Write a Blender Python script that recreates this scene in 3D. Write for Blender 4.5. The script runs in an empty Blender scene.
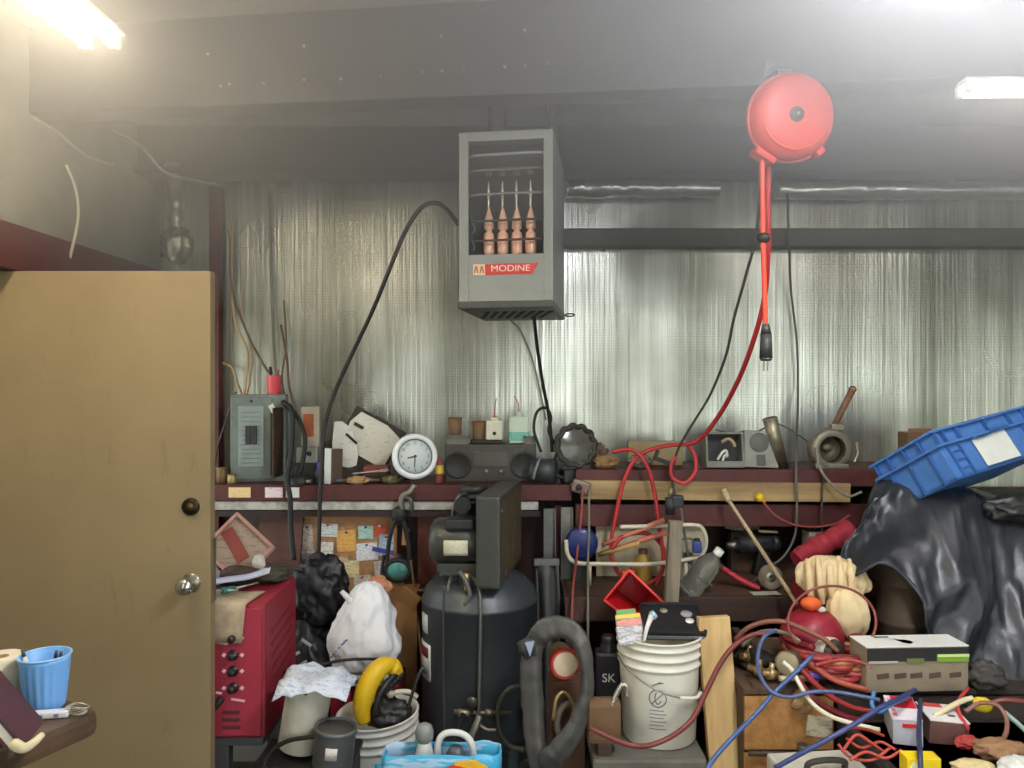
import bpy, bmesh, math, random
from mathutils import Vector, Matrix, Euler, noise
PI = math.pi
sc = bpy.context.scene
COL = sc.collection
random.seed(7)

# ------------------------------------------------------------------ camera, world, exposure
EYE = 1.62
FOC = 770.0
cam_d = bpy.data.cameras.new('camera')
cam = bpy.data.objects.new('camera', cam_d)
COL.objects.link(cam)
cam.location = (0, 0, EYE)
cam.rotation_euler = (PI / 2, 0, 0)
cam_d.sensor_width = 36.0
cam_d.lens = 36.0 * FOC / 1024.0
cam_d.clip_start = 0.05
sc.camera = cam
vs = sc.view_settings
sc.display_settings.display_device = 'sRGB'
vs.view_transform = 'Standard'
vs.look = 'None'
vs.gamma = 1.0
vs.use_curve_mapping = False
vs.exposure = 0.2
world = bpy.data.worlds.new('world')
sc.world = world
world.use_nodes = True
bg = world.node_tree.nodes['Background']
bg.inputs[0].default_value = (0.93, 1.0, 0.94, 1)      # overcast daylight through the open garage door
bg.inputs[1].default_value = 2.5
HAZE = 0.20
TUBE_POWER = 75.0


def W(px, py, Y):
    return Vector(((px - 512) / FOC * Y, Y, EYE - (py - 384) / FOC * Y))


def S(r, g, b):
    f = lambda c: (c / 255 / 12.92) if c / 255 <= 0.04045 else ((c / 255 + 0.055) / 1.055) ** 2.4
    return (f(r), f(g), f(b), 1)


# ------------------------------------------------------------------ materials
MATS = {}


class NT:
    def __init__(s, name):
        s.m = bpy.data.materials.new(name)
        s.m.use_nodes = True
        s.t = s.m.node_tree
        s.b = s.t.nodes['Principled BSDF']
        s.tc = s.t.nodes.new('ShaderNodeTexCoord')

    def n(s, kind, **kw):
        nd = s.t.nodes.new('ShaderNode' + kind)
        for k, v in kw.items():
            if k in nd.inputs:
                nd.inputs[k].default_value = v
            else:
                setattr(nd, k, v)
        return nd

    def l(s, a, b):
        s.t.links.new(a, b)

    def map(s, scale=(1, 1, 1), rot=(0, 0, 0), coord='Object'):
        mp = s.n('Mapping')
        mp.inputs['Scale'].default_value = scale
        mp.inputs['Rotation'].default_value = rot
        s.l(s.tc.outputs[coord], mp.inputs['Vector'])
        return mp.outputs[0]

    def noise(s, vec, scale=5.0, detail=3.0, rough=0.55):
        nd = s.n('TexNoise')
        nd.inputs['Scale'].default_value = scale
        nd.inputs['Detail'].default_value = detail
        nd.inputs['Roughness'].default_value = rough
        s.l(vec, nd.inputs['Vector'])
        return nd.outputs['Fac']

    def ramp(s, fac, stops):
        r = s.n('ValToRGB')
        e = r.color_ramp.elements
        while len(e) < len(stops):
            e.new(0.5)
        for i, (p, c) in enumerate(stops):
            e[i].position = p
            e[i].color = c if len(c) == 4 else (*c, 1)
        s.l(fac, r.inputs[0])
        return r.outputs[0]

    def mix(s, fac, a, b, mode='MIX'):
        m = s.n('MixRGB', blend_type=mode)
        if isinstance(fac, float):
            m.inputs[0].default_value = fac
        else:
            s.l(fac, m.inputs[0])
        for i, c in ((1, a), (2, b)):
            if isinstance(c, tuple):
                m.inputs[i].default_value = c
            else:
                s.l(c, m.inputs[i])
        return m.outputs[0]

    def bump(s, h, strength=0.3, dist=0.01):
        b = s.n('Bump')
        b.inputs['Strength'].default_value = strength
        b.inputs['Distance'].default_value = dist
        s.l(h, b.inputs['Height'])
        s.l(b.outputs[0], s.b.inputs['Normal'])

    def fin(s, col=None, rough=0.5, metal=0.0, **kw):
        if col is not None:
            if isinstance(col, tuple):
                s.b.inputs['Base Color'].default_value = col
            else:
                s.l(col, s.b.inputs['Base Color'])
        if isinstance(rough, float):
            s.b.inputs['Roughness'].default_value = rough
        else:
            s.l(rough, s.b.inputs['Roughness'])
        s.b.inputs['Metallic'].default_value = metal
        for k, v in kw.items():
            s.b.inputs[k.replace('_', ' ')].default_value = v
        return s.m


def paint(rgb, rough=0.5, metal=0.0, dirt=0.35, dscale=14.0, dcol=None, bump=0.08, bscale=None, **kw):
    """a coloured surface with worn, grimy mottling"""
    key = ('paint', rgb, rough, metal, dirt, dscale, dcol, bump, bscale, tuple(sorted(kw.items())))
    if key in MATS:
        return MATS[key]
    t = NT('paint_%d_%d_%d' % rgb)
    c = S(*rgb)
    v = t.map()
    f = t.noise(v, dscale, 5.0, 0.62)
    d = S(*dcol) if dcol else tuple(x * 0.42 for x in c[:3]) + (1,)
    fr = t.ramp(f, [(0.42, (0, 0, 0)), (0.72, (1, 1, 1))])
    mm = t.n('Math', operation='MULTIPLY')
    mm.inputs[1].default_value = dirt
    t.l(fr, mm.inputs[0])
    col = t.mix(mm.outputs[0], c, d)
    if bump:
        t.bump(t.noise(v, bscale or dscale * 3, 3.0), bump, 0.004)
    MATS[key] = t.fin(col, rough, metal, **kw)
    return MATS[key]


def printed(base, inks, scale=60.0, rows=0.5, rough=0.55, cover=0.52, big=9.0, bigink=None):
    """paper or card with printed lines and blocks"""
    key = ('print', base, inks, scale, rows, cover, big, bigink)
    if key in MATS:
        return MATS[key]
    t = NT('print_%d_%d_%d' % base)
    v = t.map((1, 1, 1))
    vl = t.map((scale * 0.9, scale * 2.6, scale * 4.0))
    f = t.noise(vl, 1.0, 3.0, 0.7)
    m = t.ramp(f, [(cover, (0, 0, 0)), (cover + 0.03, (1, 1, 1))])
    soft = tuple(0.45 * p + 0.55 * q for p, q in zip(S(*base), S(*inks)))
    col = t.mix(m, S(*base), soft)
    if bigink:
        vo = t.n('TexVoronoi')
        vo.inputs['Scale'].default_value = big
        t.l(v, vo.inputs['Vector'])
        bw = t.n('RGBToBW')
        t.l(vo.outputs['Color'], bw.inputs[0])
        mk = t.ramp(bw.outputs[0], [(0.5, (0, 0, 0)), (0.52, (1, 1, 1))])
        col = t.mix(mk, col, S(*bigink))
    MATS[key] = t.fin(col, rough)
    return MATS[key]


def wood(rgb, rgb2, axis=2, scale=9.0, rough=0.65):
    key = ('wood', rgb, rgb2, axis, scale)
    if key in MATS:
        return MATS[key]
    t = NT('wood_%d_%d_%d' % rgb)
    sv = [scale * 2.2] * 3
    sv[axis] = scale * 0.16
    v = t.map(tuple(sv))
    f = t.noise(v, 1.0, 4.0, 0.6)
    col = t.ramp(f, [(0.3, S(*rgb2)), (0.62, S(*rgb))])
    t.bump(f, 0.2, 0.004)
    MATS[key] = t.fin(col, rough)
    return MATS[key]


def flat(rgb, rough=0.5, metal=0.0, **kw):
    key = ('flat', rgb, rough, metal, tuple(sorted(kw.items())))
    if key not in MATS:
        t = NT('plain_%d_%d_%d' % rgb)
        MATS[key] = t.fin(S(*rgb), rough, metal, **kw)
    return MATS[key]


def glow(rgb, strength):
    key = ('glow', rgb, strength)
    if key not in MATS:
        t = NT('lamp_glow')
        MATS[key] = t.fin((0.8, 0.8, 0.8, 1), 0.4, 0.0, Emission_Color=S(*rgb), Emission_Strength=strength)
    return MATS[key]


def foil_mat():
    t = NT('foil_insulation')
    v1 = t.map((11, 11, 0.28))
    v2 = t.map((60, 60, 1.2))
    v3 = t.map((1.1, 1.1, 1.0))
    st = t.noise(v1, 1.0, 4.0, 0.6)
    st2 = t.noise(v2, 1.0, 2.0)
    big = t.noise(v3, 1.6, 3.0)
    c1 = t.ramp(st, [(0.3, S(172, 173, 164)), (0.5, S(204, 206, 196)), (0.7, S(228, 230, 222))])
    c2 = t.ramp(st2, [(0.3, (0.84, 0.84, 0.82)), (0.6, (1, 1, 1))])
    c3 = t.ramp(big, [(0.3, (0.6, 0.59, 0.55)), (0.62, (1, 1, 1))])
    col = t.mix(1.0, t.mix(1.0, c1, c2, 'MULTIPLY'), c3, 'MULTIPLY')
    seam = t.ramp(t.noise(t.map((2.6, 2.6, 0.1)), 1.0, 2.0), [(0.36, (0.68, 0.68, 0.66)), (0.5, (1, 1, 1))])
    col = t.mix(1.0, col, seam, 'MULTIPLY')
    br = t.n('TexBrick')
    br.inputs['Scale'].default_value = 1.0
    br.inputs['Color1'].default_value = (1, 1, 1, 1)
    br.inputs['Color2'].default_value = (1, 1, 1, 1)
    br.inputs['Mortar'].default_value = (0, 0, 0, 1)
    br.inputs['Mortar Size'].default_value = 0.0012
    br.inputs['Brick Width'].default_value = 0.012
    br.inputs['Row Height'].default_value = 0.014
    br.offset = 0.0
    vb = t.map((1, 1, 1), (PI / 2, 0, 0))
    t.l(vb, br.inputs['Vector'])
    h = t.mix(0.22, st, br.outputs['Color'])
    h = t.mix(0.35, h, st2)
    t.bump(h, 0.5, 0.016)
    rg = t.ramp(big, [(0.3, (0.42, 0.42, 0.42)), (0.7, (0.25, 0.25, 0.25))])
    return t.fin(col, rg, 0.8)


# ------------------------------------------------------------------ mesh builder
def frame(d):
    d = Vector(d).normalized()
    a = Vector((0, 0, 1)) if abs(d.z) < 0.9 else Vector((1, 0, 0))
    u = d.cross(a).normalized()
    return u, d.cross(u).normalized(), d


def spline(pts, n=8, closed=False):
    """Catmull-Rom through the points"""
    P = [Vector(p) for p in pts]
    if len(P) < 3:
        return P
    out = []
    N = len(P)
    rng = range(N) if closed else range(N - 1)
    for i in rng:
        p1, p2 = P[i], P[(i + 1) % N]
        p0 = P[i - 1] if (i > 0 or closed) else p1 * 2 - p2
        p3 = P[(i + 2) % N] if (i + 2 < N or closed) else p2 * 2 - p1
        for k in range(n):
            t = k / n
            out.append(0.5 * ((2 * p1) + (p2 - p0) * t + (2 * p0 - 5 * p1 + 4 * p2 - p3) * t * t + (3 * p1 - p0 - 3 * p2 + p3) * t ** 3))
    if not closed:
        out.append(P[-1])
    return out


class B:
    def __init__(s):
        s.bm = bmesh.new()
        s.mi = 0

    def _mark(s, faces):
        for f in faces:
            f.material_index = s.mi

    def box(s, c, size, rot=None, bev=0.0, taper=None):
        M = Matrix.Translation(Vector(c))
        if rot is not None:
            M = M @ (rot.to_4x4() if isinstance(rot, Matrix) else Euler(rot).to_matrix().to_4x4())
        tmp = bmesh.new()
        bmesh.ops.create_cube(tmp, size=1.0)
        for v in tmp.verts:
            if taper and v.co.z < 0:
                v.co.x *= taper[0]
                v.co.y *= taper[1]
            v.co = Vector((v.co.x * size[0], v.co.y * size[1], v.co.z * size[2]))
        if bev > 0:
            bmesh.ops.bevel(tmp, geom=tmp.edges[:], offset=min(bev, min(size) * 0.45), segments=2, affect='EDGES', profile=0.6)
        s._merge(tmp, M)
        return s

    def _merge(s, tmp, M=None):
        if M is not None:
            tmp.transform(M)
        vm = {}
        for v in tmp.verts:
            vm[v] = s.bm.verts.new(v.co)
        for f in tmp.faces:
            try:
                nf = s.bm.faces.new([vm[v] for v in f.verts])
                nf.material_index = s.mi
                nf.smooth = f.smooth
            except ValueError:
                pass
        tmp.free()

    def rings(s, rings, closed_u=True, cap0=True, cap1=True, loop=False):
        vs_ = [[s.bm.verts.new(p) for p in r] for r in rings]
        n = len(vs_[0])
        R = len(vs_)
        for i in range(R if loop else R - 1):
            a, b = vs_[i], vs_[(i + 1) % R]
            for j in range(n if closed_u else n - 1):
                k = (j + 1) % n
                f = s.bm.faces.new((a[j], a[k], b[k], b[j]))
                f.material_index = s.mi
                f.smooth = True
        if not loop:
            if cap0 and closed_u:
                f = s.bm.faces.new(vs_[0][::-1])
                f.material_index = s.mi
            if cap1 and closed_u:
                f = s.bm.faces.new(vs_[-1])
                f.material_index = s.mi
        return s

    def cyl(s, p0, p1, r0, r1=None, seg=20):
        p0, p1 = Vector(p0), Vector(p1)
        r1 = r0 if r1 is None else r1
        u, w, d = frame(p1 - p0)
        rg = []
        for p, r in ((p0, r0), (p1, r1)):
            rg.append([p + (u * math.cos(a) + w * math.sin(a)) * r for a in [2 * PI * k / seg for k in range(seg)]])
        return s.rings(rg)

    def lathe(s, prof, M=None, seg=28, sx=1.0, sy=1.0, cap0=False, cap1=False):
        M = M or Matrix.Identity(4)
        rg = []
        for r, z in prof:
            r = max(r, 0.0004)
            rg.append([M @ Vector((math.cos(a) * r * sx, math.sin(a) * r * sy, z)) for a in [2 * PI * k / seg for k in range(seg)]])
        return s.rings(rg, cap0=cap0, cap1=cap1)

    def tube(s, pts, r, seg=8, n=8, closed=False, rfn=None):
        P = spline(pts, n, closed)
        N = len(P)
        rg = []
        u = None
        for i, p in enumerate(P):
            a = P[i - 1] if (i > 0 or closed) else p
            b = P[(i + 1) % N] if (i < N - 1 or closed) else p
            d = (b - a)
            if d.length < 1e-9:
                d = Vector((0, 0, 1))
            d.normalize()
            if u is None:
                u = frame(d)[0]
            u = (u - d * u.dot(d))
            if u.length < 1e-6:
                u = frame(d)[0]
            u.normalize()
            w = d.cross(u)
            rr = r if rfn is None else r * rfn(i / max(N - 1, 1))
            rg.append([p + (u * math.cos(t) + w * math.sin(t)) * rr for t in [2 * PI * k / seg for k in range(seg)]])
        return s.rings(rg, loop=closed)

    def torus(s, c, R, r, M=None, seg=36, cs=10, sx=1.0, sy=1.0):
        M = (M or Matrix.Identity(4))
        pts = [Vector(c) + M.to_3x3() @ Vector((math.cos(2 * PI * k / seg) * R * sx, math.sin(2 * PI * k / seg) * R * sy, 0)) for k in range(seg)]
        return s.tube(pts, r, seg=cs, n=1, closed=True)

    def prism(s, outline, y0, y1, M=None):
        """outline in local x,z; extruded along local y"""
        M = M or Matrix.Identity(4)
        a = [s.bm.verts.new(M @ Vector((x, y0, z))) for x, z in outline]
        b = [s.bm.verts.new(M @ Vector((x, y1, z))) for x, z in outline]
        n = len(a)
        fs = [s.bm.faces.new(a), s.bm.faces.new(b[::-1])]
        for i in range(n):
            j = (i + 1) % n
            fs.append(s.bm.faces.new((a[j], a[i], b[i], b[j])))
        s._mark(fs)
        return s

    def ball(s, c, r, scale=(1, 1, 1), sub=3, fn=None, rot=None):
        tmp = bmesh.new()
        bmesh.ops.create_icosphere(tmp, subdivisions=sub, radius=1.0)
        R = Euler(rot).to_matrix() if rot else Matrix.Identity(3)
        for v in tmp.verts:
            k = 1.0 if fn is None else fn(v.co.copy())
            q = Vector((v.co.x * scale[0], v.co.y * scale[1], v.co.z * scale[2])) * r * k
            v.co = Vector(c) + R @ q
        for f in tmp.faces:
            f.smooth = True
        s._merge(tmp)
        return s

    def sheet(s, grid, thick=0.002, smooth=True):
        """grid[i][j] of points -> a sheet with real thickness"""
        nu, nv = len(grid), len(grid[0])
        P = [[Vector(p) for p in r] for r in grid]
        Nn = [[None] * nv for _ in range(nu)]
        for i in range(nu):
            for j in range(nv):
                a = P[min(i + 1, nu - 1)][j] - P[max(i - 1, 0)][j]
                b = P[i][min(j + 1, nv - 1)] - P[i][max(j - 1, 0)]
                q = a.cross(b)
                Nn[i][j] = q.normalized() if q.length > 1e-12 else Vector((0, 0, 1))
        A = [[s.bm.verts.new(P[i][j]) for j in range(nv)] for i in range(nu)]
        C = [[s.bm.verts.new(P[i][j] + Nn[i][j] * thick) for j in range(nv)] for i in range(nu)]
        fs = []
        for i in range(nu - 1):
            for j in range(nv - 1):
                fs.append(s.bm.faces.new((A[i][j], A[i][j + 1], A[i + 1][j + 1], A[i + 1][j])))
                fs.append(s.bm.faces.new((C[i][j], C[i + 1][j], C[i + 1][j + 1], C[i][j + 1])))
        for f in fs:
            f.smooth = smooth
        for i in range(nu - 1):
            for j in (0, nv - 1):
                q = (A[i][j], A[i + 1][j], C[i + 1][j], C[i][j])
                fs.append(s.bm.faces.new(q if j == 0 else q[::-1]))
        for j in range(nv - 1):
            for i in (0, nu - 1):
                q = (A[i][j + 1], A[i][j], C[i][j], C[i][j + 1])
                fs.append(s.bm.faces.new(q if i == 0 else q[::-1]))
        s._mark(fs)
        return s

    def done(s, name, mat, parent=None, recalc=True):
        if recalc:
            bmesh.ops.recalc_face_normals(s.bm, faces=s.bm.faces[:])
        me = bpy.data.meshes.new(name)
        s.bm.to_mesh(me)
        s.bm.free()
        for m in (mat if isinstance(mat, (list, tuple)) else [mat]):
            me.materials.append(m)
        o = bpy.data.objects.new(name, me)
        COL.objects.link(o)
        if parent is not None:
            o.parent = parent
        else:                                            # origin to the base of the mesh
            vsx = [v.co for v in me.vertices]
            c = Vector(((min(v.x for v in vsx) + max(v.x for v in vsx)) / 2,
                        (min(v.y for v in vsx) + max(v.y for v in vsx)) / 2,
                        min(v.z for v in vsx)))
            me.transform(Matrix.Translation(-c))
            o.location = c
        return o


def sharp(o, ang=35):
    for p in o.data.polygons:
        p.use_smooth = True
    try:
        o.data.set_sharp_from_angle(angle=math.radians(ang))
    except Exception:
        pass
    return o


def tag(o, label, cat, group=None, kind=None):
    o['label'] = label
    o['category'] = cat
    if group:
        o['group'] = group
    if kind:
        o['kind'] = kind
    return o


def thing(name, label, cat, loc=(0, 0, 0), rot=(0, 0, 0), group=None):
    o = bpy.data.objects.new(name, None)
    COL.objects.link(o)
    o.empty_display_size = 0.05
    o.location = loc
    o.rotation_euler = rot if not isinstance(rot, Matrix) else rot.to_euler()
    return tag(o, label, cat, group)


def struct(name, b, mat, parent=None):
    o = b.done(name, mat, parent)
    if parent is None:
        o['kind'] = 'structure'
    return o


def lettering(text, size, mat, parent, M, name='lettering', depth=0.0006, align='CENTER', sx=1.0):
    cu = bpy.data.curves.new(name, 'FONT')
    cu.body = text
    cu.size = size
    cu.align_x = align
    cu.align_y = 'CENTER'
    cu.extrude = depth
    to = bpy.data.objects.new(name + '_source', cu)
    COL.objects.link(to)
    dg = bpy.context.evaluated_depsgraph_get()
    me = bpy.data.meshes.new_from_object(to.evaluated_get(dg))
    bpy.data.objects.remove(to)
    bpy.data.curves.remove(cu)
    me.name = name
    me.transform(M @ Matrix.Diagonal((sx, 1, 1, 1)))
    me.materials.clear()
    me.materials.append(mat)
    o = bpy.data.objects.new(name, me)
    COL.objects.link(o)
    o.parent = parent
    return o


UPRIGHT = Matrix.Rotation(PI / 2, 4, 'X')               # text plane facing -Y


def cable(name, label, pts, r, mat, cat='cable', group=None, seg=8, n=8, closed=False):
    b = B()
    b.tube([W(*p) for p in pts], r, seg=seg, n=n, closed=closed)
    return tag(b.done(name, mat), label, cat, group)


def clone(root, loc, rot=None, label=None, group=None):
    r = root.copy()
    COL.objects.link(r)
    r.location = loc
    if rot is not None:
        r.rotation_euler = rot
    if label:
        r['label'] = label
    if group:
        r['group'] = group
    for ch in list(root.children):
        c = ch.copy()
        COL.objects.link(c)
        c.parent = r
        for g in list(ch.children):
            d = g.copy()
            COL.objects.link(d)
            d.parent = c
    return r


def fbm(p, f=1.0, o=3):
    v, a = 0.0, 1.0
    q = Vector(p) * f
    for _ in range(o):
        v += a * noise.noise(q)
        q = q * 2.03 + Vector((3.1, 1.7, 5.2))
        a *= 0.5
    return v


def ridge(p, f=1.0):
    return 1.0 - abs(noise.noise(Vector(p) * f)) * 2.0


# common materials
M_FOIL = foil_mat()
M_BLACK = paint((24, 24, 25), 0.55, dirt=0.3, dcol=(52, 48, 42))
M_RUBBER = flat((22, 22, 23), 0.6)
M_STEEL = paint((150, 148, 142), 0.38, 0.9, 0.5)
M_DKSTEEL = paint((82, 80, 76), 0.5, 0.6, 0.5)
M_MAROON = paint((84, 36, 34), 0.6, dirt=0.5, dcol=(44, 24, 22))
M_WHITE = paint((222, 220, 212), 0.5, dirt=0.25, dcol=(150, 142, 124))
M_PAPER = paint((214, 210, 198), 0.8, dirt=0.3, dcol=(150, 140, 120))
M_REDHOSE = flat((176, 44, 48), 0.45)
# ------------------------------------------------------------------ lamps (fluorescent strips)
BACK = 3.9
LEFT = -1.78
RIGHT = 4.2


def fluorescent(label, loc, rotz, length=1.22, power=1.0, tint=(255, 248, 236), slim=1.0):
    """two-tube strip along local +x, hung from the ceiling"""
    t = thing('fluorescent_light', label, 'ceiling light', loc, (0, 0, rotz), 'fluorescent ceiling strips')
    L = length
    b = B()
    b.prism([(-0.075, 0.035), (-0.075, 0.024), (-0.03, 0.030), (0.03, 0.030), (0.075, 0.024), (0.075, 0.035), (0.04, 0.058), (-0.04, 0.058)],
            0, L, Matrix.Rotation(-PI / 2, 4, 'Z'))
    b.done('housing', paint((205, 205, 200), 0.5, dirt=0.2), t)
    for y in (-0.045, 0.045):
        b = B()
        b.cyl((0.02, y, 0), (L - 0.02, y, 0), 0.016, seg=14)
        o = b.done('tube', glow(tint, TUBE_POWER * power), t)
        for x in (0.006, L - 0.006):
            e = B()
            e.box((x, y, 0.008), (0.018, 0.036, 0.052), bev=0.004)
            e.done('tube_socket', flat((226, 222, 210), 0.5), t)
    for x in (0.2, L - 0.2):
        b = B()
        b.cyl((x, 0, 0.055), (x, 0, 0.42 / slim), 0.004, seg=8)
        b.done('hanger', M_STEEL, t)
    t.scale = (1.0, slim, slim)
    return t


fluorescent('two-tube strip light at the upper left corner, above the tan door', (-1.28, 2.40, 2.68), -PI / 2 - 0.02, power=0.9, tint=(255, 238, 208))
fluorescent('two-tube strip light at the right edge of the photo, near the red reel', (1.415, 2.42, 2.540), -0.03, power=0.30, slim=0.62)
fluorescent('strip light out of the picture, above the right half of the room', (0.93, 1.72, 2.68), -PI / 2 + 0.02, power=2.9, tint=(250, 251, 255))

# ------------------------------------------------------------------ the room
b = B()
b.box(((LEFT + RIGHT) / 2, 0.7, -0.05), (RIGHT - LEFT + 0.4, 6.8, 0.1))
struct('floor', b, paint((96, 92, 86), 0.75, dirt=0.6, dscale=3.0))
b = B()
b.box(((LEFT + RIGHT) / 2, BACK + 0.06, 1.5), (RIGHT - LEFT + 0.4, 0.12, 3.0))
struct('wall_back', b, M_FOIL)
b = B()
b.box((LEFT - 0.06, 1.48, 1.6), (0.12, 2.40, 3.2))
b.box((LEFT - 0.06, -2.30, 1.6), (0.12, 0.40, 3.2))
b.box((LEFT - 0.06, -0.91, 2.75), (0.12, 2.38, 0.9))         # over an added bay beside the camera, letting daylight onto the foil
b.box((LEFT - 0.06, 3.13, 2.605), (0.12, 0.90, 1.19))       # over the side doorway the tan door belongs to
b.box((LEFT - 0.06, 3.74, 1.6), (0.12, 0.32, 3.2))
struct('wall_left', b, paint((142, 138, 122), 0.6, dirt=0.5, dscale=5.0))
b = B()
b.box((RIGHT + 0.06, 0.7, 1.6), (0.12, 6.4, 3.2))
struct('wall_right', b, M_FOIL)
# sloping ceiling, lowest over the back wall
def ceil_z(y):
    return 2.84 + (3.75 - y) * 0.10
b = B()
y0, y1 = -2.6, BACK
b.prism([(y0, ceil_z(y0)), (y1, ceil_z(y1)), (y1, ceil_z(y1) + 0.08), (y0, ceil_z(y0) + 0.08)], -LEFT + 0.15, -RIGHT - 0.15, Matrix.Rotation(PI / 2, 4, 'Z'))
struct('ceiling', b, paint((132, 130, 122), 0.55, dirt=0.6, dscale=2.2, dcol=(80, 78, 72), bump=0.3))

# front wall with a wide open garage doorway behind the camera
b = B()
b.box((LEFT + 0.9, -2.66, 1.75), (1.8, 0.12, 3.5))
b.box((2.15, -2.66, 3.0), (4.1, 0.12, 1.0))
struct('wall_front', b, paint((142, 138, 122), 0.6, dirt=0.5, dscale=5.0))

# steel roof beam with a row of screw points, slightly askew to the wall
t = bpy.data.objects.new('trim_1', None)
COL.objects.link(t)
t['kind'] = 'structure'
t.location = (0, 2.66, 2.63)
t.rotation_euler = (0, 0, -0.10)
b = B()
b.box((1.2, 0.06, 0.17), (6.3, 0.12, 0.36), bev=0.006)
b.done('beam', paint((54, 52, 49), 0.6, dirt=0.6, dscale=4.0, dcol=(36, 35, 33)), t)
sb = B()
sb.lathe([(0.0, -0.004), (0.005, -0.003), (0.0055, 0.0), (0.003, 0.002), (0.003, 0.006)], Matrix.Rotation(PI / 2, 4, 'X'), seg=10)
scr = sb.done('screw', flat((225, 222, 210), 0.3, 0.6), t)
scr.location = (-1.05, -0.003, 0.06)
for px, py in ((228, 84), (263, 83), (303, 80), (303, 46), (340, 79), (381, 76), (422, 72), (442, 71), (463, 70), (505, 67), (525, 66), (547, 64), (590, 60), (441, 36), (525, 30), (206, 54)):
    c = scr.copy()
    COL.objects.link(c)
    yy = 2.66 - (px - 512) / FOC * 2.66 * 0.10
    w = W(px, py, yy)
    c.location = (w.x, -0.003, w.z - 2.63)

# dark eave purlin over the back wall
b = B()
b.box((1.2, 3.74, 2.745), (6.1, 0.14, 0.25), bev=0.01)
b.box((1.2, 3.66, 2.63), (6.1, 0.10, 0.02))
struct('trim_2', b, paint((62, 60, 56), 0.6, dirt=0.5, dscale=5.0, dcol=(36, 35, 33)))

# foil-wrapped pipe run along the top of the wall, crumpled
def wrapped(x0, x1, z, y, r, name):
    n = 90
    pts = []
    rg = []
    for i in range(n + 1):
        x = x0 + (x1 - x0) * i / n
        ring = []
        for k in range(16):
            a = 2 * PI * k / 16
            rr = r * (1 + 0.20 * fbm((x * 14, math.cos(a) * 1.2, math.sin(a) * 1.2), 1.3))
            ring.append(Vector((x, y + math.cos(a) * rr, z + math.sin(a) * rr * 0.8)))
        rg.append(ring)
    b = B()
    b.rings(rg)
    struct(name, b, paint((205, 205, 198), 0.28, 0.85, 0.4, 20.0))
wrapped(0.27, 1.02, 2.585, 3.80, 0.055, 'trim_3')
wrapped(1.30, 3.4, 2.575, 3.80, 0.055, 'trim_4')
# upper wall girt, foil folded over it
b = B()
b.box((1.75, 3.85, 2.345), (3.2, 0.10, 0.09), bev=0.008)
struct('trim_5', b, paint((92, 90, 84), 0.55, 0.2, 0.5, 5.0))
# maroon post in the corner behind the door
b = B()
b.box((-1.475, 3.84, 1.3), (0.05, 0.06, 2.6), bev=0.004)
struct('trim_6', b, M_MAROON)
# maroon header rail along the left wall, over the door opening
b = B()
b.box((LEFT + 0.03, 3.0, 2.095), (0.06, 1.7, 0.16), bev=0.004)
struct('trim_7', b, M_MAROON)
# brown panelling under the shelf
b = B()
b.box((0.6, BACK - 0.02, 0.55), (4.7, 0.04, 1.1))
struct('trim_8', b, wood((74, 50, 42), (40, 27, 23), 2, 7.0))
# wall post in maroon between cork board and compressor
b = B()
b.box((-0.37, 3.62, 0.55), (0.14, 0.06, 1.1), bev=0.004)
struct('trim_9', b, paint((112, 58, 46), 0.6, dirt=0.4))

# ------------------------------------------------------------------ the open door
DY = 2.67
dr = bpy.data.objects.new('door_1', None)
COL.objects.link(dr)
dr['kind'] = 'structure'
dr.location = (LEFT, DY, 0)
dw = 0.738
b = B()
b.box((dw / 2 - 0.004, 0.022, 1.006), (dw, 0.044, 2.012), bev=0.003)
t = NT('door_tan')
v = t.map()
f1 = t.noise(v, 2.4, 5.0, 0.6)
f2 = t.noise(t.map((9, 9, 2.5)), 1.6, 4.0, 0.65)
c = t.ramp(f1, [(0.3, S(132, 115, 84)), (0.7, S(144, 126, 93))])
sm = t.ramp(f2, [(0.60, (0, 0, 0)), (0.8, (0.55, 0.55, 0.55))])
c = t.mix(sm, c, S(96, 78, 52))
spk = t.ramp(t.noise(v, 55.0, 2.0), [(0.70, (0, 0, 0)), (0.76, (0.5, 0.5, 0.5))])
c = t.mix(spk, c, S(110, 88, 62))
t.bump(t.noise(v, 30.0, 2.0), 0.05, 0.003)
M_DOOR = t.fin(c, 0.55)
b.done('door_slab', M_DOOR, dr)
b = B()
b.box((dw - 0.001, 0.022, 0.97), (0.006, 0.03, 0.22))
b.done('edge_plate', paint((120, 108, 84), 0.5, 0.5), dr)
kx = (191 - 512) / FOC * DY - LEFT
b = B()
b.lathe([(0.0, 0.010), (0.026, 0.010), (0.030, 0.006), (0.031, 0.0)], Matrix.Translation((kx, -0.001, 1.195)) @ Matrix.Rotation(PI / 2, 4, 'X'))
dbolt = b.done('deadbolt', paint((52, 42, 30), 0.4, 0.7), dr)
b = B()
b.lathe([(0.0, 0.016), (0.012, 0.016), (0.014, 0.010)], Matrix.Translation((kx, 0, 1.195)) @ Matrix.Rotation(PI / 2, 4, 'X'))
b.done('keyway', paint((96, 78, 50), 0.35, 0.8), dbolt)
b = B()
b.lathe([(0.0, 0.006), (0.030, 0.006), (0.034, 0.0)], Matrix.Translation((kx, -0.001, 0.930)) @ Matrix.Rotation(PI / 2, 4, 'X'))
rose = b.done('knob_rose', paint((150, 146, 134), 0.3, 0.9), dr)
b = B()
b.lathe([(0.012, 0.0), (0.012, 0.028), (0.024, 0.038), (0.030, 0.052), (0.028, 0.064), (0.018, 0.071), (0.0, 0.073)], Matrix.Translation((kx, 0, 0.930)) @ Matrix.Rotation(PI / 2, 4, 'X'))
b.done('door_knob', flat((214, 210, 198), 0.18, 1.0), dr)

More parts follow.
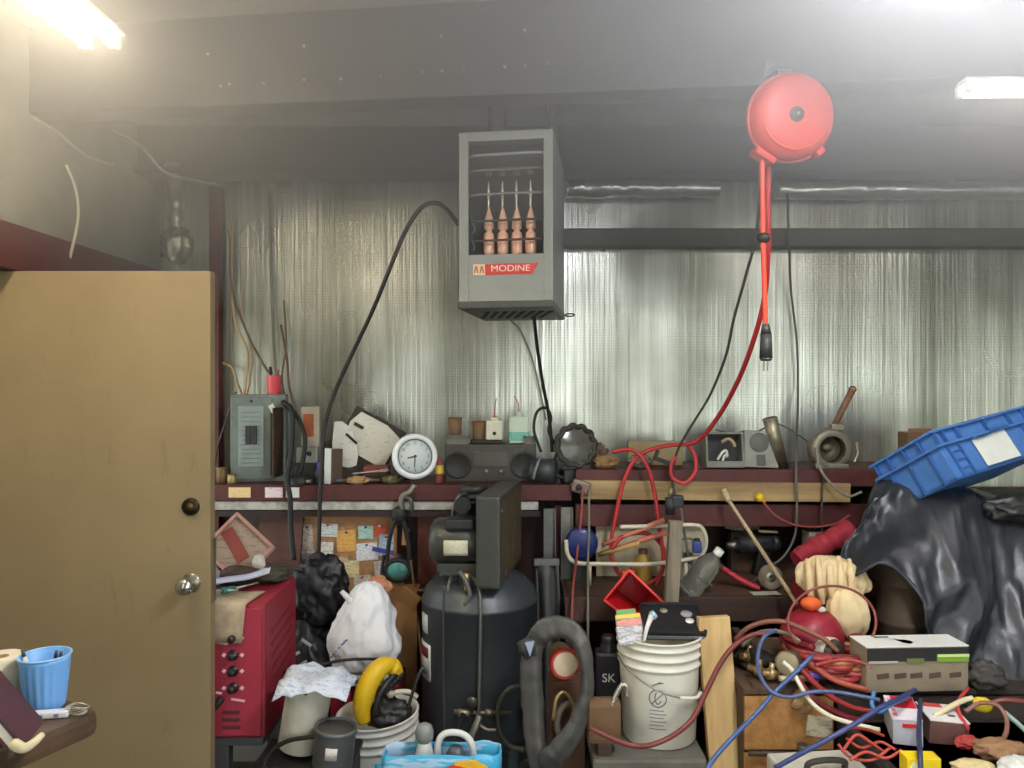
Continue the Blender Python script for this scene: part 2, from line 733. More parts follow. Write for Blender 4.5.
# ------------------------------------------------------------------ shelves on the wall girts
t = thing('wall_shelf', 'long maroon steel shelf rail left of the compressor, holding clock and papers', 'shelf', (-0.61, 3.5, 1.06))
b = B()
b.box((0.0, 0.19, 0.085), (1.76, 0.38, 0.03), bev=0.003)
b.box((0.0, 0.0, 0.066), (1.76, 0.012, 0.070), bev=0.002)
b.done('rail', M_MAROON, t)
b = B()
b.box((-0.07, 0.02, 0.005), (1.60, 0.02, 0.04), bev=0.004)
b.done('insulation_strip', paint((196, 192, 184), 0.5, dirt=0.7, dscale=22.0, dcol=(84, 78, 72)), t)
b = B()
b.box((-0.07, 0.012, -0.03), (1.62, 0.03, 0.024))
b.done('lower_lip', paint((44, 28, 27), 0.6), t)
for x, w_, c1 in ((-0.625, 0.10, (222, 196, 142)), (-0.47, 0.08, (226, 206, 208)), (-0.385, 0.06, (214, 212, 208))):
    b = B()
    b.box((x, -0.0075, 0.068), (w_, 0.003, 0.046))
    b.done('sticker', printed(c1, (150, 70, 90), 40.0, cover=0.6), t)

t = thing('wall_shelf', 'maroon shelf with a pale worn wooden plank along its front, right of the compressor', 'shelf', (1.08, 3.5, 1.10))
b = B()
b.box((0.02, 0.19, 0.115), (1.62, 0.38, 0.03), bev=0.003)
b.box((0.02, 0.008, 0.09), (1.62, 0.02, 0.07), bev=0.002)
b.box((0.02, 0.03, -0.08), (1.62, 0.03, 0.10), bev=0.002)
b.done('rail', M_MAROON, t)
b = B()
b.box((-0.16, -0.012, 0.035), (1.22, 0.02, 0.085), rot=(0, 0.012, 0), bev=0.003)
b.done('plank', wood((176, 150, 104), (122, 96, 62), 0, 8.0), t)
def at(px, Y, z):
    return Vector(((px - 512) / FOC * Y, Y, z))


RX = Matrix.Rotation(PI / 2, 4, 'X')                    # lathe axis to -Y (towards the camera)


def T(x, y, z):
    return Matrix.Translation((x, y, z))


# ------------------------------------------------------------------ unit heater
t = thing('unit_heater', 'grey gas unit heater with exposed orange-pink tubes, hung from the roof', 'heater', (0.016, 3.22, 1.936), (0, 0, -0.14))
GREY = paint((134, 136, 130), 0.5, 0.1, 0.25, 8.0, (96, 96, 90))
w, d, h = 0.362, 0.55, 0.65
b = B()
b.box((-w / 2 + 0.006, 0, h / 2), (0.012, d, h), bev=0.003)
b.box((w / 2 - 0.006, 0, h / 2), (0.012, d, h), bev=0.003)
b.box((0, 0, h - 0.006), (w, d, 0.012), bev=0.003)
b.box((0, d / 2 - 0.006, h / 2), (w, 0.012, h))
b.done('casing', GREY, t)
b = B()
b.box((-0.163, -d / 2 - 0.006, h / 2), (0.036, 0.016, h), bev=0.004)
b.box((0.163, -d / 2 - 0.006, h / 2), (0.036, 0.016, h), bev=0.004)
b.box((0, -d / 2 - 0.006, h - 0.018), (0.292, 0.016, 0.036), bev=0.004)
b.done('front_frame', GREY, t)
b = B()
b.box((0, -d / 2 - 0.004, 0.09), (0.292, 0.014, 0.18), bev=0.003)
pan = b.done('lower_panel', GREY, t)
b = B()
b.box((0, -d / 2 + 0.11, 0.40), (0.336, 0.006, 0.46))
b.done('inner_baffle', paint((46, 44, 42), 0.6), t)
for z, r, c in ((0.567, 0.006, (150, 152, 146)), (0.508, 0.006, (110, 104, 84)), (0.415, 0.0055, (128, 124, 110)), (0.312, 0.005, (56, 66, 66)), (0.236, 0.005, (96, 60, 50))):
    b = B()
    b.tube([(-0.15, -d / 2 + 0.03, z), (-0.10, -d / 2 + 0.015, z + 0.001), (0.10, -d / 2 + 0.015, z + 0.004), (0.15, -d / 2 + 0.03, z + 0.004)], r)
    b.done('grille_bar', paint(c, 0.5, 0.4), t)
for x in (-0.077, -0.022, 0.033, 0.088):
    b = B()
    b.lathe([(0.0, 0.175), (0.014, 0.18), (0.021, 0.20), (0.0215, 0.25), (0.019, 0.272), (0.010, 0.28), (0.012, 0.286), (0.0195, 0.292),
             (0.0195, 0.305), (0.016, 0.33), (0.010, 0.35), (0.003, 0.375), (0.0, 0.38)], T(x, -d / 2 + 0.06, 0), seg=18)
    ht = b.done('heat_tube', paint((226, 176, 150), 0.4, 0.2, 0.3, 30.0, (150, 90, 70)), t)
    b = B()
    b.lathe([(0.003, 0.37), (0.004, 0.40), (0.0065, 0.425), (0.002, 0.47), (0.0, 0.475)], T(x, -d / 2 + 0.05, 0), seg=12)
    b.done('tube_tip', paint((196, 190, 172), 0.4, 0.4), ht)
    b = B()
    b.box((x, -d / 2 + 0.05, 0.506), (0.022, 0.02, 0.018), bev=0.005)
    b.done('burner_nub', paint((112, 104, 78), 0.5, 0.3), ht)
for z in (0.31, 0.24):
    b = B()
    b.tube([(-0.146, -d / 2 + 0.03, z + 0.03), (-0.138, -d / 2 + 0.02, z), (-0.128, -d / 2 + 0.02, z - 0.03), (-0.14, -d / 2 + 0.02, z - 0.042)], 0.005)
    b.done('louver_clip', paint((60, 84, 82), 0.4, 0.3), t)
# maker's label
b = B()
b.box((-0.103, -d / 2 - 0.0118, 0.122), (0.046, 0.002, 0.042))
lab = b.done('label', flat((214, 192, 152), 0.5), t)
for dx in (-0.011, 0.011):
    b = B()
    b.prism([(dx - 0.009, -0.013), (dx - 0.004, 0.013), (dx + 0.004, 0.013), (dx + 0.009, -0.013), (dx + 0.004, -0.013), (dx, 0.004), (dx - 0.004, -0.013)], -0.0015, 0.0, T(-0.103, -d / 2 - 0.0126, 0.122))
    b.done('logo_mark', flat((176, 84, 60), 0.5), lab)
b = B()
b.prism([(-0.078, 0.102), (0.10, 0.102), (0.128, 0.150), (0.118, 0.142), (0.03, 0.144), (-0.078, 0.142)], -0.002, 0.0, T(0, -d / 2 - 0.011, 0))
sw = b.done('red_banner', flat((190, 44, 36), 0.5), t)
lettering('MODINE', 0.034, flat((232, 214, 200), 0.5), sw, T(0.018, -d / 2 - 0.0135, 0.124) @ UPRIGHT, sx=1.15)
# dark bottom tray with slots
b = B()
b.box((0, -0.01, -0.014), (w + 0.008, d + 0.03, 0.028), bev=0.006)
tr = b.done('bottom_tray', paint((74, 74, 70), 0.5, 0.3), t)
for i in range(8):
    b = B()
    b.box((-0.126 + i * 0.036, -0.02, -0.0285), (0.019, 0.30, 0.004), rot=(0, 0, 0.25), bev=0.001)
    b.done('vent_slot', flat((14, 14, 14), 0.8), tr)
b = B()
b.torus((0.215, 0.16, -0.016), 0.02, 0.0035, Matrix.Rotation(0.4, 4, 'X'), seg=20)
b.done('pull_ring', M_STEEL, t)
for x, y in ((-0.075, -0.2), (0.155, -0.2), (-0.075, 0.2), (0.155, 0.2)):
    b = B()
    top = ceil_z(3.22 + y) - 1.936
    b.cyl((x, y, h - 0.002), (x, y, top - 0.002), 0.008, seg=10)
    b.cyl((x, y, h), (x, y, h + 0.02), 0.02, seg=6)
    b.done('hanger_rod', paint((96, 94, 88), 0.5, 0.5), t)

# ------------------------------------------------------------------ red cord reel
RY = 2.42
c = W(790, 118, RY)
t = thing('cord_reel', 'round red cord reel hanging from the roof beam at upper right', 'cord reel', (c.x, RY, c.z), (0.10, 0, 0.05))
RED = paint((206, 52, 42), 0.45, dirt=0.25, dcol=(150, 36, 30))
b = B()
b.lathe([(0.0, 0.052), (0.03, 0.052), (0.085, 0.050), (0.112, 0.044), (0.126, 0.030), (0.131, 0.012), (0.131, -0.012), (0.126, -0.030), (0.112, -0.044), (0.0, -0.05)], RX, seg=48)
hs = b.done('housing', RED, t)
b = B()
b.torus((0, 0, 0), 0.134, 0.006, RX, seg=48)
b.done('rim_band', paint((178, 44, 38), 0.45), hs)
b = B()
pts = [(math.cos(a) * 0.104, -0.0485, math.sin(a) * 0.104) for a in [PI * (1.12 + 0.72 * k / 14) for k in range(15)]]
b.tube(pts, 0.0035, n=2)
b.done('raised_rib', paint((222, 92, 76), 0.4), hs)
b = B()
b.lathe([(0.0, 0.012), (0.008, 0.012), (0.010, 0.006), (0.020, 0.006), (0.024, 0.0)], T(0, -0.051, 0) @ RX)
hub = b.done('hub', paint((104, 100, 96), 0.4, 0.4), t)
b = B()
b.lathe([(0.0, 0.007), (0.004, 0.007), (0.005, 0.0)], T(0, -0.062, 0) @ RX, seg=6)
b.done('hub_bolt', flat((190, 176, 166), 0.3, 0.8), hub)
b = B()
b.box((-0.085, -0.005, -0.122), (0.075, 0.07, 0.022), rot=(0, 0.55, 0), bev=0.008)
b.done('cord_guide', RED, t)
b = B()
b.box((0.095, 0.0, -0.105), (0.03, 0.05, 0.02), rot=(0, -0.7, 0), bev=0.006)
b.done('stop_tab', RED, t)
b = B()
b.box((0, 0.062, 0.06), (0.05, 0.02, 0.20), bev=0.004)
b.box((0, 0.10, 0.165), (0.07, 0.09, 0.014), bev=0.004)
b.box((0, 0.145, 0.19), (0.07, 0.014, 0.06), bev=0.003)
b.done('mounting_bracket', M_DKSTEEL, t)
# the cord that hangs out of the reel
inv = (Matrix.Translation(t.location) @ t.rotation_euler.to_matrix().to_4x4()).inverted()
L = lambda px, py, Y=RY: inv @ W(px, py, Y)
b = B()
b.tube([L(762, 152), L(762.5, 190), L(763, 235), L(764.5, 290), L(765.5, 330)], 0.0085)
cd = b.done('hanging_cord', paint((226, 74, 48), 0.45, dirt=0.2), t)
b = B()
b.ball(L(763.5, 238), 0.021, (1, 1, 0.85))
b.done('ball_stop', M_BLACK, cd)
q0, q1, q2, q3 = L(765.5, 324), L(766, 334), L(766, 358), L(766, 369)
b = B()
b.cyl(q0, q1, 0.011, 0.017, 16)
b.cyl(q1, q2, 0.017, 0.02, 16)
b.cyl(q2, q2 + (q2 - q1) * 0.12, 0.02, 0.015, 16)
pl = b.done('cord_plug', paint((52, 54, 52), 0.5), cd)
for dx in (-0.006, 0.006):
    b = B()
    b.box((q2 + q3) / 2 + Vector((dx, 0, -0.004)), (0.004, 0.004, 0.04))
    b.done('prong', M_STEEL, pl)

# ------------------------------------------------------------------ hoses and cables in front of the wall
cable('air_hose', 'long red air hose swooping from the reel down to the wooden plank', [(769, 158, 2.50), (768, 200, 2.52), (768, 250, 2.56), (764, 300, 2.66), (752, 345, 2.80), (736, 385, 3.0), (716, 420, 3.2), (695, 442, 3.34), (665, 446, 3.41), (640, 455, 3.42), (625, 478, 3.43), (616, 515, 3.43), (611, 550, 3.43), (620, 575, 3.42), (640, 586, 3.42), (660, 575, 3.41), (664, 550, 3.42), (648, 534, 3.42), (624, 536, 3.41), (612, 548, 3.40)], 0.0095, M_REDHOSE, 'hose')
cable('air_hose', 'red hose strand hooked over the shelf, falling to the red parts bin', [(612, 452, 3.46), (632, 450, 3.42), (646, 464, 3.41), (654, 490, 3.41), (659, 525, 3.40), (663, 560, 3.39), (655, 588, 3.38), (642, 598, 3.37)], 0.0088, M_REDHOSE, 'hose')
cable('air_hose', 'small red hose loop hanging over the plank under the dark cable', [(688, 445, 3.41), (695, 456, 3.41), (695, 472, 3.42), (685, 483, 3.43), (673, 478, 3.43), (671, 466, 3.42), (676, 456, 3.41)], 0.0085, paint((196, 62, 66), 0.45, dirt=0.2), 'hose')
cable('cable', 'thin dark cable running from the reel down beside the red hose', [(761, 160, 2.52), (757, 230, 2.66), (746, 275, 2.8), (734, 318, 2.9), (726, 355, 3.0), (710, 395, 3.15), (690, 428, 3.3), (677, 452, 3.40), (673, 475, 3.44), (674, 500, 3.45)], 0.0055, flat((66, 66, 64), 0.6))
cable('cable', 'dark grey cable hanging down the foil wall right of the reel', [(787, 192, 3.76), (789, 240, 3.77), (791, 290, 3.86), (797, 345, 3.86), (798, 400, 3.84), (796, 450, 3.6), (796, 475, 3.45), (797, 505, 3.44), (795, 535, 3.44), (784, 556, 3.42), (766, 570, 3.4), (745, 590, 3.38), (728, 600, 3.37), (706, 580, 3.38), (690, 560, 3.39), (684, 530, 3.42), (680, 505, 3.44), (673, 490, 3.46)], 0.0058, flat((92, 92, 86), 0.6))
cable('power_cable', 'thick black cable arching from the heater to the shelf', [(458, 224, 3.10), (447, 210, 3.15), (436, 203, 3.2), (421, 208, 3.3), (405, 232, 3.4), (390, 268, 3.5), (372, 312, 3.56), (352, 354, 3.58), (335, 392, 3.56), (325, 425, 3.52), (322, 460, 3.47), (320, 500, 3.44), (319, 540, 3.43), (318, 565, 3.42)], 0.0095, M_RUBBER)
cable('power_cable', 'black cable dropping straight from under the heater to the work lamp', [(534, 317, 3.30), (537, 345, 3.40), (543, 385, 3.5), (548, 410, 3.56), (551, 435, 3.6), (552, 452, 3.6)], 0.008, M_RUBBER)
cable('cable', 'faint thin grey wire on the foil behind the black heater cable', [(508, 318, 3.86), (520, 330, 3.87), (532, 358, 3.87), (541, 395, 3.87), (546, 420, 3.87)], 0.0045, flat((120, 120, 108), 0.6))
b = B()
b.tube([W(541, 452, 3.6), W(534, 430, 3.6), W(537, 412, 3.6), (W(546, 408, 3.6)), W(551, 418, 3.6), W(549, 432, 3.6), W(560, 452, 3.6)], 0.007)
tag(b.done('cable_loop', M_RUBBER), 'black cable loop standing up behind the round work lamp', 'cable')
# wires by the breaker panel
WIRE = flat((168, 146, 112), 0.6)
WIRE2 = flat((104, 86, 66), 0.6)
wl = [('thin tan wire running down the corner foil to the breaker panel', [(233, 215, 3.84), (232, 270, 3.85), (235, 320, 3.83), (247, 350, 3.78), (246, 380, 3.72), (243, 398, 3.66)], WIRE, 0.0065),
      ('brown wire slanting from the corner post to the red can', [(229, 230, 3.84), (232, 290, 3.84), (248, 335, 3.8), (262, 362, 3.72), (271, 376, 3.64)], WIRE2, 0.006),
      ('grey conduit wire straight down behind the red can', [(270, 190, 3.86), (271, 260, 3.86), (273, 320, 3.84), (276, 372, 3.74), (283, 398, 3.66)], flat((120, 116, 106), 0.5, 0.3), 0.008),
      ('fine wire curling from the foil to the right of the red can', [(281, 325, 3.86), (287, 360, 3.82), (290, 390, 3.72), (300, 420, 3.64)], WIRE2, 0.006),
      ('short pale wire looping left of the breaker panel', [(222, 363, 3.86), (232, 368, 3.84), (238, 385, 3.78), (244, 398, 3.68)], WIRE, 0.006),
      ('thin tan wire beside the corner post curling to the panel top', [(240, 250, 3.85), (241, 310, 3.84), (252, 350, 3.8), (250, 380, 3.74), (246, 398, 3.68)], WIRE, 0.005),
      ('fine dark wire from the foil top down to the red can rim', [(284, 300, 3.86), (286, 345, 3.82), (282, 378, 3.72), (287, 405, 3.66)], WIRE2, 0.005),
      ('dark wire slanting from the panel corner to the door edge', [(236, 392, 3.68), (228, 415, 3.7), (218, 445, 3.72), (213, 470, 3.74)], flat((70, 64, 54), 0.6), 0.005)]
for lb, pts, m, r in wl:
    cable('wire', lb, pts, r, m, 'wire', 'wires around the breaker panel')
# corner of the left wall: foil-wrapped bundle and thin wires
b = B()
b.tube([(-1.62, 3.66, 2.66), (-1.60, 3.65, 2.58), (-1.575, 3.62, 2.48), (-1.57, 3.6, 2.38), (-1.57, 3.6, 2.30)], 0.032, seg=12, n=10, rfn=lambda u: 1 + 0.25 * fbm((u * 9, 1, 2)))
b.ball((-1.565, 3.60, 2.27), 0.082, (0.85, 0.8, 1.1), 4, lambda v: 1 + 0.22 * fbm(v, 2.6), None)
tag(b.done('wrapped_pipe', paint((150, 146, 132), 0.4, 0.6, 0.5, 12.0)), 'crumpled foil-wrapped pipe bundle in the corner above the tan door', 'pipe')
GW = flat((176, 170, 152), 0.6)
for lb, pts in (('pale wire drooping down the left wall above the door', [(66, 165, 2.9), (76, 190, 2.95), (78, 220, 2.98), (70, 258, 3.0)]),
                ('pale wire sagging under the strip light glare', [(33, 118, 2.85), (58, 133, 3.0), (85, 156, 3.2), (112, 165, 3.42)]),
                ('pale wire along the roof ending by the corner post', [(110, 130, 3.1), (140, 146, 3.3), (165, 172, 3.5), (195, 180, 3.66), (215, 184, 3.68)])):
    P = []
    for (px, py, Y) in pts:
        q = W(px, py, Y)
        q.x = max(q.x, LEFT + 0.012)
        P.append(q)
    b = B()
    b.tube(P, 0.006)
    tag(b.done('wire', GW), lb, 'wire', 'wires high in the left corner')

# ------------------------------------------------------------------ things on the left shelf
ZL = 1.1605
GP = paint((112, 122, 116), 0.55, 0.1, 0.5, 12.0, (66, 66, 58))
t = thing('breaker_panel', 'grey electrical breaker panel with open rusty door, standing on the shelf', 'breaker panel', at(258, 3.62, ZL), (0, 0, 0.16))
b = B()
b.box((0, 0.055, 0.205), (0.25, 0.11, 0.41), bev=0.004)
b.done('cabinet', GP, t)
b = B()
b.box((-0.03, -0.004, 0.205), (0.185, 0.008, 0.385), bev=0.003)
fc = b.done('front_cover', GP, t)
b = B()
b.box((-0.03, -0.0095, 0.215), (0.115, 0.005, 0.285), bev=0.002)
b.done('dead_front', paint((134, 146, 142), 0.5), fc)
b = B()
for i in range(12):
    b.box((-0.03, -0.0125, 0.09 + i * 0.0215), (0.085, 0.003, 0.002))
b.done('panel_slits', flat((66, 74, 70), 0.6), fc)
for i, x in enumerate((-0.042, -0.014)):
    b = B()
    b.box((x, -0.016, 0.222), (0.024, 0.014, 0.085), bev=0.003)
    b.done('breaker_switch', paint((44, 46, 46), 0.5), fc)
b = B()
b.lathe([(0.0, 0.004), (0.006, 0.003), (0.007, 0)], T(-0.03, -0.008, 0.378) @ RX, seg=10)
b.done('cover_screw', flat((34, 34, 32), 0.5), fc)
b = B()
b.box((0.098, -0.055, 0.19), (0.008, 0.115, 0.32), rot=(0, 0, -0.25), bev=0.002)
b.box((0.075, -0.006, 0.19), (0.035, 0.006, 0.32))
b.done('panel_door', paint((70, 54, 38), 0.7, 0.2, 0.6, 16.0, (36, 28, 22)), t)
b = B()
b.box((0.072, -0.022, 0.34), (0.026, 0.012, 0.05), rot=(0, -0.5, 0), bev=0.003)
b.done('paper_tag', M_PAPER, t)
# red can on the panel
t = thing('can', 'small red can of screwdrivers standing on the breaker panel', 'can', at(274, 3.66, ZL + 0.411))
b = B()
b.lathe([(0.0, 0), (0.031, 0), (0.033, 0.003), (0.033, 0.086), (0.034, 0.089), (0.032, 0.09), (0.031, 0.006), (0.0, 0.006)], seg=24)
b.done('body', paint((204, 76, 84), 0.45, dirt=0.2), t)
for x, y, hh, c in ((-0.014, 0.0, 0.13, (40, 30, 30)), (0.012, 0.006, 0.115, (130, 90, 70))):
    b = B()
    b.cyl((x * 0.3, y, 0.008), (x, y, hh - 0.03), 0.003)
    b.cyl((x, y, hh - 0.035), (x * 1.3, y, hh), 0.008, 0.007)
    b.done('tool_handle', flat(c, 0.5), t)
# black cables hanging over the panel's right side and down past the shelf
cable('cable_bundle', 'black cable hanging from the panel over the shelf edge', [(283, 402, 3.60), (292, 412, 3.55), (291, 450, 3.5), (287, 478, 3.47), (290, 498, 3.45), (291, 530, 3.44), (294, 560, 3.43)], 0.012, M_RUBBER, 'cable')
cable('cable', 'black cable bowing from the panel top toward the outlet box', [(284, 404, 3.64), (298, 418, 3.6), (305, 440, 3.58), (301, 470, 3.56), (292, 482, 3.55)], 0.010, M_RUBBER)
t = thing('outlet_box', 'grey steel outlet box with one hole, on the shelf beside the panel', 'outlet box', at(308, 3.62, ZL))
b = B()
b.box((0, 0, 0.045), (0.10, 0.07, 0.09), bev=0.004)
b.done('base_block', paint((54, 50, 46), 0.7), t)
b = B()
b.box((0, 0, 0.128), (0.098, 0.05, 0.075), bev=0.005)
bx = b.done('steel_box', paint((150, 152, 142), 0.5, 0.2), t)
b = B()
b.lathe([(0.0, 0.003), (0.011, 0.003), (0.012, 0)], T(0.012, -0.025, 0.135) @ RX, seg=16)
b.done('hole', flat((20, 20, 20), 0.8), bx)
t = thing('carton', 'small cream and rust-orange carton leaning on the wall by the papers', 'carton', at(311, 3.74, ZL), (0.0, 0, 0.1))
b = B()
b.box((0, 0, 0.175), (0.085, 0.05, 0.35), bev=0.003)
b.done('card_body', paint((190, 180, 160), 0.8), t)
b = B()
b.box((-0.008, -0.027, 0.26), (0.05, 0.003, 0.11))
b.done('printed_panel', paint((176, 98, 58), 0.7), t)
t = thing('bottle', 'small bottle with violet-blue cap between outlet box and white framed book', 'bottle', at(320, 3.56, ZL))
b = B()
b.lathe([(0, 0), (0.026, 0), (0.027, 0.004), (0.027, 0.055), (0.012, 0.07), (0.012, 0.074), (0, 0.074)], seg=20)
b.done('body', paint((40, 44, 60), 0.4), t)
b = B()
b.lathe([(0.015, 0.066), (0.015, 0.098), (0.012, 0.10), (0, 0.10)], seg=20)
b.done('cap', paint((64, 62, 150), 0.4), t)
t = thing('book', 'brown book with a white spine standing upright on the shelf', 'book', at(328, 3.54, ZL), (0, 0.03, 0.95))
b = B()
b.box((0.035, 0, 0.082), (0.07, 0.034, 0.156), bev=0.002)
b.done('cover', paint((92, 74, 58), 0.7), t)
b = B()
b.box((-0.004, 0, 0.082), (0.010, 0.038, 0.164), bev=0.003)
b.done('spine', flat((226, 228, 226), 0.5), t)


def slab(name, label, cat, c, size, rot, mat, group=None, bev=0.002):
    b = B()
    b.box((0, 0, 0), size, rot=rot, bev=bev)
    b.bm.transform(Matrix.Translation(c))
    return tag(b.done(name, mat), label, cat, group)


def sheetpaper(bm, outline, M, thick=0.0025):
    bm.prism(outline, -thick, 0, M)


# papers pinned on boards behind the clock
t = thing('clipboard', 'dark clipboard tilted clockwise with a white paper plan', 'clipboard', at(372, 3.72, ZL + 0.03), (0.18, 0, 0))
Rm = Matrix.Rotation(0.52, 4, 'Y')
b = B()
b.box((0, 0.006, 0), (0.27, 0.008, 0.22), bev=0.003)
b.bm.transform(T(0.0, 0, 0.17) @ Rm)
b.done('board', paint((56, 52, 48), 0.6), t)
b = B()
b.prism([(-0.115, -0.10), (0.118, -0.103), (0.120, 0.07), (0.03, 0.10), (-0.10, 0.095), (-0.125, 0.03)], -0.004, 0.0, T(0.0, 0, 0.17) @ Rm)
b.done('paper', printed((216, 212, 198), (120, 116, 108), 30.0, cover=0.62), t)
b = B()
b.box((0, -0.003, 0.108), (0.07, 0.012, 0.018), bev=0.004)
b.box((-0.08, -0.006, 0.03), (0.05, 0.008, 0.016), bev=0.003)
b.bm.transform(T(0.0, 0, 0.17) @ Rm)
b.done('clip', paint((70, 66, 60), 0.4, 0.5), t)
t = thing('paper_pad', 'white rounded paper pad with faint writing, left of the clipboard', 'paper', at(345, 3.69, ZL + 0.06), (0.15, 0.06, 0))
b = B()
b.prism([(-0.05, 0.02), (0.02, -0.0), (0.055, 0.015), (0.062, 0.06), (0.055, 0.12), (0.03, 0.19), (-0.02, 0.225), (-0.055, 0.22), (-0.062, 0.12), (-0.06, 0.06)], -0.008, 0.0)
b.done('sheet', printed((222, 220, 210), (150, 150, 150), 34.0, cover=0.6), t)
b = B()
b.box((0.03, -0.012, 0.145), (0.07, 0.006, 0.012), rot=(0, 0.7, 0), bev=0.002)
b.done('dark_bar', M_BLACK, t)
# small tools lying along the shelf
t = thing('gearbox', 'dark greasy gearbox housing between outlet box and white-edged book', 'gearbox', at(300, 3.52, ZL))
b = B()
b.lathe([(0, 0), (0.04, 0), (0.044, 0.006), (0.044, 0.03), (0.03, 0.036), (0.02, 0.05), (0, 0.051)], seg=24)
b.done('housing', paint((44, 42, 40), 0.5), t)
b = B()
b.cyl((0.03, -0.02, 0.018), (0.06, -0.035, 0.018), 0.010, 0.010, 12)
b.done('shaft', M_STEEL, t)
for i_, (px_, lb_) in enumerate(((222, 'brown tin of screws on the shelf end by the door'), (232, 'short brass tin on the shelf, touching the breaker panel corner'))):
    t = thing('tin', lb_, 'tin', at(px_, 3.58 - 0.02 * i_, ZL))
    b = B()
    b.lathe([(0, 0), (0.026 - 0.006 * i_, 0), (0.027 - 0.006 * i_, 0.003), (0.027 - 0.006 * i_, 0.07 - 0.03 * i_), (0.022 - 0.006 * i_, 0.072 - 0.03 * i_), (0, 0.066 - 0.03 * i_)], seg=22)
    b.done('tin_body', paint(((108, 84, 52), (156, 140, 96))[i_], 0.45, 0.4, 0.5), t)
    b = B()
    b.torus((0, 0, 0.07 - 0.03 * i_), 0.026 - 0.006 * i_, 0.002, seg=22, cs=6)
    b.done('tin_rim', M_STEEL, t)
bits = [('pliers', 'dark pliers lying on the shelf below the clipboard', 352, 3.58, (46, 42, 40)), ('pliers', 'black pliers lying behind the clock', 384, 3.60, (34, 33, 33))]
for nm, lb, px, Y, c in bits:
    t = thing(nm, lb, 'pliers', at(px, Y, ZL + 0.012), (0, 0, 0.3))
    for s in (-1, 1):
        b = B()
        b.tube([(-0.02, 0, 0), (0.03, s * 0.014, 0.002), (0.08, s * 0.022, 0.004), (0.12, s * 0.016, 0.004)], 0.009)
        b.done('handle', flat(c, 0.5), t)
    b = B()
    b.box((-0.045, 0, 0), (0.06, 0.022, 0.014), bev=0.004)
    b.done('jaws', M_DKSTEEL, t)
t = thing('tool_case', 'red tool case lying closed under the tilted clipboard', 'case', at(377, 3.66, ZL))
b = B()
b.box((0, 0, 0.02), (0.12, 0.09, 0.04), bev=0.006)
b.done('tray', paint((60, 26, 24), 0.6), t)
b = B()
b.box((0, 0, 0.056), (0.118, 0.088, 0.032), bev=0.006)
b.done('lid', paint((128, 52, 44), 0.6), t)
for lb, px, Y, c, sx in (('tan leather glove scrap heaped on the shelf under the papers', 358, 3.53, (164, 130, 92), 0.05), ('olive rag lump left of the clock', 392, 3.56, (96, 92, 60), 0.045)):
    b = B()
    b.ball((0, 0, 0.018), 1.0, (sx, 0.03, 0.02), 4, lambda v: 1 + 0.3 * fbm(v, 2.2))
    b.bm.transform(Matrix.Translation(at(px, Y, ZL)))
    tag(b.done('rag', paint(c, 0.8)), lb, 'rag')
t = thing('wrench', 'steel wrench lying across the shelf edge below the papers', 'wrench', at(367, 3.535, ZL + 0.055), (0, -0.1, 0.1))
b = B()
b.box((0, 0, 0), (0.13, 0.014, 0.006), bev=0.002)
b.done('shank', flat((170, 168, 164), 0.35, 0.8), t)
b = B()
b.prism([(0.06, -0.012), (0.085, -0.02), (0.10, -0.012), (0.085, -0.004), (0.085, 0.004), (0.10, 0.012), (0.085, 0.02), (0.06, 0.012)], -0.005, 0.005, Matrix.Rotation(PI / 2, 4, 'X'))
b.done('jaw', flat((170, 168, 164), 0.35, 0.8), t)

# wall clock leaning on the shelf
c = W(415.5, 456.5, 3.5)
t = thing('wall_clock', 'round white-rimmed clock leaning on the shelf edge', 'clock', (c.x, 3.5, c.z - 0.105), (-0.16, 0.0, 0.30))
CM = T(0, 0, 0.105) @ RX
b = B()
b.lathe([(0.0, -0.02), (0.098, -0.02), (0.104, -0.012), (0.1045, 0.006), (0.098, 0.018), (0.088, 0.020), (0.080, 0.012), (0.078, 0.002)], CM, seg=48)
b.done('rim', flat((226, 230, 232), 0.4), t)
b = B()
b.torus((0, -0.006, 0.105), 0.080, 0.0045, RX, seg=48)
b.done('inner_ring', flat((92, 104, 112), 0.4), t)
b = B()
b.lathe([(0.0, 0.003), (0.079, 0.003), (0.079, 0.0)], CM, seg=40)
dial = b.done('dial', flat((206, 214, 212), 0.5), t)
INK = flat((70, 78, 82), 0.5)
for i in range(12):
    a = 2 * PI * i / 12
    n_ = str(i if i else 12)
    lettering(n_, 0.019, INK, dial, T(math.sin(a) * 0.062, -0.0032, 0.105 + math.cos(a) * 0.062) @ UPRIGHT, 'numeral')
for nm, a, ln, wd in (('hour_hand', math.radians(-102), 0.036, 0.009), ('minute_hand', math.radians(184), 0.052, 0.007)):
    b = B()
    b.prism([(-wd / 2, -0.008), (wd / 2, -0.008), (wd * 0.3, ln), (-wd * 0.3, ln)], -0.0015, 0.0, T(0, -0.0045, 0.105) @ Matrix.Rotation(a, 4, 'Y'))
    b.done(nm, flat((44, 50, 54), 0.5), t)
t = thing('bottle', 'little red-capped bottle with yellow label, between clock and radio', 'bottle', at(439, 3.56, ZL))
b = B()
b.lathe([(0, 0), (0.02, 0), (0.021, 0.004), (0.021, 0.045), (0.0, 0.045)], seg=18)
b.done('base', paint((110, 44, 34), 0.5), t)
b = B()
b.lathe([(0.0215, 0.045), (0.0215, 0.085), (0, 0.085)], seg=18)
b.done('yellow_label', paint((190, 170, 60), 0.5), t)
b = B()
b.lathe([(0.013, 0.085), (0.013, 0.112), (0, 0.114)], seg=18)
b.done('cap', paint((150, 60, 56), 0.5), t)

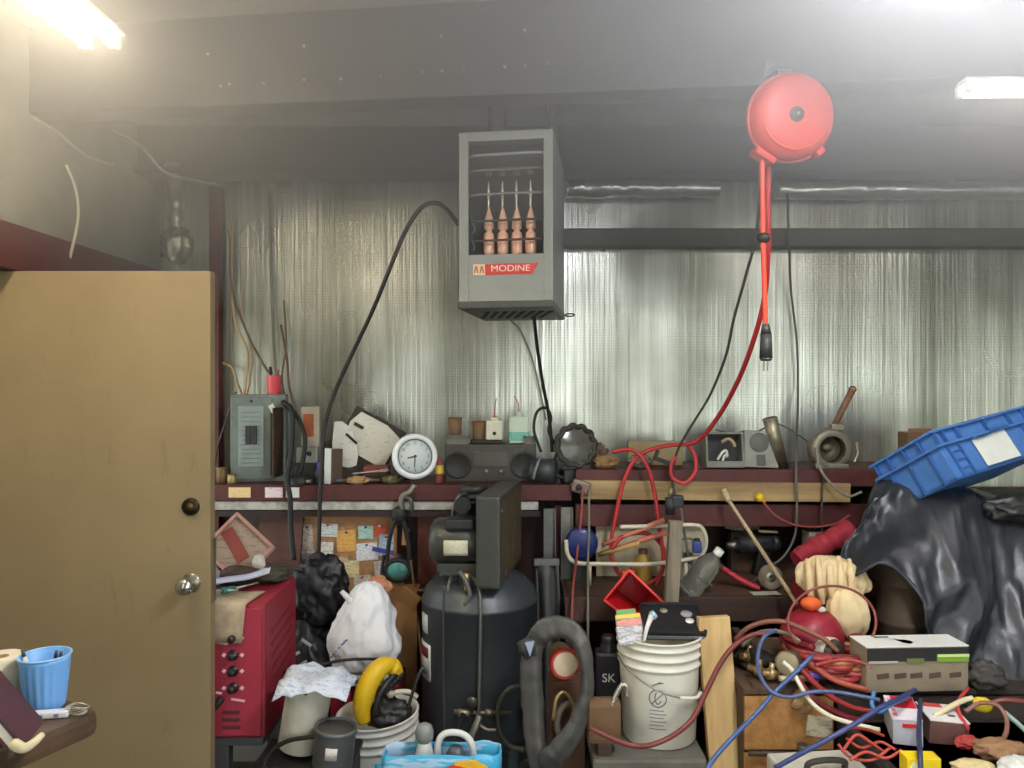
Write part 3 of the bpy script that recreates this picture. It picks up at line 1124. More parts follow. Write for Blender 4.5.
# radio cassette player
t = thing('radio', 'old dark boombox radio on the shelf carrying cups and small boxes', 'radio', at(491, 3.66, ZL))
b = B()
b.box((0, 0, 0.088), (0.43, 0.10, 0.176), bev=0.006)
b.done('body', paint((62, 60, 54), 0.55, dirt=0.5), t)
for x in (-0.155, 0.155):
    b = B()
    b.lathe([(0.0, 0.003), (0.05, 0.003), (0.055, 0.008), (0.062, 0.008), (0.064, 0.0)], T(x, -0.05, 0.08) @ RX, seg=32)
    b.done('speaker', paint((40, 39, 36), 0.6), t)
b = B()
b.box((0, -0.052, 0.105), (0.16, 0.006, 0.07), bev=0.002)
b.done('cassette_door', paint((72, 70, 62), 0.4), t)
for x in (-0.02, 0.05):
    b = B()
    b.lathe([(0, 0.012), (0.007, 0.012), (0.009, 0)], T(x, -0.052, 0.05) @ RX, seg=14)
    b.done('knob', paint((150, 144, 130), 0.4, 0.4), t)
b = B()
for i in range(7):
    b.box((0.17 + i * 0.007 - 0.06, -0.054, 0.145), (0.003, 0.004, 0.03))
b.done('tuner_grill', flat((104, 102, 94), 0.5), t)
for x0, x1 in ((-0.21, -0.10), (0.155, 0.21)):
    b = B()
    xm = (x0 + x1) / 2
    wd = x1 - x0
    for dz in (0.178, 0.213):
        b.box((xm, -0.03, dz), (wd, 0.025, 0.006))
    for dx in (x0 + 0.003, x1 - 0.003):
        b.box((dx, -0.03, 0.195), (0.006, 0.025, 0.041))
    b.box((xm, -0.02, 0.195), (wd - 0.01, 0.02, 0.03))
    b.done('top_deck', paint((112, 110, 98), 0.5), t)
b = B()
b.box((-0.02, 0.0, 0.186), (0.15, 0.03, 0.02), bev=0.005)
b.done('handle', M_BLACK, t)
ZR = ZL + 0.178


def cup(name, label, px, Y, z, r, h, mat, cat='cup', group=None):
    t = thing(name, label, cat, at(px, Y, z), (0, 0, 0), group)
    b = B()
    b.lathe([(0, 0), (r * 0.84, 0), (r * 0.87, 0.003), (r, h), (r * 0.95, h), (r * 0.8, 0.006), (0, 0.006)], seg=22)
    b.done('wall', mat, t)
    b = B()
    b.torus((0, 0, h), r, r * 0.07, seg=24, cs=8)
    b.done('lip', mat, t)
    return t


CUPM = paint((110, 80, 50), 0.6, dirt=0.5, dcol=(60, 44, 30))
cup('cup', 'small brown cup at the left end of the radio top', 455, 3.665, ZR + 0.04, 0.034, 0.08, CUPM, group='brown cups on the radio')
cup('cup', 'small brown cup next to the white switch box on the radio', 479, 3.665, ZR + 0.018, 0.032, 0.085, CUPM, group='brown cups on the radio')
t = thing('switch_box', 'cream switch box with one dark hole on top of the radio', 'switch box', at(494.5, 3.66, ZR + 0.018))
b = B()
b.box((0, 0, 0.045), (0.078, 0.05, 0.09), bev=0.005)
b.box((0, 0, 0.097), (0.032, 0.03, 0.014), bev=0.003)
b.done('box', paint((206, 202, 182), 0.5), t)
b = B()
b.lathe([(0, 0.003), (0.008, 0.003), (0.009, 0)], T(0, -0.025, 0.03) @ RX, seg=12)
b.done('hole', flat((40, 30, 26), 0.8), t)
b = B()
b.tube([(0.0, 0, 0.10), (0.002, 0, 0.14), (0.004, -0.004, 0.17), (0.010, 0, 0.195)], 0.0026)
b.done('red_wire', flat((170, 50, 44), 0.5), t)
t = thing('bottle', 'clear bottle of teal liquid with a red wire, on the radio', 'bottle', at(519, 3.66, ZR))
b = B()
b.box((0, 0, 0.065), (0.095, 0.05, 0.13), bev=0.012)
b.lathe([(0.018, 0.125), (0.016, 0.15), (0, 0.152)], seg=16)
bo = b.done('body', paint((190, 204, 186), 0.3, dirt=0.15), t)
b = B()
b.box((0.0, 0, 0.034), (0.097, 0.052, 0.058), bev=0.012)
b.done('teal_liquid', flat((98, 168, 150), 0.25), bo)
b = B()
b.tube([(0.0, 0, 0.15), (-0.002, 0, 0.18), (-0.012, 0, 0.205), (-0.022, 0.0, 0.225)], 0.0026)
b.done('red_wire', flat((180, 46, 40), 0.5), t)

# round work lamp lying on a dark motor
t = thing('work_lamp', 'big round black work lamp with knobbly rim, aimed right of the radio', 'lamp', at(573, 3.56, ZL), (0, 0, 0.25))
LM = T(0, -0.02, 0.175) @ Matrix.Rotation(-0.12, 4, 'X') @ RX
b = B()
b.lathe([(0.0, -0.11), (0.05, -0.10), (0.075, -0.06), (0.088, -0.01), (0.09, 0.02), (0.086, 0.03), (0.075, 0.025)], LM, seg=36)
b.done('shell', paint((58, 56, 48), 0.5), t)
b = B()
pts = []
for k in range(72):
    a = 2 * PI * k / 72
    rr = 0.090 + 0.005 * math.sin(a * 12)
    pts.append(LM @ Vector((math.cos(a) * rr, math.sin(a) * rr, 0.022)))
b.tube(pts, 0.013, seg=8, n=1, closed=True)
b.done('rubber_rim', paint((40, 39, 35), 0.6), t)
b = B()
b.lathe([(0.0, 0.034), (0.04, 0.031), (0.078, 0.022)], LM, seg=32)
b.done('lens', paint((84, 84, 76), 0.15, dirt=0.4), t)
b = B()
b.box((0, 0.02, 0.035), (0.10, 0.09, 0.07), bev=0.015)
b.tube([(-0.08, 0, 0.14), (-0.095, 0.0, 0.08), (-0.07, 0, 0.035), (0.0, 0, 0.03), (0.07, 0, 0.035), (0.095, 0, 0.08), (0.08, 0, 0.14)], 0.008)
b.done('stand', paint((46, 45, 42), 0.5), t)
t = thing('electric_motor', 'dark bluish electric motor lying on the shelf under the round lamp', 'motor', at(540, 3.54, ZL), (0, 0, -0.2))
b = B()
b.cyl((-0.03, 0, 0.06), (0.075, 0, 0.06), 0.058, seg=26)
b.cyl((-0.045, 0, 0.06), (-0.03, 0, 0.06), 0.045, 0.058, seg=26)
b.done('drum', paint((46, 52, 54), 0.45), t)
b = B()
b.tube([(-0.02, -0.06, 0.03), (-0.01, -0.066, 0.07), (0.0, -0.055, 0.10), (0.0, 0, 0.125)], 0.006)
b.done('strap', paint((120, 128, 126), 0.4), t)
def arc_patch(b, c, r, z0, z1, a0, a1, thick=0.002, n=10):
    """curved label on an upright cylinder; angle 0 faces the camera (-Y), positive to the right"""
    grid = []
    for i in range(n + 1):
        a = a0 + (a1 - a0) * i / n
        grid.append([Vector((c[0] + math.sin(a) * r, c[1] - math.cos(a) * r, z)) for z in (z0, z1)])
    b.sheet(grid, thick)
    return b


# ------------------------------------------------------------------ air compressor
CX, CY = -0.134, 3.22
t = thing('air_compressor', 'dark grey upright air compressor with motor and big belt guard', 'air compressor', (CX, CY, 0))
CG = paint((58, 64, 68), 0.42, 0.15, 0.3, 10.0, (38, 40, 42))
b = B()
b.lathe([(0.0, 0.10), (0.12, 0.11), (0.20, 0.15), (0.238, 0.22), (0.240, 0.25), (0.240, 0.72), (0.2425, 0.722), (0.2425, 0.735), (0.238, 0.738), (0.228, 0.775), (0.19, 0.815), (0.11, 0.845), (0.0, 0.855)], seg=48)
tank = b.done('tank', CG, t)
for a in (0.6, 2.2, 3.8, 5.4):
    b = B()
    b.box((math.cos(a) * 0.2, math.sin(a) * 0.2, 0.085), (0.05, 0.05, 0.17), rot=(0, 0, a), bev=0.006)
    b.done('foot', CG, t)
b = B()
arc_patch(b, (0, 0), 0.2405, 0.615, 0.69, -1.30, -1.02)
b.done('label', printed((206, 210, 212), (110, 116, 124), 70.0, cover=0.6), tank)
b = B()
arc_patch(b, (0, 0), 0.2405, 0.43, 0.575, -1.38, -0.92)
lb = b.done('label', flat((214, 216, 214), 0.45), tank)
b = B()
arc_patch(b, (0, 0), 0.2428, 0.52, 0.56, -1.36, -0.98)
b.done('red_band', flat((120, 26, 34), 0.45), lb)
b = B()
arc_patch(b, (0, 0), 0.2428, 0.45, 0.475, -1.30, -1.0)
b.done('teal_band', flat((70, 110, 110), 0.45), lb)
b = B()
b.box((-0.02, 0.0, 0.868), (0.27, 0.34, 0.016), bev=0.004)
for dx in (-0.10, 0.07):
    b.box((dx, 0.03, 0.84), (0.03, 0.30, 0.05), bev=0.003)
b.done('top_plate', CG, t)
# motor
b = B()
b.lathe([(0.0, -0.115), (0.055, -0.113), (0.082, -0.10), (0.090, -0.085), (0.094, -0.08), (0.094, 0.075), (0.088, 0.085), (0.07, 0.10), (0.0, 0.105)], T(-0.085, -0.10, 0.985) @ Matrix.Rotation(PI / 2, 4, 'Y'), seg=36)
b.box((-0.085, -0.10, 0.89), (0.16, 0.14, 0.035), bev=0.005)
mo = b.done('motor', paint((66, 66, 60), 0.42, 0.3, 0.4), t)
b = B()
b.box((-0.075, -0.145, 1.066), (0.115, 0.10, 0.04), bev=0.008)
b.done('terminal_box', paint((36, 36, 34), 0.5), mo)
grid = []
for i in range(6):
    a = math.radians(-18 + 36 * i / 5)
    grid.append([Vector((x, -0.10 - math.cos(a) * 0.0955, 0.975 + math.sin(a) * 0.0955)) for x in (-0.135, -0.04)])
b = B()
b.sheet(grid, -0.002)
b.done('nameplate', printed((206, 200, 176), (150, 130, 110), 60.0, cover=0.6), mo)
# pump
b = B()
b.lathe([(0.06, 0.88), (0.07, 0.89), (0.07, 0.98), (0.05, 0.99), (0.05, 1.0)] + sum([[(0.072, 1.0 + 0.02 * k), (0.072, 1.008 + 0.02 * k), (0.052, 1.009 + 0.02 * k), (0.052, 1.019 + 0.02 * k)] for k in range(8)], []) + [(0.06, 1.165), (0.06, 1.19), (0.0, 1.195)], T(-0.03, 0.06, 0), seg=28)
pm = b.done('pump', paint((44, 44, 42), 0.5, 0.3), t)
b = B()
b.cyl((-0.07, 0.02, 1.12), (-0.07, -0.06, 1.12), 0.035, seg=20)
b.done('air_filter', M_BLACK, pm)
b = B()
b.tube([(-0.05, 0.02, 1.16), (-0.09, -0.02, 1.15), (-0.11, -0.03, 1.06), (-0.06, -0.03, 0.98), (0.0, -0.02, 0.92)], 0.008)
b.done('discharge_pipe', paint((88, 92, 96), 0.35, 0.7), pm)
b = B()
b.box((-0.03, -0.13, 0.80), (0.10, 0.08, 0.13), bev=0.012)
b.cyl((-0.03, -0.172, 0.79), (-0.03, -0.18, 0.79), 0.02, seg=18)
b.done('pressure_switch', paint((34, 36, 38), 0.45), t)
# belt guard
g = W(500, 540, 2.95)
b = B()
GM = T(0.085, 0.0, 1.008) @ Matrix.Rotation(-0.17, 4, 'Z')
b.box((0, 0, 0), (0.098, 0.52, 0.36), bev=0.012)
b.bm.transform(GM)
bgd = b.done('belt_guard', paint((64, 65, 60), 0.5, 0.2, 0.35, 9.0), t)
b = B()
for i in range(11):
    b.box((0.0505, -0.21 + i * 0.042, 0.0), (0.004, 0.012, 0.30))
b.box((0.049, 0, 0), (0.003, 0.46, 0.31))
b.bm.transform(GM)
b.done('guard_grille', paint((78, 66, 44), 0.6, 0.2, 0.6), bgd)
b = B()
b.lathe([(0, 0.004), (0.006, 0.003), (0.007, 0)], GM @ T(0.05, -0.235, 0.12) @ Matrix.Rotation(PI / 2, 4, 'Y'), seg=10)
b.done('rivet', M_STEEL, bgd)
for pts, r, nm in (([(-0.10, -0.13, 0.89), (-0.12, -0.16, 0.80), (-0.11, -0.17, 0.74), (-0.07, -0.22, 0.70)], 0.007, 'grey_line'),
                   ([(-0.10, -0.14, 0.885), (-0.05, -0.16, 0.875), (0.0, -0.2, 0.83), (0.012, -0.245, 0.75), (0.010, -0.255, 0.55), (0.006, -0.26, 0.38), (0.004, -0.26, 0.32)], 0.007, 'drain_hose'),
                   ([(-0.07, -0.20, 0.885), (-0.05, -0.22, 0.86), (-0.03, -0.225, 0.80), (-0.05, -0.22, 0.76)], 0.009, 'elbow_hose')):
    b = B()
    b.tube(pts, r)
    b.done(nm, paint((96, 98, 92), 0.5, 0.3), t)
b = B()
b.cyl((-0.045, -0.20, 0.83), (-0.045, -0.20, 0.88), 0.014, seg=12)
b.cyl((-0.045, -0.20, 0.80), (-0.045, -0.20, 0.83), 0.009, seg=12)
b.done('brass_valve', paint((168, 150, 108), 0.35, 0.8), t)
b = B()
b.cyl((-0.09, -0.25, 0.355), (0.13, -0.235, 0.345), 0.009, seg=12)
b.cyl((-0.075, -0.252, 0.353), (-0.03, -0.25, 0.352), 0.016, seg=8)
b.cyl((0.03, -0.245, 0.352), (0.06, -0.243, 0.35), 0.015, seg=8)
vb = b.done('outlet_manifold', paint((150, 142, 124), 0.4, 0.7), t)
b = B()
b.lathe([(0, 0.012), (0.02, 0.012), (0.022, 0.006), (0.022, -0.008), (0, -0.01)], T(-0.02, -0.262, 0.40) @ RX, seg=22)
b.cyl((-0.02, -0.252, 0.352), (-0.02, -0.252, 0.385), 0.006, seg=8)
b.done('pressure_gauge', paint((70, 70, 66), 0.4, 0.4), vb)
b = B()
b.tube([(0.01, -0.262, 0.345), (-0.01, -0.275, 0.30), (-0.03, -0.28, 0.25), (-0.035, -0.28, 0.18)], 0.014)
b.tube([(0.01, -0.262, 0.31), (0.04, -0.28, 0.30), (0.075, -0.285, 0.302)], 0.007)
b.done('valve_lever', paint((168, 164, 150), 0.35, 0.7), vb)
cable('air_hose', 'dark hose looping on the right side of the compressor tank', [(520, 686, 2.93), (508, 690, 2.92), (499, 706, 2.92), (500, 730, 2.92), (510, 746, 2.91), (524, 750, 2.88)], 0.010, paint((64, 64, 58), 0.5), 'hose')
cable('cable', 'thin dark cable hanging straight down before the compressor tank', [(444, 585, 2.93), (443, 640, 2.93), (444, 700, 2.93), (445, 768, 2.92), (446, 800, 2.92)], 0.0045, flat((52, 54, 56), 0.5))
cable('power_cable', 'black cable falling from compressor manifold into the blue bag', [(463, 715, 2.9), (458, 735, 2.75), (453, 750, 2.6), (452, 775, 2.56), (452, 800, 2.55)], 0.010, M_RUBBER)

# ------------------------------------------------------------------ cork board under the shelf
t = thing('cork_board', 'cork notice board crowded with pinned papers, hung under the left shelf', 'notice board', (W(347, 600, 3.56).x, 3.57, W(347, 604, 3.56).z))
b = B()
b.box((0, 0.012, 0.2), (0.44, 0.014, 0.40), bev=0.002)
b.done('cork', paint((176, 132, 92), 0.85, dirt=0.5, dscale=40.0, dcol=(124, 84, 56)), t)
b = B()
for x in (-0.222, 0.222):
    b.box((x, 0.008, 0.2), (0.014, 0.026, 0.41), bev=0.003)
for z in (-0.001, 0.401):
    b.box((0, 0.008, z), (0.45, 0.026, 0.014), bev=0.003)
b.done('frame', paint((168, 112, 72), 0.6), t)
random.seed(3)
pp = [(-0.185, 0.31, 0.05, 0.11, (206, 192, 178), (90, 70, 64)), (-0.18, 0.19, 0.06, 0.13, (196, 184, 170), (60, 50, 50)), (-0.09, 0.34, 0.09, 0.06, (220, 222, 220), (120, 130, 130)),
      (-0.10, 0.25, 0.07, 0.07, (224, 220, 210), (140, 130, 120)), (-0.005, 0.29, 0.09, 0.10, (222, 170, 92), (180, 110, 60)), (-0.05, 0.17, 0.11, 0.09, (206, 180, 140), (150, 112, 76)),
      (0.02, 0.16, 0.07, 0.08, (224, 206, 160), (150, 120, 90)), (0.085, 0.33, 0.07, 0.06, (170, 202, 190), (70, 120, 110)), (0.09, 0.24, 0.10, 0.08, (222, 222, 226), (140, 140, 160)),
      (0.15, 0.34, 0.06, 0.05, (208, 90, 56), (150, 50, 30)), (0.18, 0.27, 0.07, 0.10, (172, 200, 220), (100, 130, 160)), (0.17, 0.16, 0.09, 0.08, (220, 214, 210), (150, 130, 130)),
      (0.07, 0.10, 0.08, 0.06, (214, 210, 196), (150, 140, 120)), (-0.17, 0.07, 0.08, 0.07, (206, 190, 170), (110, 90, 70))]
for i, (x, z, w_, h_, c, ik) in enumerate(pp):
    b = B()
    b.box((x, -0.0005 - 0.0012 * (i % 4), z), (w_, 0.001, h_), rot=(0.0, random.uniform(-0.14, 0.14), 0))
    pg = b.done('pinned_paper', printed(c, ik, 46.0, cover=0.52), t)
    b = B()
    b.lathe([(0, 0.008), (0.005, 0.008), (0.004, 0.003), (0.006, 0)], T(x, -0.005, z + h_ * 0.4) @ RX, seg=10)
    b.done('push_pin', flat(random.choice([(190, 40, 40), (60, 60, 160), (220, 200, 60), (230, 230, 230)]), 0.4), pg)
b = B()
b.box((0.165, -0.006, 0.245), (0.10, 0.003, 0.02), rot=(0, 0.2, 0))
b.done('blue_strip', flat((70, 64, 150), 0.5), t)
t = thing('strut', 'weathered maroon steel strut leaning by the cork board', 'strut', W(405, 700, 3.52))
b = B()
b.tube([(0.0, 0, -0.2), (-0.01, 0.0, 0.1), (-0.03, 0.02, 0.5), (-0.03, 0.03, 0.66)], 0.014)
b.done('strut_tube', paint((120, 84, 64), 0.6), t)
b = B()
b.lathe([(0.019, -0.01), (0.019, 0.0), (0.0, 0.004)], T(-0.03, 0.03, 0.66), seg=12)
b.done('end_cap', M_DKSTEEL, t)
# goggles and clamp hanging on the shelf lip
t = thing('clamp', 'grey steel spring clamp gripping the shelf rail below the clock', 'clamp', W(408, 505, 3.47))
b = B()
b.tube([(0.03, 0, 0.09), (0.01, -0.01, 0.06), (-0.02, -0.012, 0.045), (-0.028, -0.012, 0.02), (-0.025, -0.01, -0.02)], 0.014)
b.done('arm', paint((120, 118, 108), 0.45, 0.5), t)
b = B()
b.tube([(-0.02, -0.012, 0.04), (0.01, -0.014, 0.03), (0.018, -0.012, 0.0), (0.015, -0.01, -0.025)], 0.011)
b.done('jaw', paint((92, 90, 82), 0.45, 0.5), t)
t = thing('goggles', 'teal-lensed safety goggles hanging by black straps beside the cork board', 'goggles', W(398, 580, 3.46))
b = B()
b.tube([(-0.05, 0, 0.04), (-0.045, -0.004, 0.12), (-0.03, -0.006, 0.22), (0.005, 0, 0.31), (0.01, 0, 0.335)], 0.010)
b.tube([(0.05, 0, 0.04), (0.052, 0, 0.13), (0.035, 0, 0.23), (0.015, 0, 0.30), (0.01, 0, 0.335)], 0.012)
b.ball((0.005, 0, 0.29), 1.0, (0.034, 0.02, 0.04), 3, lambda v: 1 + 0.25 * fbm(v, 3))
b.done('strap', M_BLACK, t)
b = B()
b.torus((0, -0.005, 0.045), 0.05, 0.012, RX, seg=30, sx=1.1, sy=0.9)
b.done('rubber_frame', M_BLACK, t)
b = B()
b.ball((0, -0.008, 0.045), 1.0, (0.048, 0.014, 0.04), 3)
b.done('lens', paint((84, 150, 146), 0.15, dirt=0.4, dcol=(40, 70, 70)), t)
slab('paper_tag', 'tan paper tag hanging behind the black goggle straps', 'tag', W(405.5, 537, 3.50), (0.032, 0.004, 0.075), (0, 0.05, 0), flat((200, 150, 104), 0.8))
t = thing('carton', 'slim white carton with black print below the goggles', 'carton', W(399, 602, 3.50))
b = B()
b.box((0, 0, 0.065), (0.05, 0.03, 0.13), bev=0.002)
b.done('card_body', printed((208, 204, 200), (50, 50, 60), 30.0, cover=0.56), t)
b = B()
b.box((0, 0, 0.132), (0.046, 0.026, 0.006))
b.done('flap', M_PAPER, t)
cable('cable', 'black cable curving from the cork board to the compressor', [(384, 555, 3.5), (382, 575, 3.46), (388, 588, 3.44), (398, 593, 3.42), (416, 592, 3.40)], 0.008, M_RUBBER)
t = thing('rod', 'short shiny steel rod end pointing at the compressor', 'rod', W(418, 590, 3.4))
b = B()
b.cyl((-0.045, 0, 0), (0.05, 0, -0.002), 0.0065, seg=12)
b.done('shaft', flat((190, 190, 180), 0.3, 0.8), t)
b = B()
b.cyl((0.05, 0, -0.002), (0.075, 0, -0.003), 0.010, seg=12)
b.done('end_sleeve', M_BLACK, t)
cable('wire', 'thin brown wire hanging from the worn strut to the floor clutter', [(411, 560, 3.44), (416, 600, 3.40), (420, 640, 3.3), (424, 680, 3.2)], 0.006, flat((110, 84, 60), 0.6), 'wire')

# ------------------------------------------------------------------ red welding machine
WX, WY = -1.145, 2.955
t = thing('welding_machine', 'red welding machine with four black knobs, behind the door edge', 'welder', (WX, WY, 0.0))
WR = paint((140, 34, 50), 0.5, dirt=0.3, dcol=(110, 24, 36))
b = B()
b.box((0, 0, 0.592), (0.525, 0.40, 0.48), bev=0.014)
cs = b.done('case', WR, t)
b = B()
b.box((0, -0.205, 0.592), (0.50, 0.012, 0.455), bev=0.004)
fp = b.done('front_panel', paint((160, 46, 66), 0.5, dirt=0.3, dcol=(140, 30, 50)), cs)
fx = lambda px: (px - 512) / FOC * 2.744 - WX
fz = lambda py: EYE - (py - 384) / FOC * 2.744
for py in (638, 655, 671, 688):
    b = B()
    b.lathe([(0, 0.028), (0.011, 0.028), (0.013, 0.022), (0.014, 0.004), (0.02, 0.003), (0.02, 0)], T(fx(233), -0.211, fz(py)) @ RX, seg=20)
    b.done('knob', paint((36, 30, 30), 0.4), t)
    for dx in (-9, 9):
        b = B()
        b.box((fx(233 + dx), -0.212, fz(py)), (0.012, 0.002, 0.012), rot=(0, 0.7, 0))
        b.done('dial_mark', flat((226, 190, 196), 0.5), fp)
for px0, px1, py in ((216, 226, 637), (216, 228, 643), (231, 245, 700), (216, 222, 693)):
    b = B()
    b.box((fx((px0 + px1) / 2), -0.212, fz(py)), ((px1 - px0) / 281, 0.002, 0.008), rot=(0, 0.15, 0))
    b.done('printed_line', flat((228, 188, 194), 0.5), fp)
for i in range(3):
    b = B()
    b.box((fx(231), -0.212, fz(712 + i * 7.5)), (0.062, 0.006, 0.011), bev=0.002)
    b.done('vent_slot', paint((84, 40, 44), 0.5), fp)
b = B()
b.tube([(fx(222), -0.213, fz(698)), (fx(219), -0.222, fz(702)), (fx(214), -0.222, fz(707)), (fx(200), -0.222, fz(716))], 0.013)
b.done('power_lead', M_RUBBER, t)
for i in range(6):
    b = B()
    b.box((0.2635, 0.0, 0.50 + i * 0.045), (0.004, 0.26, 0.012), rot=(0.12, 0, 0), bev=0.001)
    b.done('side_louver', paint((120, 26, 36), 0.5), cs)
b = B()
b.box((0, 0, 0.335), (0.50, 0.38, 0.03), bev=0.004)
b.box((0.10, -0.16, 0.165), (0.05, 0.05, 0.33), bev=0.004)
b.box((-0.2, -0.16, 0.165), (0.05, 0.05, 0.33), bev=0.004)
b.box((0.2, 0.16, 0.165), (0.05, 0.05, 0.33), bev=0.004)
b.box((-0.2, 0.16, 0.165), (0.05, 0.05, 0.33), bev=0.004)
b.done('cart', paint((92, 92, 96), 0.5, 0.3), t)
b = B()
b.box((0.0, -0.02, 0.08), (0.48, 0.36, 0.03), bev=0.004)
b.done('cart_shelf', M_DKSTEEL, t)
WT = 0.8335

# clutter on the welder
b = B()
gr = []
for i in range(13):
    r = []
    for j in range(12):
        u, v = i / 12, j / 11
        x = -1.30 + u * 0.37 - 0.03 * v * u
        s = v * 0.30
        bulge = 0.008 * fbm((u * 5, v * 4, 3))
        if s < 0.16:
            p = Vector((x, 2.90 - s, WT + 0.006 + abs(bulge)))
        else:
            p = Vector((x, 2.735 - abs(bulge), WT + 0.006 - (s - 0.16)))
        r.append(p)
    gr.append(r)
b.sheet(gr, 0.004)
tag(b.done('cloth', paint((176, 158, 132), 0.85, dirt=0.6, dscale=18.0, dcol=(120, 98, 78))), 'stained beige cloth hanging over the front of the red welder', 'cloth')
t = thing('tray', 'shallow pinkish tray with red border leaning at the back of the welder', 'tray', (-1.105, 3.07, WT + 0.01), (-0.42, 0.0, 0.0))
Rm = T(0, 0, 0.12) @ Matrix.Rotation(0.70, 4, 'Y')
b = B()
b.box((0, 0, 0), (0.22, 0.012, 0.19), bev=0.003)
b.bm.transform(Rm)
b.done('back_panel', printed((172, 150, 132), (120, 100, 86), 24.0, cover=0.55), t)
b = B()
for s in (-1, 1):
    b.box((s * 0.106, -0.010, 0), (0.014, 0.03, 0.19), bev=0.003)
    b.box((0, -0.010, s * 0.092), (0.22, 0.03, 0.014), bev=0.003)
b.bm.transform(Rm)
b.done('border', paint((196, 150, 134), 0.6), t)
b = B()
b.box((-0.02, -0.008, 0.0), (0.15, 0.006, 0.05), rot=(0, 0.25, 0))
b.bm.transform(Rm)
b.done('red_stripe', paint((150, 70, 60), 0.6), t)


def lump(name, label, cat, c, s, rgb, seed=0, amp=0.25, f=2.0, rough=0.7, group=None, rot=None, mat=None):
    b = B()
    b.ball((0, 0, s[2] * 0.75), 1.0, s, 4, lambda v: 1 + amp * fbm(v + Vector((seed, seed * 2, 0)), f), rot)
    lo = min(v.co.z for v in b.bm.verts)
    for v in b.bm.verts:
        v.co.z = max(v.co.z, lo + s[2] * 0.2)
    b.bm.transform(Matrix.Translation(Vector(c) - Vector((0, 0, lo + s[2] * 0.2))))
    return tag(b.done(name, mat or paint(rgb, rough)), label, cat, group)


lump('rag', 'orange crumpled rag at the left end of the welder top', 'rag', (-1.235, 3.0, WT + 0.05), (0.06, 0.04, 0.035), (196, 92, 56), 4)
lump('plastic_bag', 'grey crumpled plastic bag on the welder by the door edge', 'bag', (-1.20, 2.985, WT + 0.005), (0.075, 0.05, 0.04), (150, 148, 144), 9)
lump('rag', 'dark brown rag lying on the welder under the pink tray', 'rag', (-1.07, 3.0, WT + 0.004), (0.075, 0.05, 0.04), (74, 54, 44), 2)
lump('rag', 'dark olive rag at the right rear corner of the welder', 'rag', (-0.955, 3.06, WT + 0.004), (0.07, 0.06, 0.03), (62, 60, 50), 12)
lump('tissue', 'small white crumpled tissue on the welder beside the pink tray', 'tissue', (-1.00, 3.04, WT + 0.055), (0.026, 0.02, 0.03), (214, 206, 196), 5)
t = thing('envelope', 'long bluish white paper strip lying across the welder top', 'paper', (-1.06, 2.93, WT + 0.045), (0.25, -0.22, 0.12))
b = B()
gr = [[Vector((-0.125 + 0.25 * i / 8, -0.022 + 0.044 * j / 3, 0.006 * math.sin(i * 0.8))) for j in range(4)] for i in range(9)]
b.sheet(gr, 0.003)
b.done('sheet', flat((196, 200, 224), 0.6), t)
b = B()
b.sheet([[p + Vector((0.01, 0.012, -0.008)) for p in r] for r in gr], 0.003)
b.done('lower_sheet', flat((222, 222, 228), 0.6), t)
t = thing('connector', 'yellow-green plastic plug lying at the front of the welder top', 'plug', (-1.185, 2.85, WT + 0.012), (0, 0, 0.3))
b = B()
b.cyl((-0.03, 0, 0.018), (0.03, 0, 0.018), 0.018, 0.014, 16)
b.done('body', flat((206, 204, 90), 0.5), t)
b = B()
b.cyl((0.03, 0, 0.018), (0.055, 0, 0.018), 0.009, 0.009, 12)
b.done('neck', flat((226, 222, 190), 0.5), t)
for lb, x, y, a, c in (('teal-handled screwdriver on the welder beneath the white strip', -1.03, 2.88, 0.9, (50, 120, 104)), ('black-handled screwdriver on the welder next to the yellow plug', -1.10, 2.83, 0.25, (40, 36, 44)), ('purple-handled screwdriver on the beige cloth', -1.15, 2.80, 0.8, (96, 70, 100))):
    t = thing('screwdriver', lb, 'screwdriver', (x, y, WT + 0.024), (0, 0, a))
    b = B()
    b.cyl((-0.06, 0, 0), (-0.01, 0, 0), 0.013, 0.011, 12)
    b.done('handle', flat(c, 0.4), t)
    b = B()
    b.cyl((-0.01, 0, 0), (0.09, 0, 0), 0.004, 0.004, 8)
    b.done('shaft', flat((190, 190, 190), 0.3, 0.8), t)
slab('board', 'brown square of board leaning behind the red welder', 'board', W(280, 545, 3.55), (0.20, 0.02, 0.36), (-0.12, 0.04, 0), wood((96, 62, 50), (66, 42, 36), 0, 8.0))
slab('rod', 'thin dark rod across the rear of the welder top', 'rod', Vector((-0.93, 3.12, WT + 0.05)), (0.16, 0.006, 0.006), (0, 0.25, 0.2), M_DKSTEEL)

# ------------------------------------------------------------------ bags, cans and buckets left of the compressor
def bagblob(b, c, s, seed, amp=0.14, f=1.8, fold=0.10, knot=None):
    def fn(v):
        k = 1 + amp * fbm(v + Vector((seed, 0, seed)), f) + fold * ridge(v + Vector((seed * 2, 1, 0)), 3.2) * 0.6
        if v.z < -0.55:
            k *= 1.0
        return k
    b.ball((0, 0, 0), 1.0, s, 5, fn)
    for v in b.bm.verts:
        if v.co.z < -s[2] * 0.72:
            v.co.z = -s[2] * 0.72 + (v.co.z + s[2] * 0.72) * 0.15
    lo = min(v.co.z for v in b.bm.verts)
    b.bm.transform(Matrix.Translation(Vector(c) - Vector((0, 0, lo))))


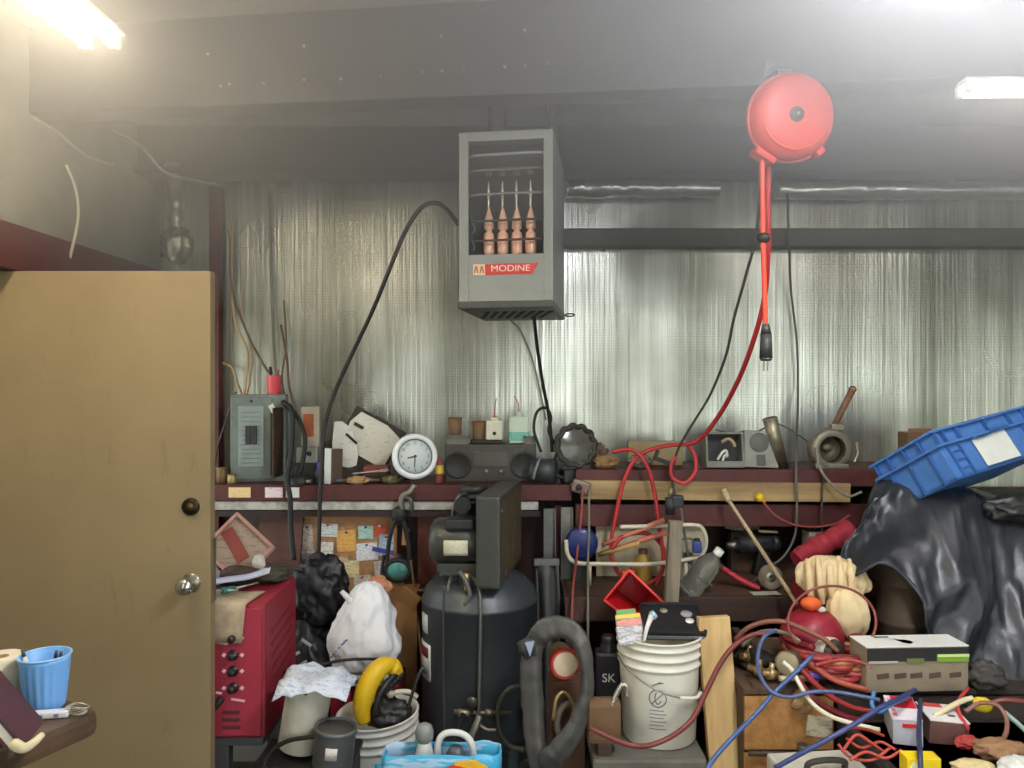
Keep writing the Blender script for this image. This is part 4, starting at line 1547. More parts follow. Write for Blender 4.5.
BAGBLK = paint((22, 22, 26), 0.48, dirt=0.2, bump=0.6, dscale=8.0, bscale=16.0)
t = thing('trash_bag', 'big black bag standing on the floor behind the white cylinder', 'bag', (-0.90, 3.36, 0.0))
b = B()
bagblob(b, (0, 0, 0), (0.19, 0.17, 0.34), 3)
b.done('bag_body', BAGBLK, t)
b = B()
for (x, z, a) in ((0.0, 0.50, 0.5), (0.03, 0.46, 0.6), (0.05, 0.55, -0.6), (-0.10, 0.42, 1.2), (-0.06, 0.38, 1.4)):
    b.box((x, -0.175, z), (0.05, 0.004, 0.012), rot=(0, -a, 0))
b.done('reflective_print', flat((180, 178, 172), 0.5), t)
t = thing('trash_bag', 'crumpled black bag heaped on top below the cork board', 'bag', (-0.85, 3.38, 0.575))
b = B()
bagblob(b, (0, 0, 0), (0.135, 0.11, 0.165), 8, 0.20, 1.9, 0.12)
b.done('bag_body', BAGBLK, t)
b = B()
b.tube([(-0.07, -0.13, 0.20), (-0.06, -0.14, 0.14), (-0.07, -0.14, 0.08)], 0.006)
b.done('drawstring', flat((90, 92, 96), 0.4), t)

t = thing('toolbox', 'dark red box half hidden under the white shopping bag', 'box', (-0.60, 3.24, 0.0))
b = B()
b.box((0, 0, 0.20), (0.28, 0.22, 0.40), bev=0.012)
b.done('body', paint((120, 22, 40), 0.45, dirt=0.3), t)
b = B()
b.tube([(-0.06, -0.11, 0.37), (-0.06, -0.135, 0.36), (-0.06, -0.135, 0.29), (-0.06, -0.11, 0.28)], 0.012)
b.done('red_handle', flat((176, 36, 56), 0.4), t)
t = thing('booklet', 'flattened white booklet with green print under the shopping bag', 'booklet', (-0.60, 3.20, 0.402), (0, 0, 0.06))
b = B()
b.box((-0.01, 0, 0.02), (0.25, 0.20, 0.04), bev=0.006)
b.done('pages', paint((212, 210, 206), 0.6), t)
b = B()
b.box((0.02, -0.101, 0.02), (0.12, 0.003, 0.018))
b.done('green_print', printed((80, 110, 92), (30, 50, 40), 60.0), t)
t = thing('shopping_bag', 'white plastic shopping bag full of stuff, left of the compressor', 'bag', (-0.615, 3.18, 0.444))
b = B()
bagblob(b, (0, 0, 0), (0.148, 0.11, 0.20), 21, 0.10, 1.6, 0.12)
for v in b.bm.verts:
    kz = max(0.0, (v.co.z - 0.10) / 0.25)
    v.co.x = v.co.x * (1 - 0.38 * kz) + 0.02 * kz + 0.006 * ridge((v.co.x * 14, 2, v.co.z * 9))
    v.co.y = v.co.y * (1 - 0.30 * kz) - 0.006 * ridge((v.co.x * 18, v.co.z * 8, 5))
sbm = b.done('bag_body', printed((224, 224, 228), (186, 188, 200), 12.0, cover=0.62, rough=0.4), t)
b = B()
b.tube([(-0.03, -0.02, 0.27), (-0.055, -0.05, 0.31), (-0.075, -0.06, 0.335)], 0.014, rfn=lambda u: 1.2 - 0.5 * u)
b.done('tied_handle', flat((222, 224, 224), 0.45), t)
b = B()
for i in range(6):
    b.box((-0.11 + i * 0.012, -0.085 - i * 0.004, 0.08 + i * 0.014), (0.018, 0.002, 0.006), rot=(0, -0.6, 0))
b.done('blue_print', flat((70, 110, 150), 0.5), t)
lump('paper_scrap', 'tan paper scrap peeking over the white shopping bag', 'paper', (-0.575, 3.30, 0.70), (0.06, 0.03, 0.05), (186, 128, 92), 6)
t = thing('carton', 'brown cardboard carton open behind the white shopping bag', 'carton', (-0.49, 3.40, 0.0))
b = B()
b.box((0, 0, 0.36), (0.16, 0.14, 0.72), bev=0.003)
b.done('card_body', paint((146, 104, 62), 0.8), t)
b = B()
b.box((0.045, -0.09, 0.70), (0.09, 0.004, 0.09), rot=(0.5, 0.6, 0))
b.done('flap', paint((164, 120, 74), 0.8), t)

t = thing('storage_crate', 'low black crate on the floor carrying white cylinder and grey can', 'crate', (-0.71, 2.66, 0))
b = B()
b.box((0, 0, 0.165), (0.32, 0.28, 0.33), bev=0.01)
b.done('crate_body', M_BLACK, t)
b = B()
b.box((0, 0, 0.318), (0.335, 0.295, 0.02), bev=0.004)
b.done('crate_rim', M_BLACK, t)
t = thing('container', 'white plastic cylinder lying under a crumpled printed sheet', 'container', (-0.725, 2.70, 0.332), (0.0, 0.16, 0))
b = B()
b.lathe([(0, 0), (0.070, 0), (0.078, 0.008), (0.078, 0.24), (0.074, 0.252), (0, 0.254)], T(-0.02, 0, 0.013), seg=36)
b.done('body', paint((214, 208, 194), 0.5, dirt=0.3, dcol=(150, 138, 118)), t)
b = B()
gr = []
for i in range(17):
    r = []
    for j in range(13):
        u, v = i / 16 - 0.5, j / 12 - 0.5
        x, y = u * 0.245, v * 0.23
        rr = math.hypot(x + 0.01, y)
        z = 0.277 - max(0, rr - 0.075) ** 1.15 * 0.9 + 0.022 * fbm((u * 5, v * 5, 1.5)) + 0.06 * max(0, u)
        r.append(Vector((x + 0.01, y - 0.01, z)))
    gr.append(r)
b.sheet(gr, 0.002)
shm = b.done('printed_sheet', printed((206, 214, 226), (120, 140, 180), 30.0, cover=0.55), t)
shm['label'] = 'crumpled blue-printed sheet draped on top'
t = thing('can', 'dark grey can with a sunken lid left of the tool bucket', 'can', (-0.607, 2.60, 0.332), (0, 0.10, 0))
b = B()
b.lathe([(0, 0), (0.064, 0), (0.067, 0.006), (0.069, 0.12), (0.072, 0.124), (0.072, 0.134), (0.068, 0.136), (0.064, 0.126), (0, 0.124)], seg=36)
b.done('body', paint((110, 112, 112), 0.45, 0.3, 0.5), t)
b = B()
b.lathe([(0, 0.129), (0.062, 0.129), (0.063, 0.124)], seg=36)
b.done('lid', paint((66, 64, 60), 0.55), t)
b = B()
arc_patch(b, (0, 0), 0.0705, 0.05, 0.09, -0.2, 0.35)
b.done('torn_label', printed((210, 204, 198), (130, 50, 40), 40.0, cover=0.6), t)
cable('cable', 'black cable wound round the white cylinder and grey can', [(330, 735, 2.60), (310, 737, 2.59), (285, 742, 2.6), (268, 756, 2.6), (262, 775, 2.58)], 0.008, M_RUBBER)
cable('cable', 'black cable stretched from the black bag to the yellow handle', [(284, 672, 2.95), (300, 672, 2.93), (320, 665, 2.95), (345, 660, 3.0), (372, 659, 3.0), (392, 660, 2.97)], 0.006, M_RUBBER)
cable('cable', 'short black cable end lying on the printed sheet', [(284, 675, 2.90), (292, 684, 2.66), (300, 690, 2.60), (307, 694, 2.59)], 0.006, M_RUBBER)


def bucket(name, label, loc, rot, r=0.150, h=0.37, mat=None):
    t = thing(name, label, 'bucket', loc, rot)
    mat = mat or M_WHITE
    rb = r * 0.875
    f = lambda z: rb + (r - rb) * z / h
    prof = [(0, 0.004), (rb - 0.006, 0.0), (rb, 0.006)]
    for z in (0.70, ):
        prof.append((f(h * z), h * z))
    for k in (0.73, 0.82, 0.91):
        prof += [(f(h * k), h * k), (f(h * k) + 0.007, h * (k + 0.006)), (f(h * k) + 0.007, h * (k + 0.022)), (f(h * k), h * (k + 0.03))]
    prof += [(f(h * 0.975), h * 0.975), (r + 0.007, h * 0.985), (r + 0.008, h), (r - 0.001, h), (f(h * 0.9) - 0.004, h * 0.9), (rb - 0.004, 0.012), (0, 0.012)]
    b = B()
    b.lathe(prof, seg=48)
    b.done('shell', mat, t)
    return t


bt = bucket('bucket', 'white plastic bucket of tools in front of the compressor', (-0.492, 2.955, 0.0), (0.03, -0.06, 0))
b = B()
b.tube([(-0.153, 0.0, 0.33), (-0.135, -0.09, 0.24), (-0.06, -0.16, 0.12), (0.0, -0.165, 0.09)], 0.003)
b.done('wire_handle', M_BLACK, bt)
b = B()
arc_patch(b, (0, 0), 0.147, 0.13, 0.24, 0.05, 0.75, -0.002)
b.done('blue_sticker', printed((70, 170, 210), (40, 90, 150), 14.0, cover=0.55), bt)
# what stands in it
t = thing('hand_tool', 'curved bright yellow handle sticking out of the tool bucket', 'hand tool', W(362, 716, 2.93))
pts = [W(364, 722, 2.90), W(362, 708, 2.90), (W(366, 690, 2.91)), W(375, 673, 2.93), W(386, 665, 2.96), W(394, 668, 2.98), W(398, 676, 3.0)]
o = t.location
b = B()
b.tube([p - o for p in pts], 0.033, seg=14, n=10, rfn=lambda u: 0.75 + 0.45 * math.sin(min(u * 1.25, 1) * PI) if u < 0.8 else 1.0 - (u - 0.8) * 1.6)
b.done('yellow_grip', paint((226, 186, 26), 0.5, dirt=0.2, dcol=(170, 130, 30)), t)
b = B()
for k in range(8):
    u = k / 7
    p = pts[2].lerp(pts[5], u) + Vector((0.045 - 0.02 * u, -0.0, -0.03))
    b.ball(p - o, 0.013, (1, 1, 1.2), 2)
b.tube([pts[1] - o + Vector((0.05, 0, -0.03)), pts[2] - o + Vector((0.05, 0, -0.02)), pts[4] - o + Vector((0.03, 0, -0.04)), pts[6] - o + Vector((0.0, 0, -0.02))], 0.013)
b.done('rubber_teeth', M_BLACK, t)
lump('power_tool', 'black power tool body sitting in the tool bucket', 'power tool', (-0.47, 2.96, 0.30), (0.085, 0.07, 0.06), (38, 38, 40), 7, 0.3, 2.5, 0.5)
t = thing('hand_tool', 'thin bent steel rod poking out of the tool bucket', 'rod', (-0.42, 2.95, 0.25))
b = B()
b.tube([(-0.0, 0, 0), (0.02, 0, 0.12), (0.05, 0, 0.22), (0.075, 0.0, 0.28)], 0.006)
b.done('rod_shaft', M_DKSTEEL, t)
b = B()
b.ball((0.0, 0, 0.0), 0.012)
b.done('rod_knob', M_DKSTEEL, t)
t = thing('nozzle', 'cream plastic nozzle lying on the rim of the tool bucket', 'nozzle', W(398, 694, 2.95))
b = B()
b.tube([(-0.02, 0, 0.0), (0.0, 0, 0.008), (0.04, 0.01, 0.004), (0.07, 0.02, -0.02)], 0.010)
b.done('body', flat((200, 196, 172), 0.5), t)
b = B()
b.cyl((-0.04, 0, -0.004), (-0.02, 0, 0), 0.014, 0.014, 14)
b.done('tip', flat((170, 168, 150), 0.5), t)

# bright blue carrier bag with its contents
BB = Vector((-0.225, 2.45, 0.0))
t = thing('carrier_bag', 'bright blue carrier bag with red and yellow picture at bottom', 'bag', BB)
zt = EYE - (756 - 384) / FOC * 2.40
b = B()
n = 40
rg = []
for z in (0.0, 0.15, 0.3, zt * 0.9, zt):
    ring = []
    for k in range(n):
        a = 2 * PI * k / n
        ca, sa = math.cos(a), math.sin(a)
        x = 0.185 * math.copysign(abs(ca) ** 0.35, ca)
        y = 0.05 * math.copysign(abs(sa) ** 0.35, sa)
        w = 1 + 0.05 * fbm((ca * 2, sa * 2, z * 6))
        ring.append(Vector((x * w, y * w + 0.008 * fbm((x * 14, z * 8, 1)), z + (0.012 * fbm((x * 12, 2, y * 9)) if z == zt else 0))))
    rg.append(ring)
inner = [[p * 1.0 + Vector((-p.x * 0.02, -p.y * 0.05, 0)) for p in r] for r in rg[::-1]]
b.rings(rg + inner[:-1], cap0=True, cap1=True)
b.done('bag_body', printed((60, 160, 200), (196, 200, 214), 4.0, cover=0.48, rough=0.4), t)
b = B()
b.prism([(0.02, zt - 0.09), (0.14, zt - 0.09), (0.15, zt - 0.03), (0.11, zt - 0.008), (0.05, zt - 0.014)], -0.004, 0, T(0, -0.056, 0))
b.done('yellow_picture', paint((240, 190, 50), 0.5), t)
b = B()
b.prism([(0.0, zt - 0.09), (0.12, zt - 0.09), (0.10, zt - 0.035), (0.04, zt - 0.022), (0.01, zt - 0.036)], -0.004, 0, T(0, -0.060, 0))
b.done('red_picture', paint((220, 70, 50), 0.5), t)
t = thing('spray_bottle', 'white bottle with grey round cap standing in the blue bag', 'bottle', BB + Vector((-0.055, 0.01, 0.02)))
b = B()
b.lathe([(0, 0), (0.035, 0), (0.038, 0.01), (0.038, 0.36), (0.034, 0.40), (0.020, 0.455), (0.017, 0.462), (0, 0.463)], seg=24)
b.done('body', paint((206, 206, 200), 0.4), t)
b = B()
b.lathe([(0.018, 0.455), (0.028, 0.468), (0.030, 0.49), (0.024, 0.508), (0.012, 0.515), (0, 0.516)], seg=24)
b.done('cap', paint((130, 132, 130), 0.45), t)
t = thing('jug', 'white jug with a loop handle standing in the blue bag', 'jug', BB + Vector((0.045, 0.015, 0.02)))
b = B()
b.lathe([(0, 0), (0.05, 0), (0.055, 0.01), (0.055, 0.36), (0.03, 0.42), (0.018, 0.44), (0, 0.441)], seg=24, sx=1.0, sy=0.8)
b.done('body', paint((70, 76, 82), 0.4), t)
b = B()
b.tube([(-0.06, 0, 0.40), (-0.055, 0, 0.455), (-0.03, 0, 0.482), (0.02, 0, 0.48), (0.05, 0, 0.45), (0.058, 0, 0.39)], 0.011)
b.done('loop_handle', flat((214, 214, 210), 0.45), t)
# ------------------------------------------------------------------ old bench under the right shelf
BZ = 0.735
t = thing('workbench', 'dark brown wooden workbench buried in tools under the right shelf', 'workbench', (0.92, 3.52, 0))
b = B()
b.box((0, 0, BZ - 0.03), (1.40, 0.64, 0.06), bev=0.004)
b.done('bench_top', wood((88, 62, 46), (52, 36, 28), 0, 6.0), t)
b = B()
b.box((0, -0.325, BZ - 0.045), (1.40, 0.03, 0.10), bev=0.003)
b.done('apron', wood((72, 48, 38), (44, 30, 25), 0, 6.0), t)
for x in (-0.66, 0.66):
    for y in (-0.27, 0.27):
        b = B()
        b.box((x, y, (BZ - 0.06) / 2), (0.07, 0.07, BZ - 0.06), bev=0.003)
        b.done('leg', wood((72, 50, 40), (44, 30, 25), 2, 6.0), t)
b = B()
b.box((0, 0.02, 0.25), (1.30, 0.56, 0.03), bev=0.003)
b.done('under_shelf', wood((62, 44, 36), (38, 27, 23), 0, 6.0), t)


def bench(px, Y):
    return at(px, Y, BZ + 0.001)


# studs and cloth between compressor and bench
for lb, px0, px1, Y, m in (('pale grey steel stud leaning upright just right of the compressor', 548, 551, 3.46, paint((112, 112, 108), 0.5, 0.3, 0.5)), ('second grey stud, dirtier, standing nearer the blue disc', 565, 568, 3.50, paint((128, 126, 118), 0.5, 0.3, 0.6))):
    t = thing('metal_stud', lb, 'stud', at((px0 + px1) / 2, Y, 0.0))
    b = B()
    b.box((0, 0, 0.53), (0.05, 0.006, 1.06), bev=0.001)
    b.done('web', m, t)
    b = B()
    for s in (-1, 1):
        b.box((s * 0.025, -0.014, 0.53), (0.004, 0.03, 1.06))
    b.done('flanges', m, t)
slab('board', 'dark maroon upright board between the two grey studs', 'board', at(558, 3.56, 0.53), (0.035, 0.02, 1.06), (0, 0, 0), M_MAROON)
t = thing('tarpaulin', 'grey folded canvas hanging down behind the black rubber ring', 'canvas', at(546, 3.28, 0.0))
b = B()
gr = []
for i in range(15):
    r = []
    for j in range(16):
        u, v = i / 14, j / 15
        r.append(Vector((-0.045 + 0.10 * u + 0.01 * math.sin(v * 3), 0.03 * math.sin(u * 9 + v) + 0.05 * v, 0.02 + 0.82 * v)))
    gr.append(r)
b.sheet(gr, 0.006)
b.done('fabric', paint((92, 92, 90), 0.7, dirt=0.4), t)
b = B()
b.box((0.005, 0.05, 0.85), (0.11, 0.02, 0.03), bev=0.004)
b.done('hem_bar', paint((110, 110, 106), 0.6), t)

# limp black rubber ring
t = thing('inner_tube', 'limp flattened black rubber ring hung before the compressor and white bucket', 'rubber ring', W(560, 768, 2.72))
o = t.location
ringpts = [(533, 648, 2.74), (543, 632, 2.73), (560, 627, 2.72), (576, 635, 2.70), (585, 656, 2.68), (587, 688, 2.67), (580, 718, 2.66), (567, 741, 2.65), (551, 758, 2.66), (540, 764, 2.68), (535, 742, 2.70), (533, 710, 2.72), (531, 675, 2.73)]
P = spline([W(*p) - o for p in ringpts], 8, True)
rg = []
N = len(P)
for i, p in enumerate(P):
    d = (P[(i + 1) % N] - P[i - 1]).normalized()
    side = d.cross(Vector((0, 1, 0))).normalized()
    u = i / N
    wv = 0.033 + 0.008 * math.cos(4 * PI * (u - 0.12)) + 0.016 * math.exp(-((u - 0.88) / 0.10) ** 2) + 0.006 * fbm((p.x * 20, p.z * 20, 1))
    dv = 0.026 + 0.008 * fbm((p.x * 25, 4, p.z * 25))
    rg.append([p + side * math.cos(a) * wv + Vector((0, 1, 0)) * math.sin(a) * dv * (1 + 0.25 * math.cos(3 * a)) for a in [2 * PI * k / 18 for k in range(18)]])
b = B()
b.rings(rg, loop=True)
b.done('rubber_tube', paint((66, 65, 63), 0.5, dirt=0.4, dcol=(90, 86, 80), bump=0.3, dscale=9.0), t)
b = B()
b.ball(W(527, 648, 2.69) - o, 1.0, (0.03, 0.02, 0.035), 3, lambda v: 1 + 0.3 * fbm(v, 3))
b.done('folded_flap', paint((60, 60, 60), 0.55), t)
b = B()
b.prism([(-0.018, 0.02), (0.016, 0.025), (0.0, -0.03)], -0.003, 0.0, T(*(W(530, 648, 2.665) - o)))
b.done('pale_patch', flat((150, 162, 186), 0.5), t)
# bin lid / grey tote holding bucket and bottle
t = thing('storage_tote', 'grey tote with flat lid carrying the round white bucket', 'tote', at(641, 2.80, 0.0))
GT = paint((88, 86, 80), 0.55, dirt=0.4)
b = B()
b.box((0, 0, 0.155), (0.36, 0.34, 0.31), bev=0.015, taper=(0.9, 0.9))
b.done('tub', GT, t)
b = B()
b.box((0, 0, 0.325), (0.39, 0.37, 0.04), bev=0.012)
b.done('lid', paint((104, 100, 92), 0.55, dirt=0.4), t)
TZ = 0.346
# the jar with red screw ring, in front of the ring's hole
t = thing('jar', 'cream jar lid with red screw ring lying on its side inside the black ring', 'jar', W(565, 681, 2.76))
jc = Vector((0, 0, 0.062))
JM = T(0, 0, 0.062) @ Matrix.Rotation(0.15, 4, 'Z') @ RX
b = B()
b.lathe([(0, 0.0), (0.048, 0.0), (0.050, -0.006), (0.046, -0.10), (0, -0.102)], JM, seg=32)
b.done('body', paint((110, 90, 64), 0.4), t)
b = B()
b.lathe([(0.047, 0.008), (0.050, 0.011), (0.054, 0.008), (0.055, -0.012), (0.05, -0.014)], JM, seg=36)
b.done('red_ring', paint((206, 44, 36), 0.4), t)
b = B()
b.lathe([(0, 0.014), (0.04, 0.013), (0.0455, 0.010), (0.0455, 0.0)], JM, seg=32)
b.done('lid', paint((220, 196, 168), 0.5), t)
slab('carton', 'brown carton standing inside the black rubber ring under the jar', 'carton', at(566, 2.88, 0.265), (0.12, 0.12, 0.53), (0, 0, 0.1), paint((96, 66, 48), 0.8))
cable('wire', 'brass-coloured wire arc inside the black rubber ring', [(553, 720, 2.76), (556, 700, 2.76), (563, 692, 2.77), (571, 700, 2.78), (574, 716, 2.79)], 0.006, flat((196, 170, 110), 0.35, 0.7), 'wire')
cable('hose', 'grey coiled hose end low inside the black rubber ring', [(563, 745, 2.76), (557, 725, 2.77), (562, 708, 2.78), (572, 704, 2.79), (578, 715, 2.8)], 0.012, paint((104, 96, 82), 0.5), 'hose')
# black bottle with white lettering and brown holster
t = thing('bottle', 'square black bottle with white letters left of the white bucket', 'bottle', at(608, 2.90, 0.0), (0, 0, -0.05))
hz_ = EYE - (650 - 384) / FOC * 2.86
b = B()
b.box((0, 0, 0.45), (0.095, 0.07, 0.34), bev=0.014)
b.lathe([(0.03, 0.60), (0.03, 0.635), (0.022, 0.65), (0.022, 0.655)], seg=20)
b.done('body', paint((38, 32, 40), 0.35), t)
b = B()
b.box((0, 0, 0.14), (0.13, 0.11, 0.28), bev=0.005)
b.done('stand_block', paint((60, 46, 38), 0.7), t)
b = B()
b.lathe([(0.024, 0.645), (0.026, 0.665), (0.02, 0.675), (0, 0.676)], seg=20)
b.done('cap', paint((30, 30, 32), 0.4), t)
b = B()
b.box((0, -0.036, 0.43), (0.09, 0.003, 0.03))
b.done('pink_band', paint((150, 96, 90), 0.5), t)
lettering('SK', 0.045, flat((230, 226, 224), 0.5), t, T(0.0, -0.0365, 0.525) @ UPRIGHT)
t = thing('holster', 'brown leather tool pouch holding a chrome wrench beside the white bucket', 'pouch', at(604, 2.66, 0.0))
b = B()
b.box((0, 0, 0.46), (0.115, 0.06, 0.15), bev=0.02)
b.done('leather_pouch', paint((112, 84, 56), 0.75, dirt=0.5), t)
b = B()
b.box((0, 0, 0.195), (0.05, 0.05, 0.39), bev=0.006)
b.done('belt', paint((70, 52, 38), 0.75), t)
t = thing('wrench', 'chrome hooked wrench end standing in the brown pouch', 'wrench', at(616, 2.66, 0.53))
b = B()
b.tube([(-0.02, -0.02, -0.02), (0.0, -0.02, 0.03), (0.02, -0.02, 0.06), (0.035, -0.02, 0.05), (0.034, -0.02, 0.02)], 0.009)
b.done('hook_end', flat((206, 200, 186), 0.25, 0.8), t)
b = B()
b.box((-0.03, -0.02, -0.01), (0.05, 0.01, 0.014), rot=(0, -0.3, 0), bev=0.003)
b.done('shank', flat((206, 200, 186), 0.25, 0.8), t)

# white bucket on the tote
bt = bucket('bucket', 'white five-gallon bucket with black tray on top, right of centre', at(659, 2.80, TZ), (0, 0, 0), r=0.148, h=0.375, mat=paint((226, 222, 208), 0.5, dirt=0.3, dscale=5.0, dcol=(168, 156, 132)))
b = B()
c45 = [(-0.156, -0.01, 0.30), (-0.13, -0.10, 0.275), (-0.06, -0.158, 0.235), (0.02, -0.168, 0.205), (0.10, -0.13, 0.19), (0.146, -0.03, 0.185)]
b.tube(c45, 0.003)
b.done('wire_handle', flat((150, 146, 136), 0.4, 0.7), bt)
b = B()
b.tube([(0.04, -0.166, 0.20), (0.10, -0.132, 0.186), (0.13, -0.085, 0.185)], 0.007)
b.done('handle_grip', flat((222, 220, 212), 0.5), bt)
INKG = flat((96, 100, 104), 0.6)
def on_bucket(bt_, pts, r=0.0018, name='printed_symbol', closed=True):
    b = B()
    q = []
    for (a, z) in pts:
        rr = 0.1305 + (0.148 - 0.1305) * z / 0.375 + 0.0006
        q.append(Vector((math.sin(a) * rr, -math.cos(a) * rr, z)))
    b.tube(q, r, seg=6, n=3, closed=closed)
    return b.done(name, INKG, bt_)
A0 = -0.22
on_bucket(bt, [(A0 + 0.21 * math.cos(k * PI / 10), 0.185 + 0.030 * math.sin(k * PI / 10)) for k in range(20)])
on_bucket(bt, [(A0 - 0.15, 0.165), (A0 + 0.15, 0.205)], closed=False)
on_bucket(bt, [(A0 - 0.03, 0.207), (A0 - 0.07, 0.185), (A0 + 0.0, 0.165), (A0 + 0.08, 0.178)], closed=False)
for k in range(6):
    z = 0.142 - k * 0.013
    on_bucket(bt, [(A0 - 0.21, z), (A0, z), (A0 + (0.22 if k % 2 else 0.15), z)], 0.0012, 'printed_line', False)
for k in range(3):
    on_bucket(bt, [(A0 - 0.14 + k * 0.08, 0.228 + 0.007 * k), (A0 + 0.02 + k * 0.06, 0.24)], 0.0016, 'printed_line', False)
RZ = TZ + 0.377
t = thing('tray', 'black plastic tray lying across the top of the white bucket', 'tray', at(672, 2.83, RZ), (0.28, 0.0, -0.05))
b = B()
b.box((0.0, 0, 0.035), (0.20, 0.16, 0.012), bev=0.004)
b.box((0, -0.082, 0.025), (0.215, 0.012, 0.036), bev=0.004)
b.box((0, 0.082, 0.040), (0.215, 0.012, 0.03), bev=0.004)
for s in (-1, 1):
    b.box((s * 0.104, 0, 0.033), (0.012, 0.17, 0.03), bev=0.004)
b.done('tray_shell', paint((34, 34, 36), 0.4), t)
b = B()
b.box((0.0, -0.089, 0.02), (0.20, 0.003, 0.012))
b.done('bright_edge', flat((120, 122, 124), 0.4), t)
for nm, x, y, s, c in (('round_sticker', 0.055, 0.03, 0.030, (150, 148, 152)), ('white_sticker', 0.06, -0.015, 0.022, (226, 220, 218)), ('tan_sticker', -0.025, 0.05, 0.02, (150, 140, 110))):
    b = B()
    b.lathe([(0, 0.0435), (s * 0.72, 0.0435), (s * 0.75, 0.041)], T(x, y, 0), seg=8)
    b.done(nm, flat(c, 0.5), t)
t = thing('blister_pack', 'colourful blister pack standing at the left rim of the white bucket', 'pack', at(631.5, 2.70, RZ - 0.005), (-0.42, -0.05, 0.12))
b = B()
b.box((0, 0, 0.04), (0.092, 0.006, 0.10), bev=0.002)
b.done('card', printed((206, 204, 206), (90, 90, 96), 26.0, cover=0.5), t)
b = B()
b.box((0, -0.004, 0.085), (0.088, 0.003, 0.014))
b.done('yellow_strip', flat((228, 200, 60), 0.5), t)
b = B()
b.box((-0.005, -0.004, 0.10), (0.07, 0.003, 0.018))
b.done('green_strip', flat((110, 150, 84), 0.5), t)
b = B()
b.box((0, -0.004, 0.064), (0.088, 0.003, 0.022))
b.done('pink_strip', printed((226, 150, 140), (120, 50, 50), 40.0), t)
t = thing('nozzle', 'white caulk nozzle lying between the pack and the black tray', 'nozzle', at(647, 2.705, RZ + 0.03), (0, 0, 0))
b = B()
b.tube([(-0.012, -0.02, -0.03), (-0.004, -0.015, 0.01), (0.012, 0.0, 0.042), (0.018, 0.005, 0.05)], 0.013, rfn=lambda u: 0.35 + 0.65 * u)
b.done('cone', flat((224, 220, 218), 0.45), t)
b = B()
b.cyl((0.018, 0.005, 0.05), (0.03, 0.008, 0.058), 0.016, 0.014, 12)
b.done('blue_collar', flat((160, 190, 206), 0.45), t)

# red parts bin tipped towards us
t = thing('parts_bin', 'red plastic parts bin tipped open above the white bucket', 'parts bin', W(632, 606, 3.0))
o = t.location
Yf, Yb = 2.98, 3.16
front = [W(629, 570, Yf), W(663, 602, Yf), W(640, 628, Yf - 0.02), W(604, 600, Yf)]
c0 = sum(front, Vector()) / 4
back = [c0 + (p - c0) * 0.62 + Vector((0.03, Yb - Yf, -0.01)) for p in front]
b = B()
V = b.bm.verts
inn = [c0 + (p - c0) * 0.93 for p in front]
inb = [p + (c0 + Vector((0.03, Yb - Yf, 0)) - p) * 0.07 + Vector((0, -0.006, 0)) for p in back]
b.rings([[p - o for p in r] for r in (back, front, inn, inb)], cap0=True, cap1=True)
for f in b.bm.faces:
    f.smooth = False
b.done('bin_shell', flat((186, 24, 32), 0.4), t)
b = B()
b.tube([p - o for p in front], 0.006, n=1, closed=True)
b.done('rim', flat((226, 60, 62), 0.4), t)

# things on the bench
t = thing('disc', 'dark blue round disc standing on the bench left end', 'disc', bench(581, 3.42), (0.1, 0, 0))
dz = EYE - (543 - 384) / FOC * 3.42 - BZ
DM = T(0, 0, dz) @ RX
b = B()
b.lathe([(0, 0.02), (0.05, 0.018), (0.068, 0.010), (0.074, 0), (0.072, -0.02), (0, -0.022)], DM, seg=36)
b.done('face', paint((30, 44, 104), 0.4, dirt=0.4, dcol=(20, 26, 50)), t)
b = B()
b.box((0, 0.012, (dz - 0.06) / 2), (0.05, 0.03, dz - 0.05), bev=0.004)
b.done('stand', M_DKSTEEL, t)
for lb, pts, c in (('thin reddish cord hanging in front of the blue disc', [(583, 488, 3.44), (581, 520, 3.39), (577, 555, 3.37), (573, 590, 3.18), (572, 630, 3.1)], (140, 66, 60)),
                   ('thin grey-green cord hanging right of the reddish cord', [(589, 490, 3.44), (589, 530, 3.38), (588, 560, 3.37), (588, 600, 3.17), (588, 640, 3.1)], (112, 112, 96))):
    cable('cord', lb, pts, 0.0055, flat(c, 0.6), 'cord', 'cords by the blue disc')
t = thing('pulley', 'small pinkish metal pulley block at the left end of the plank', 'pulley', W(581, 487, 3.46))
b = B()
b.box((0, 0, 0), (0.085, 0.03, 0.06), rot=(0, 0.3, 0), bev=0.012)
b.done('block', paint((128, 108, 100), 0.5, 0.4), t)
b = B()
b.lathe([(0, 0.008), (0.012, 0.008), (0.014, 0)], T(-0.012, -0.015, 0.0) @ RX, seg=16)
b.done('wheel_bore', M_BLACK, t)
# white tube frame
t = thing('tube_frame', 'white rounded tube frame standing on the bench among red hoses', 'frame', bench(640, 3.38))
fp_ = lambda px, py, Y=3.38: W(px, py, Y) - t.location
b = B()
b.tube([fp_(566, 540), fp_(568, 555), fp_(578, 563), fp_(610, 564), fp_(650, 564), fp_(690, 559), fp_(703, 553), fp_(706, 540), fp_(702, 528), fp_(692, 525), fp_(660, 526), fp_(620, 527)], 0.0095)
b.done('outer_tube', paint((214, 206, 184), 0.45, dirt=0.3), t)
for px in (590, 686):
    b = B()
    b.cyl(fp_(px, 563), Vector((fp_(px, 563).x, 0, 0)), 0.007)
    b.done('frame_leg', paint((190, 182, 160), 0.45), t)
t = thing('board', 'cream painted board leaning behind the white tube frame', 'board', at(650, 3.56, BZ))
b = B()
b.box((0, 0, 0.12), (0.50, 0.02, 0.24), rot=(-0.1, 0, 0), bev=0.003)
b.done('panel', paint((190, 180, 152), 0.7, dirt=0.5), t)
b = B()
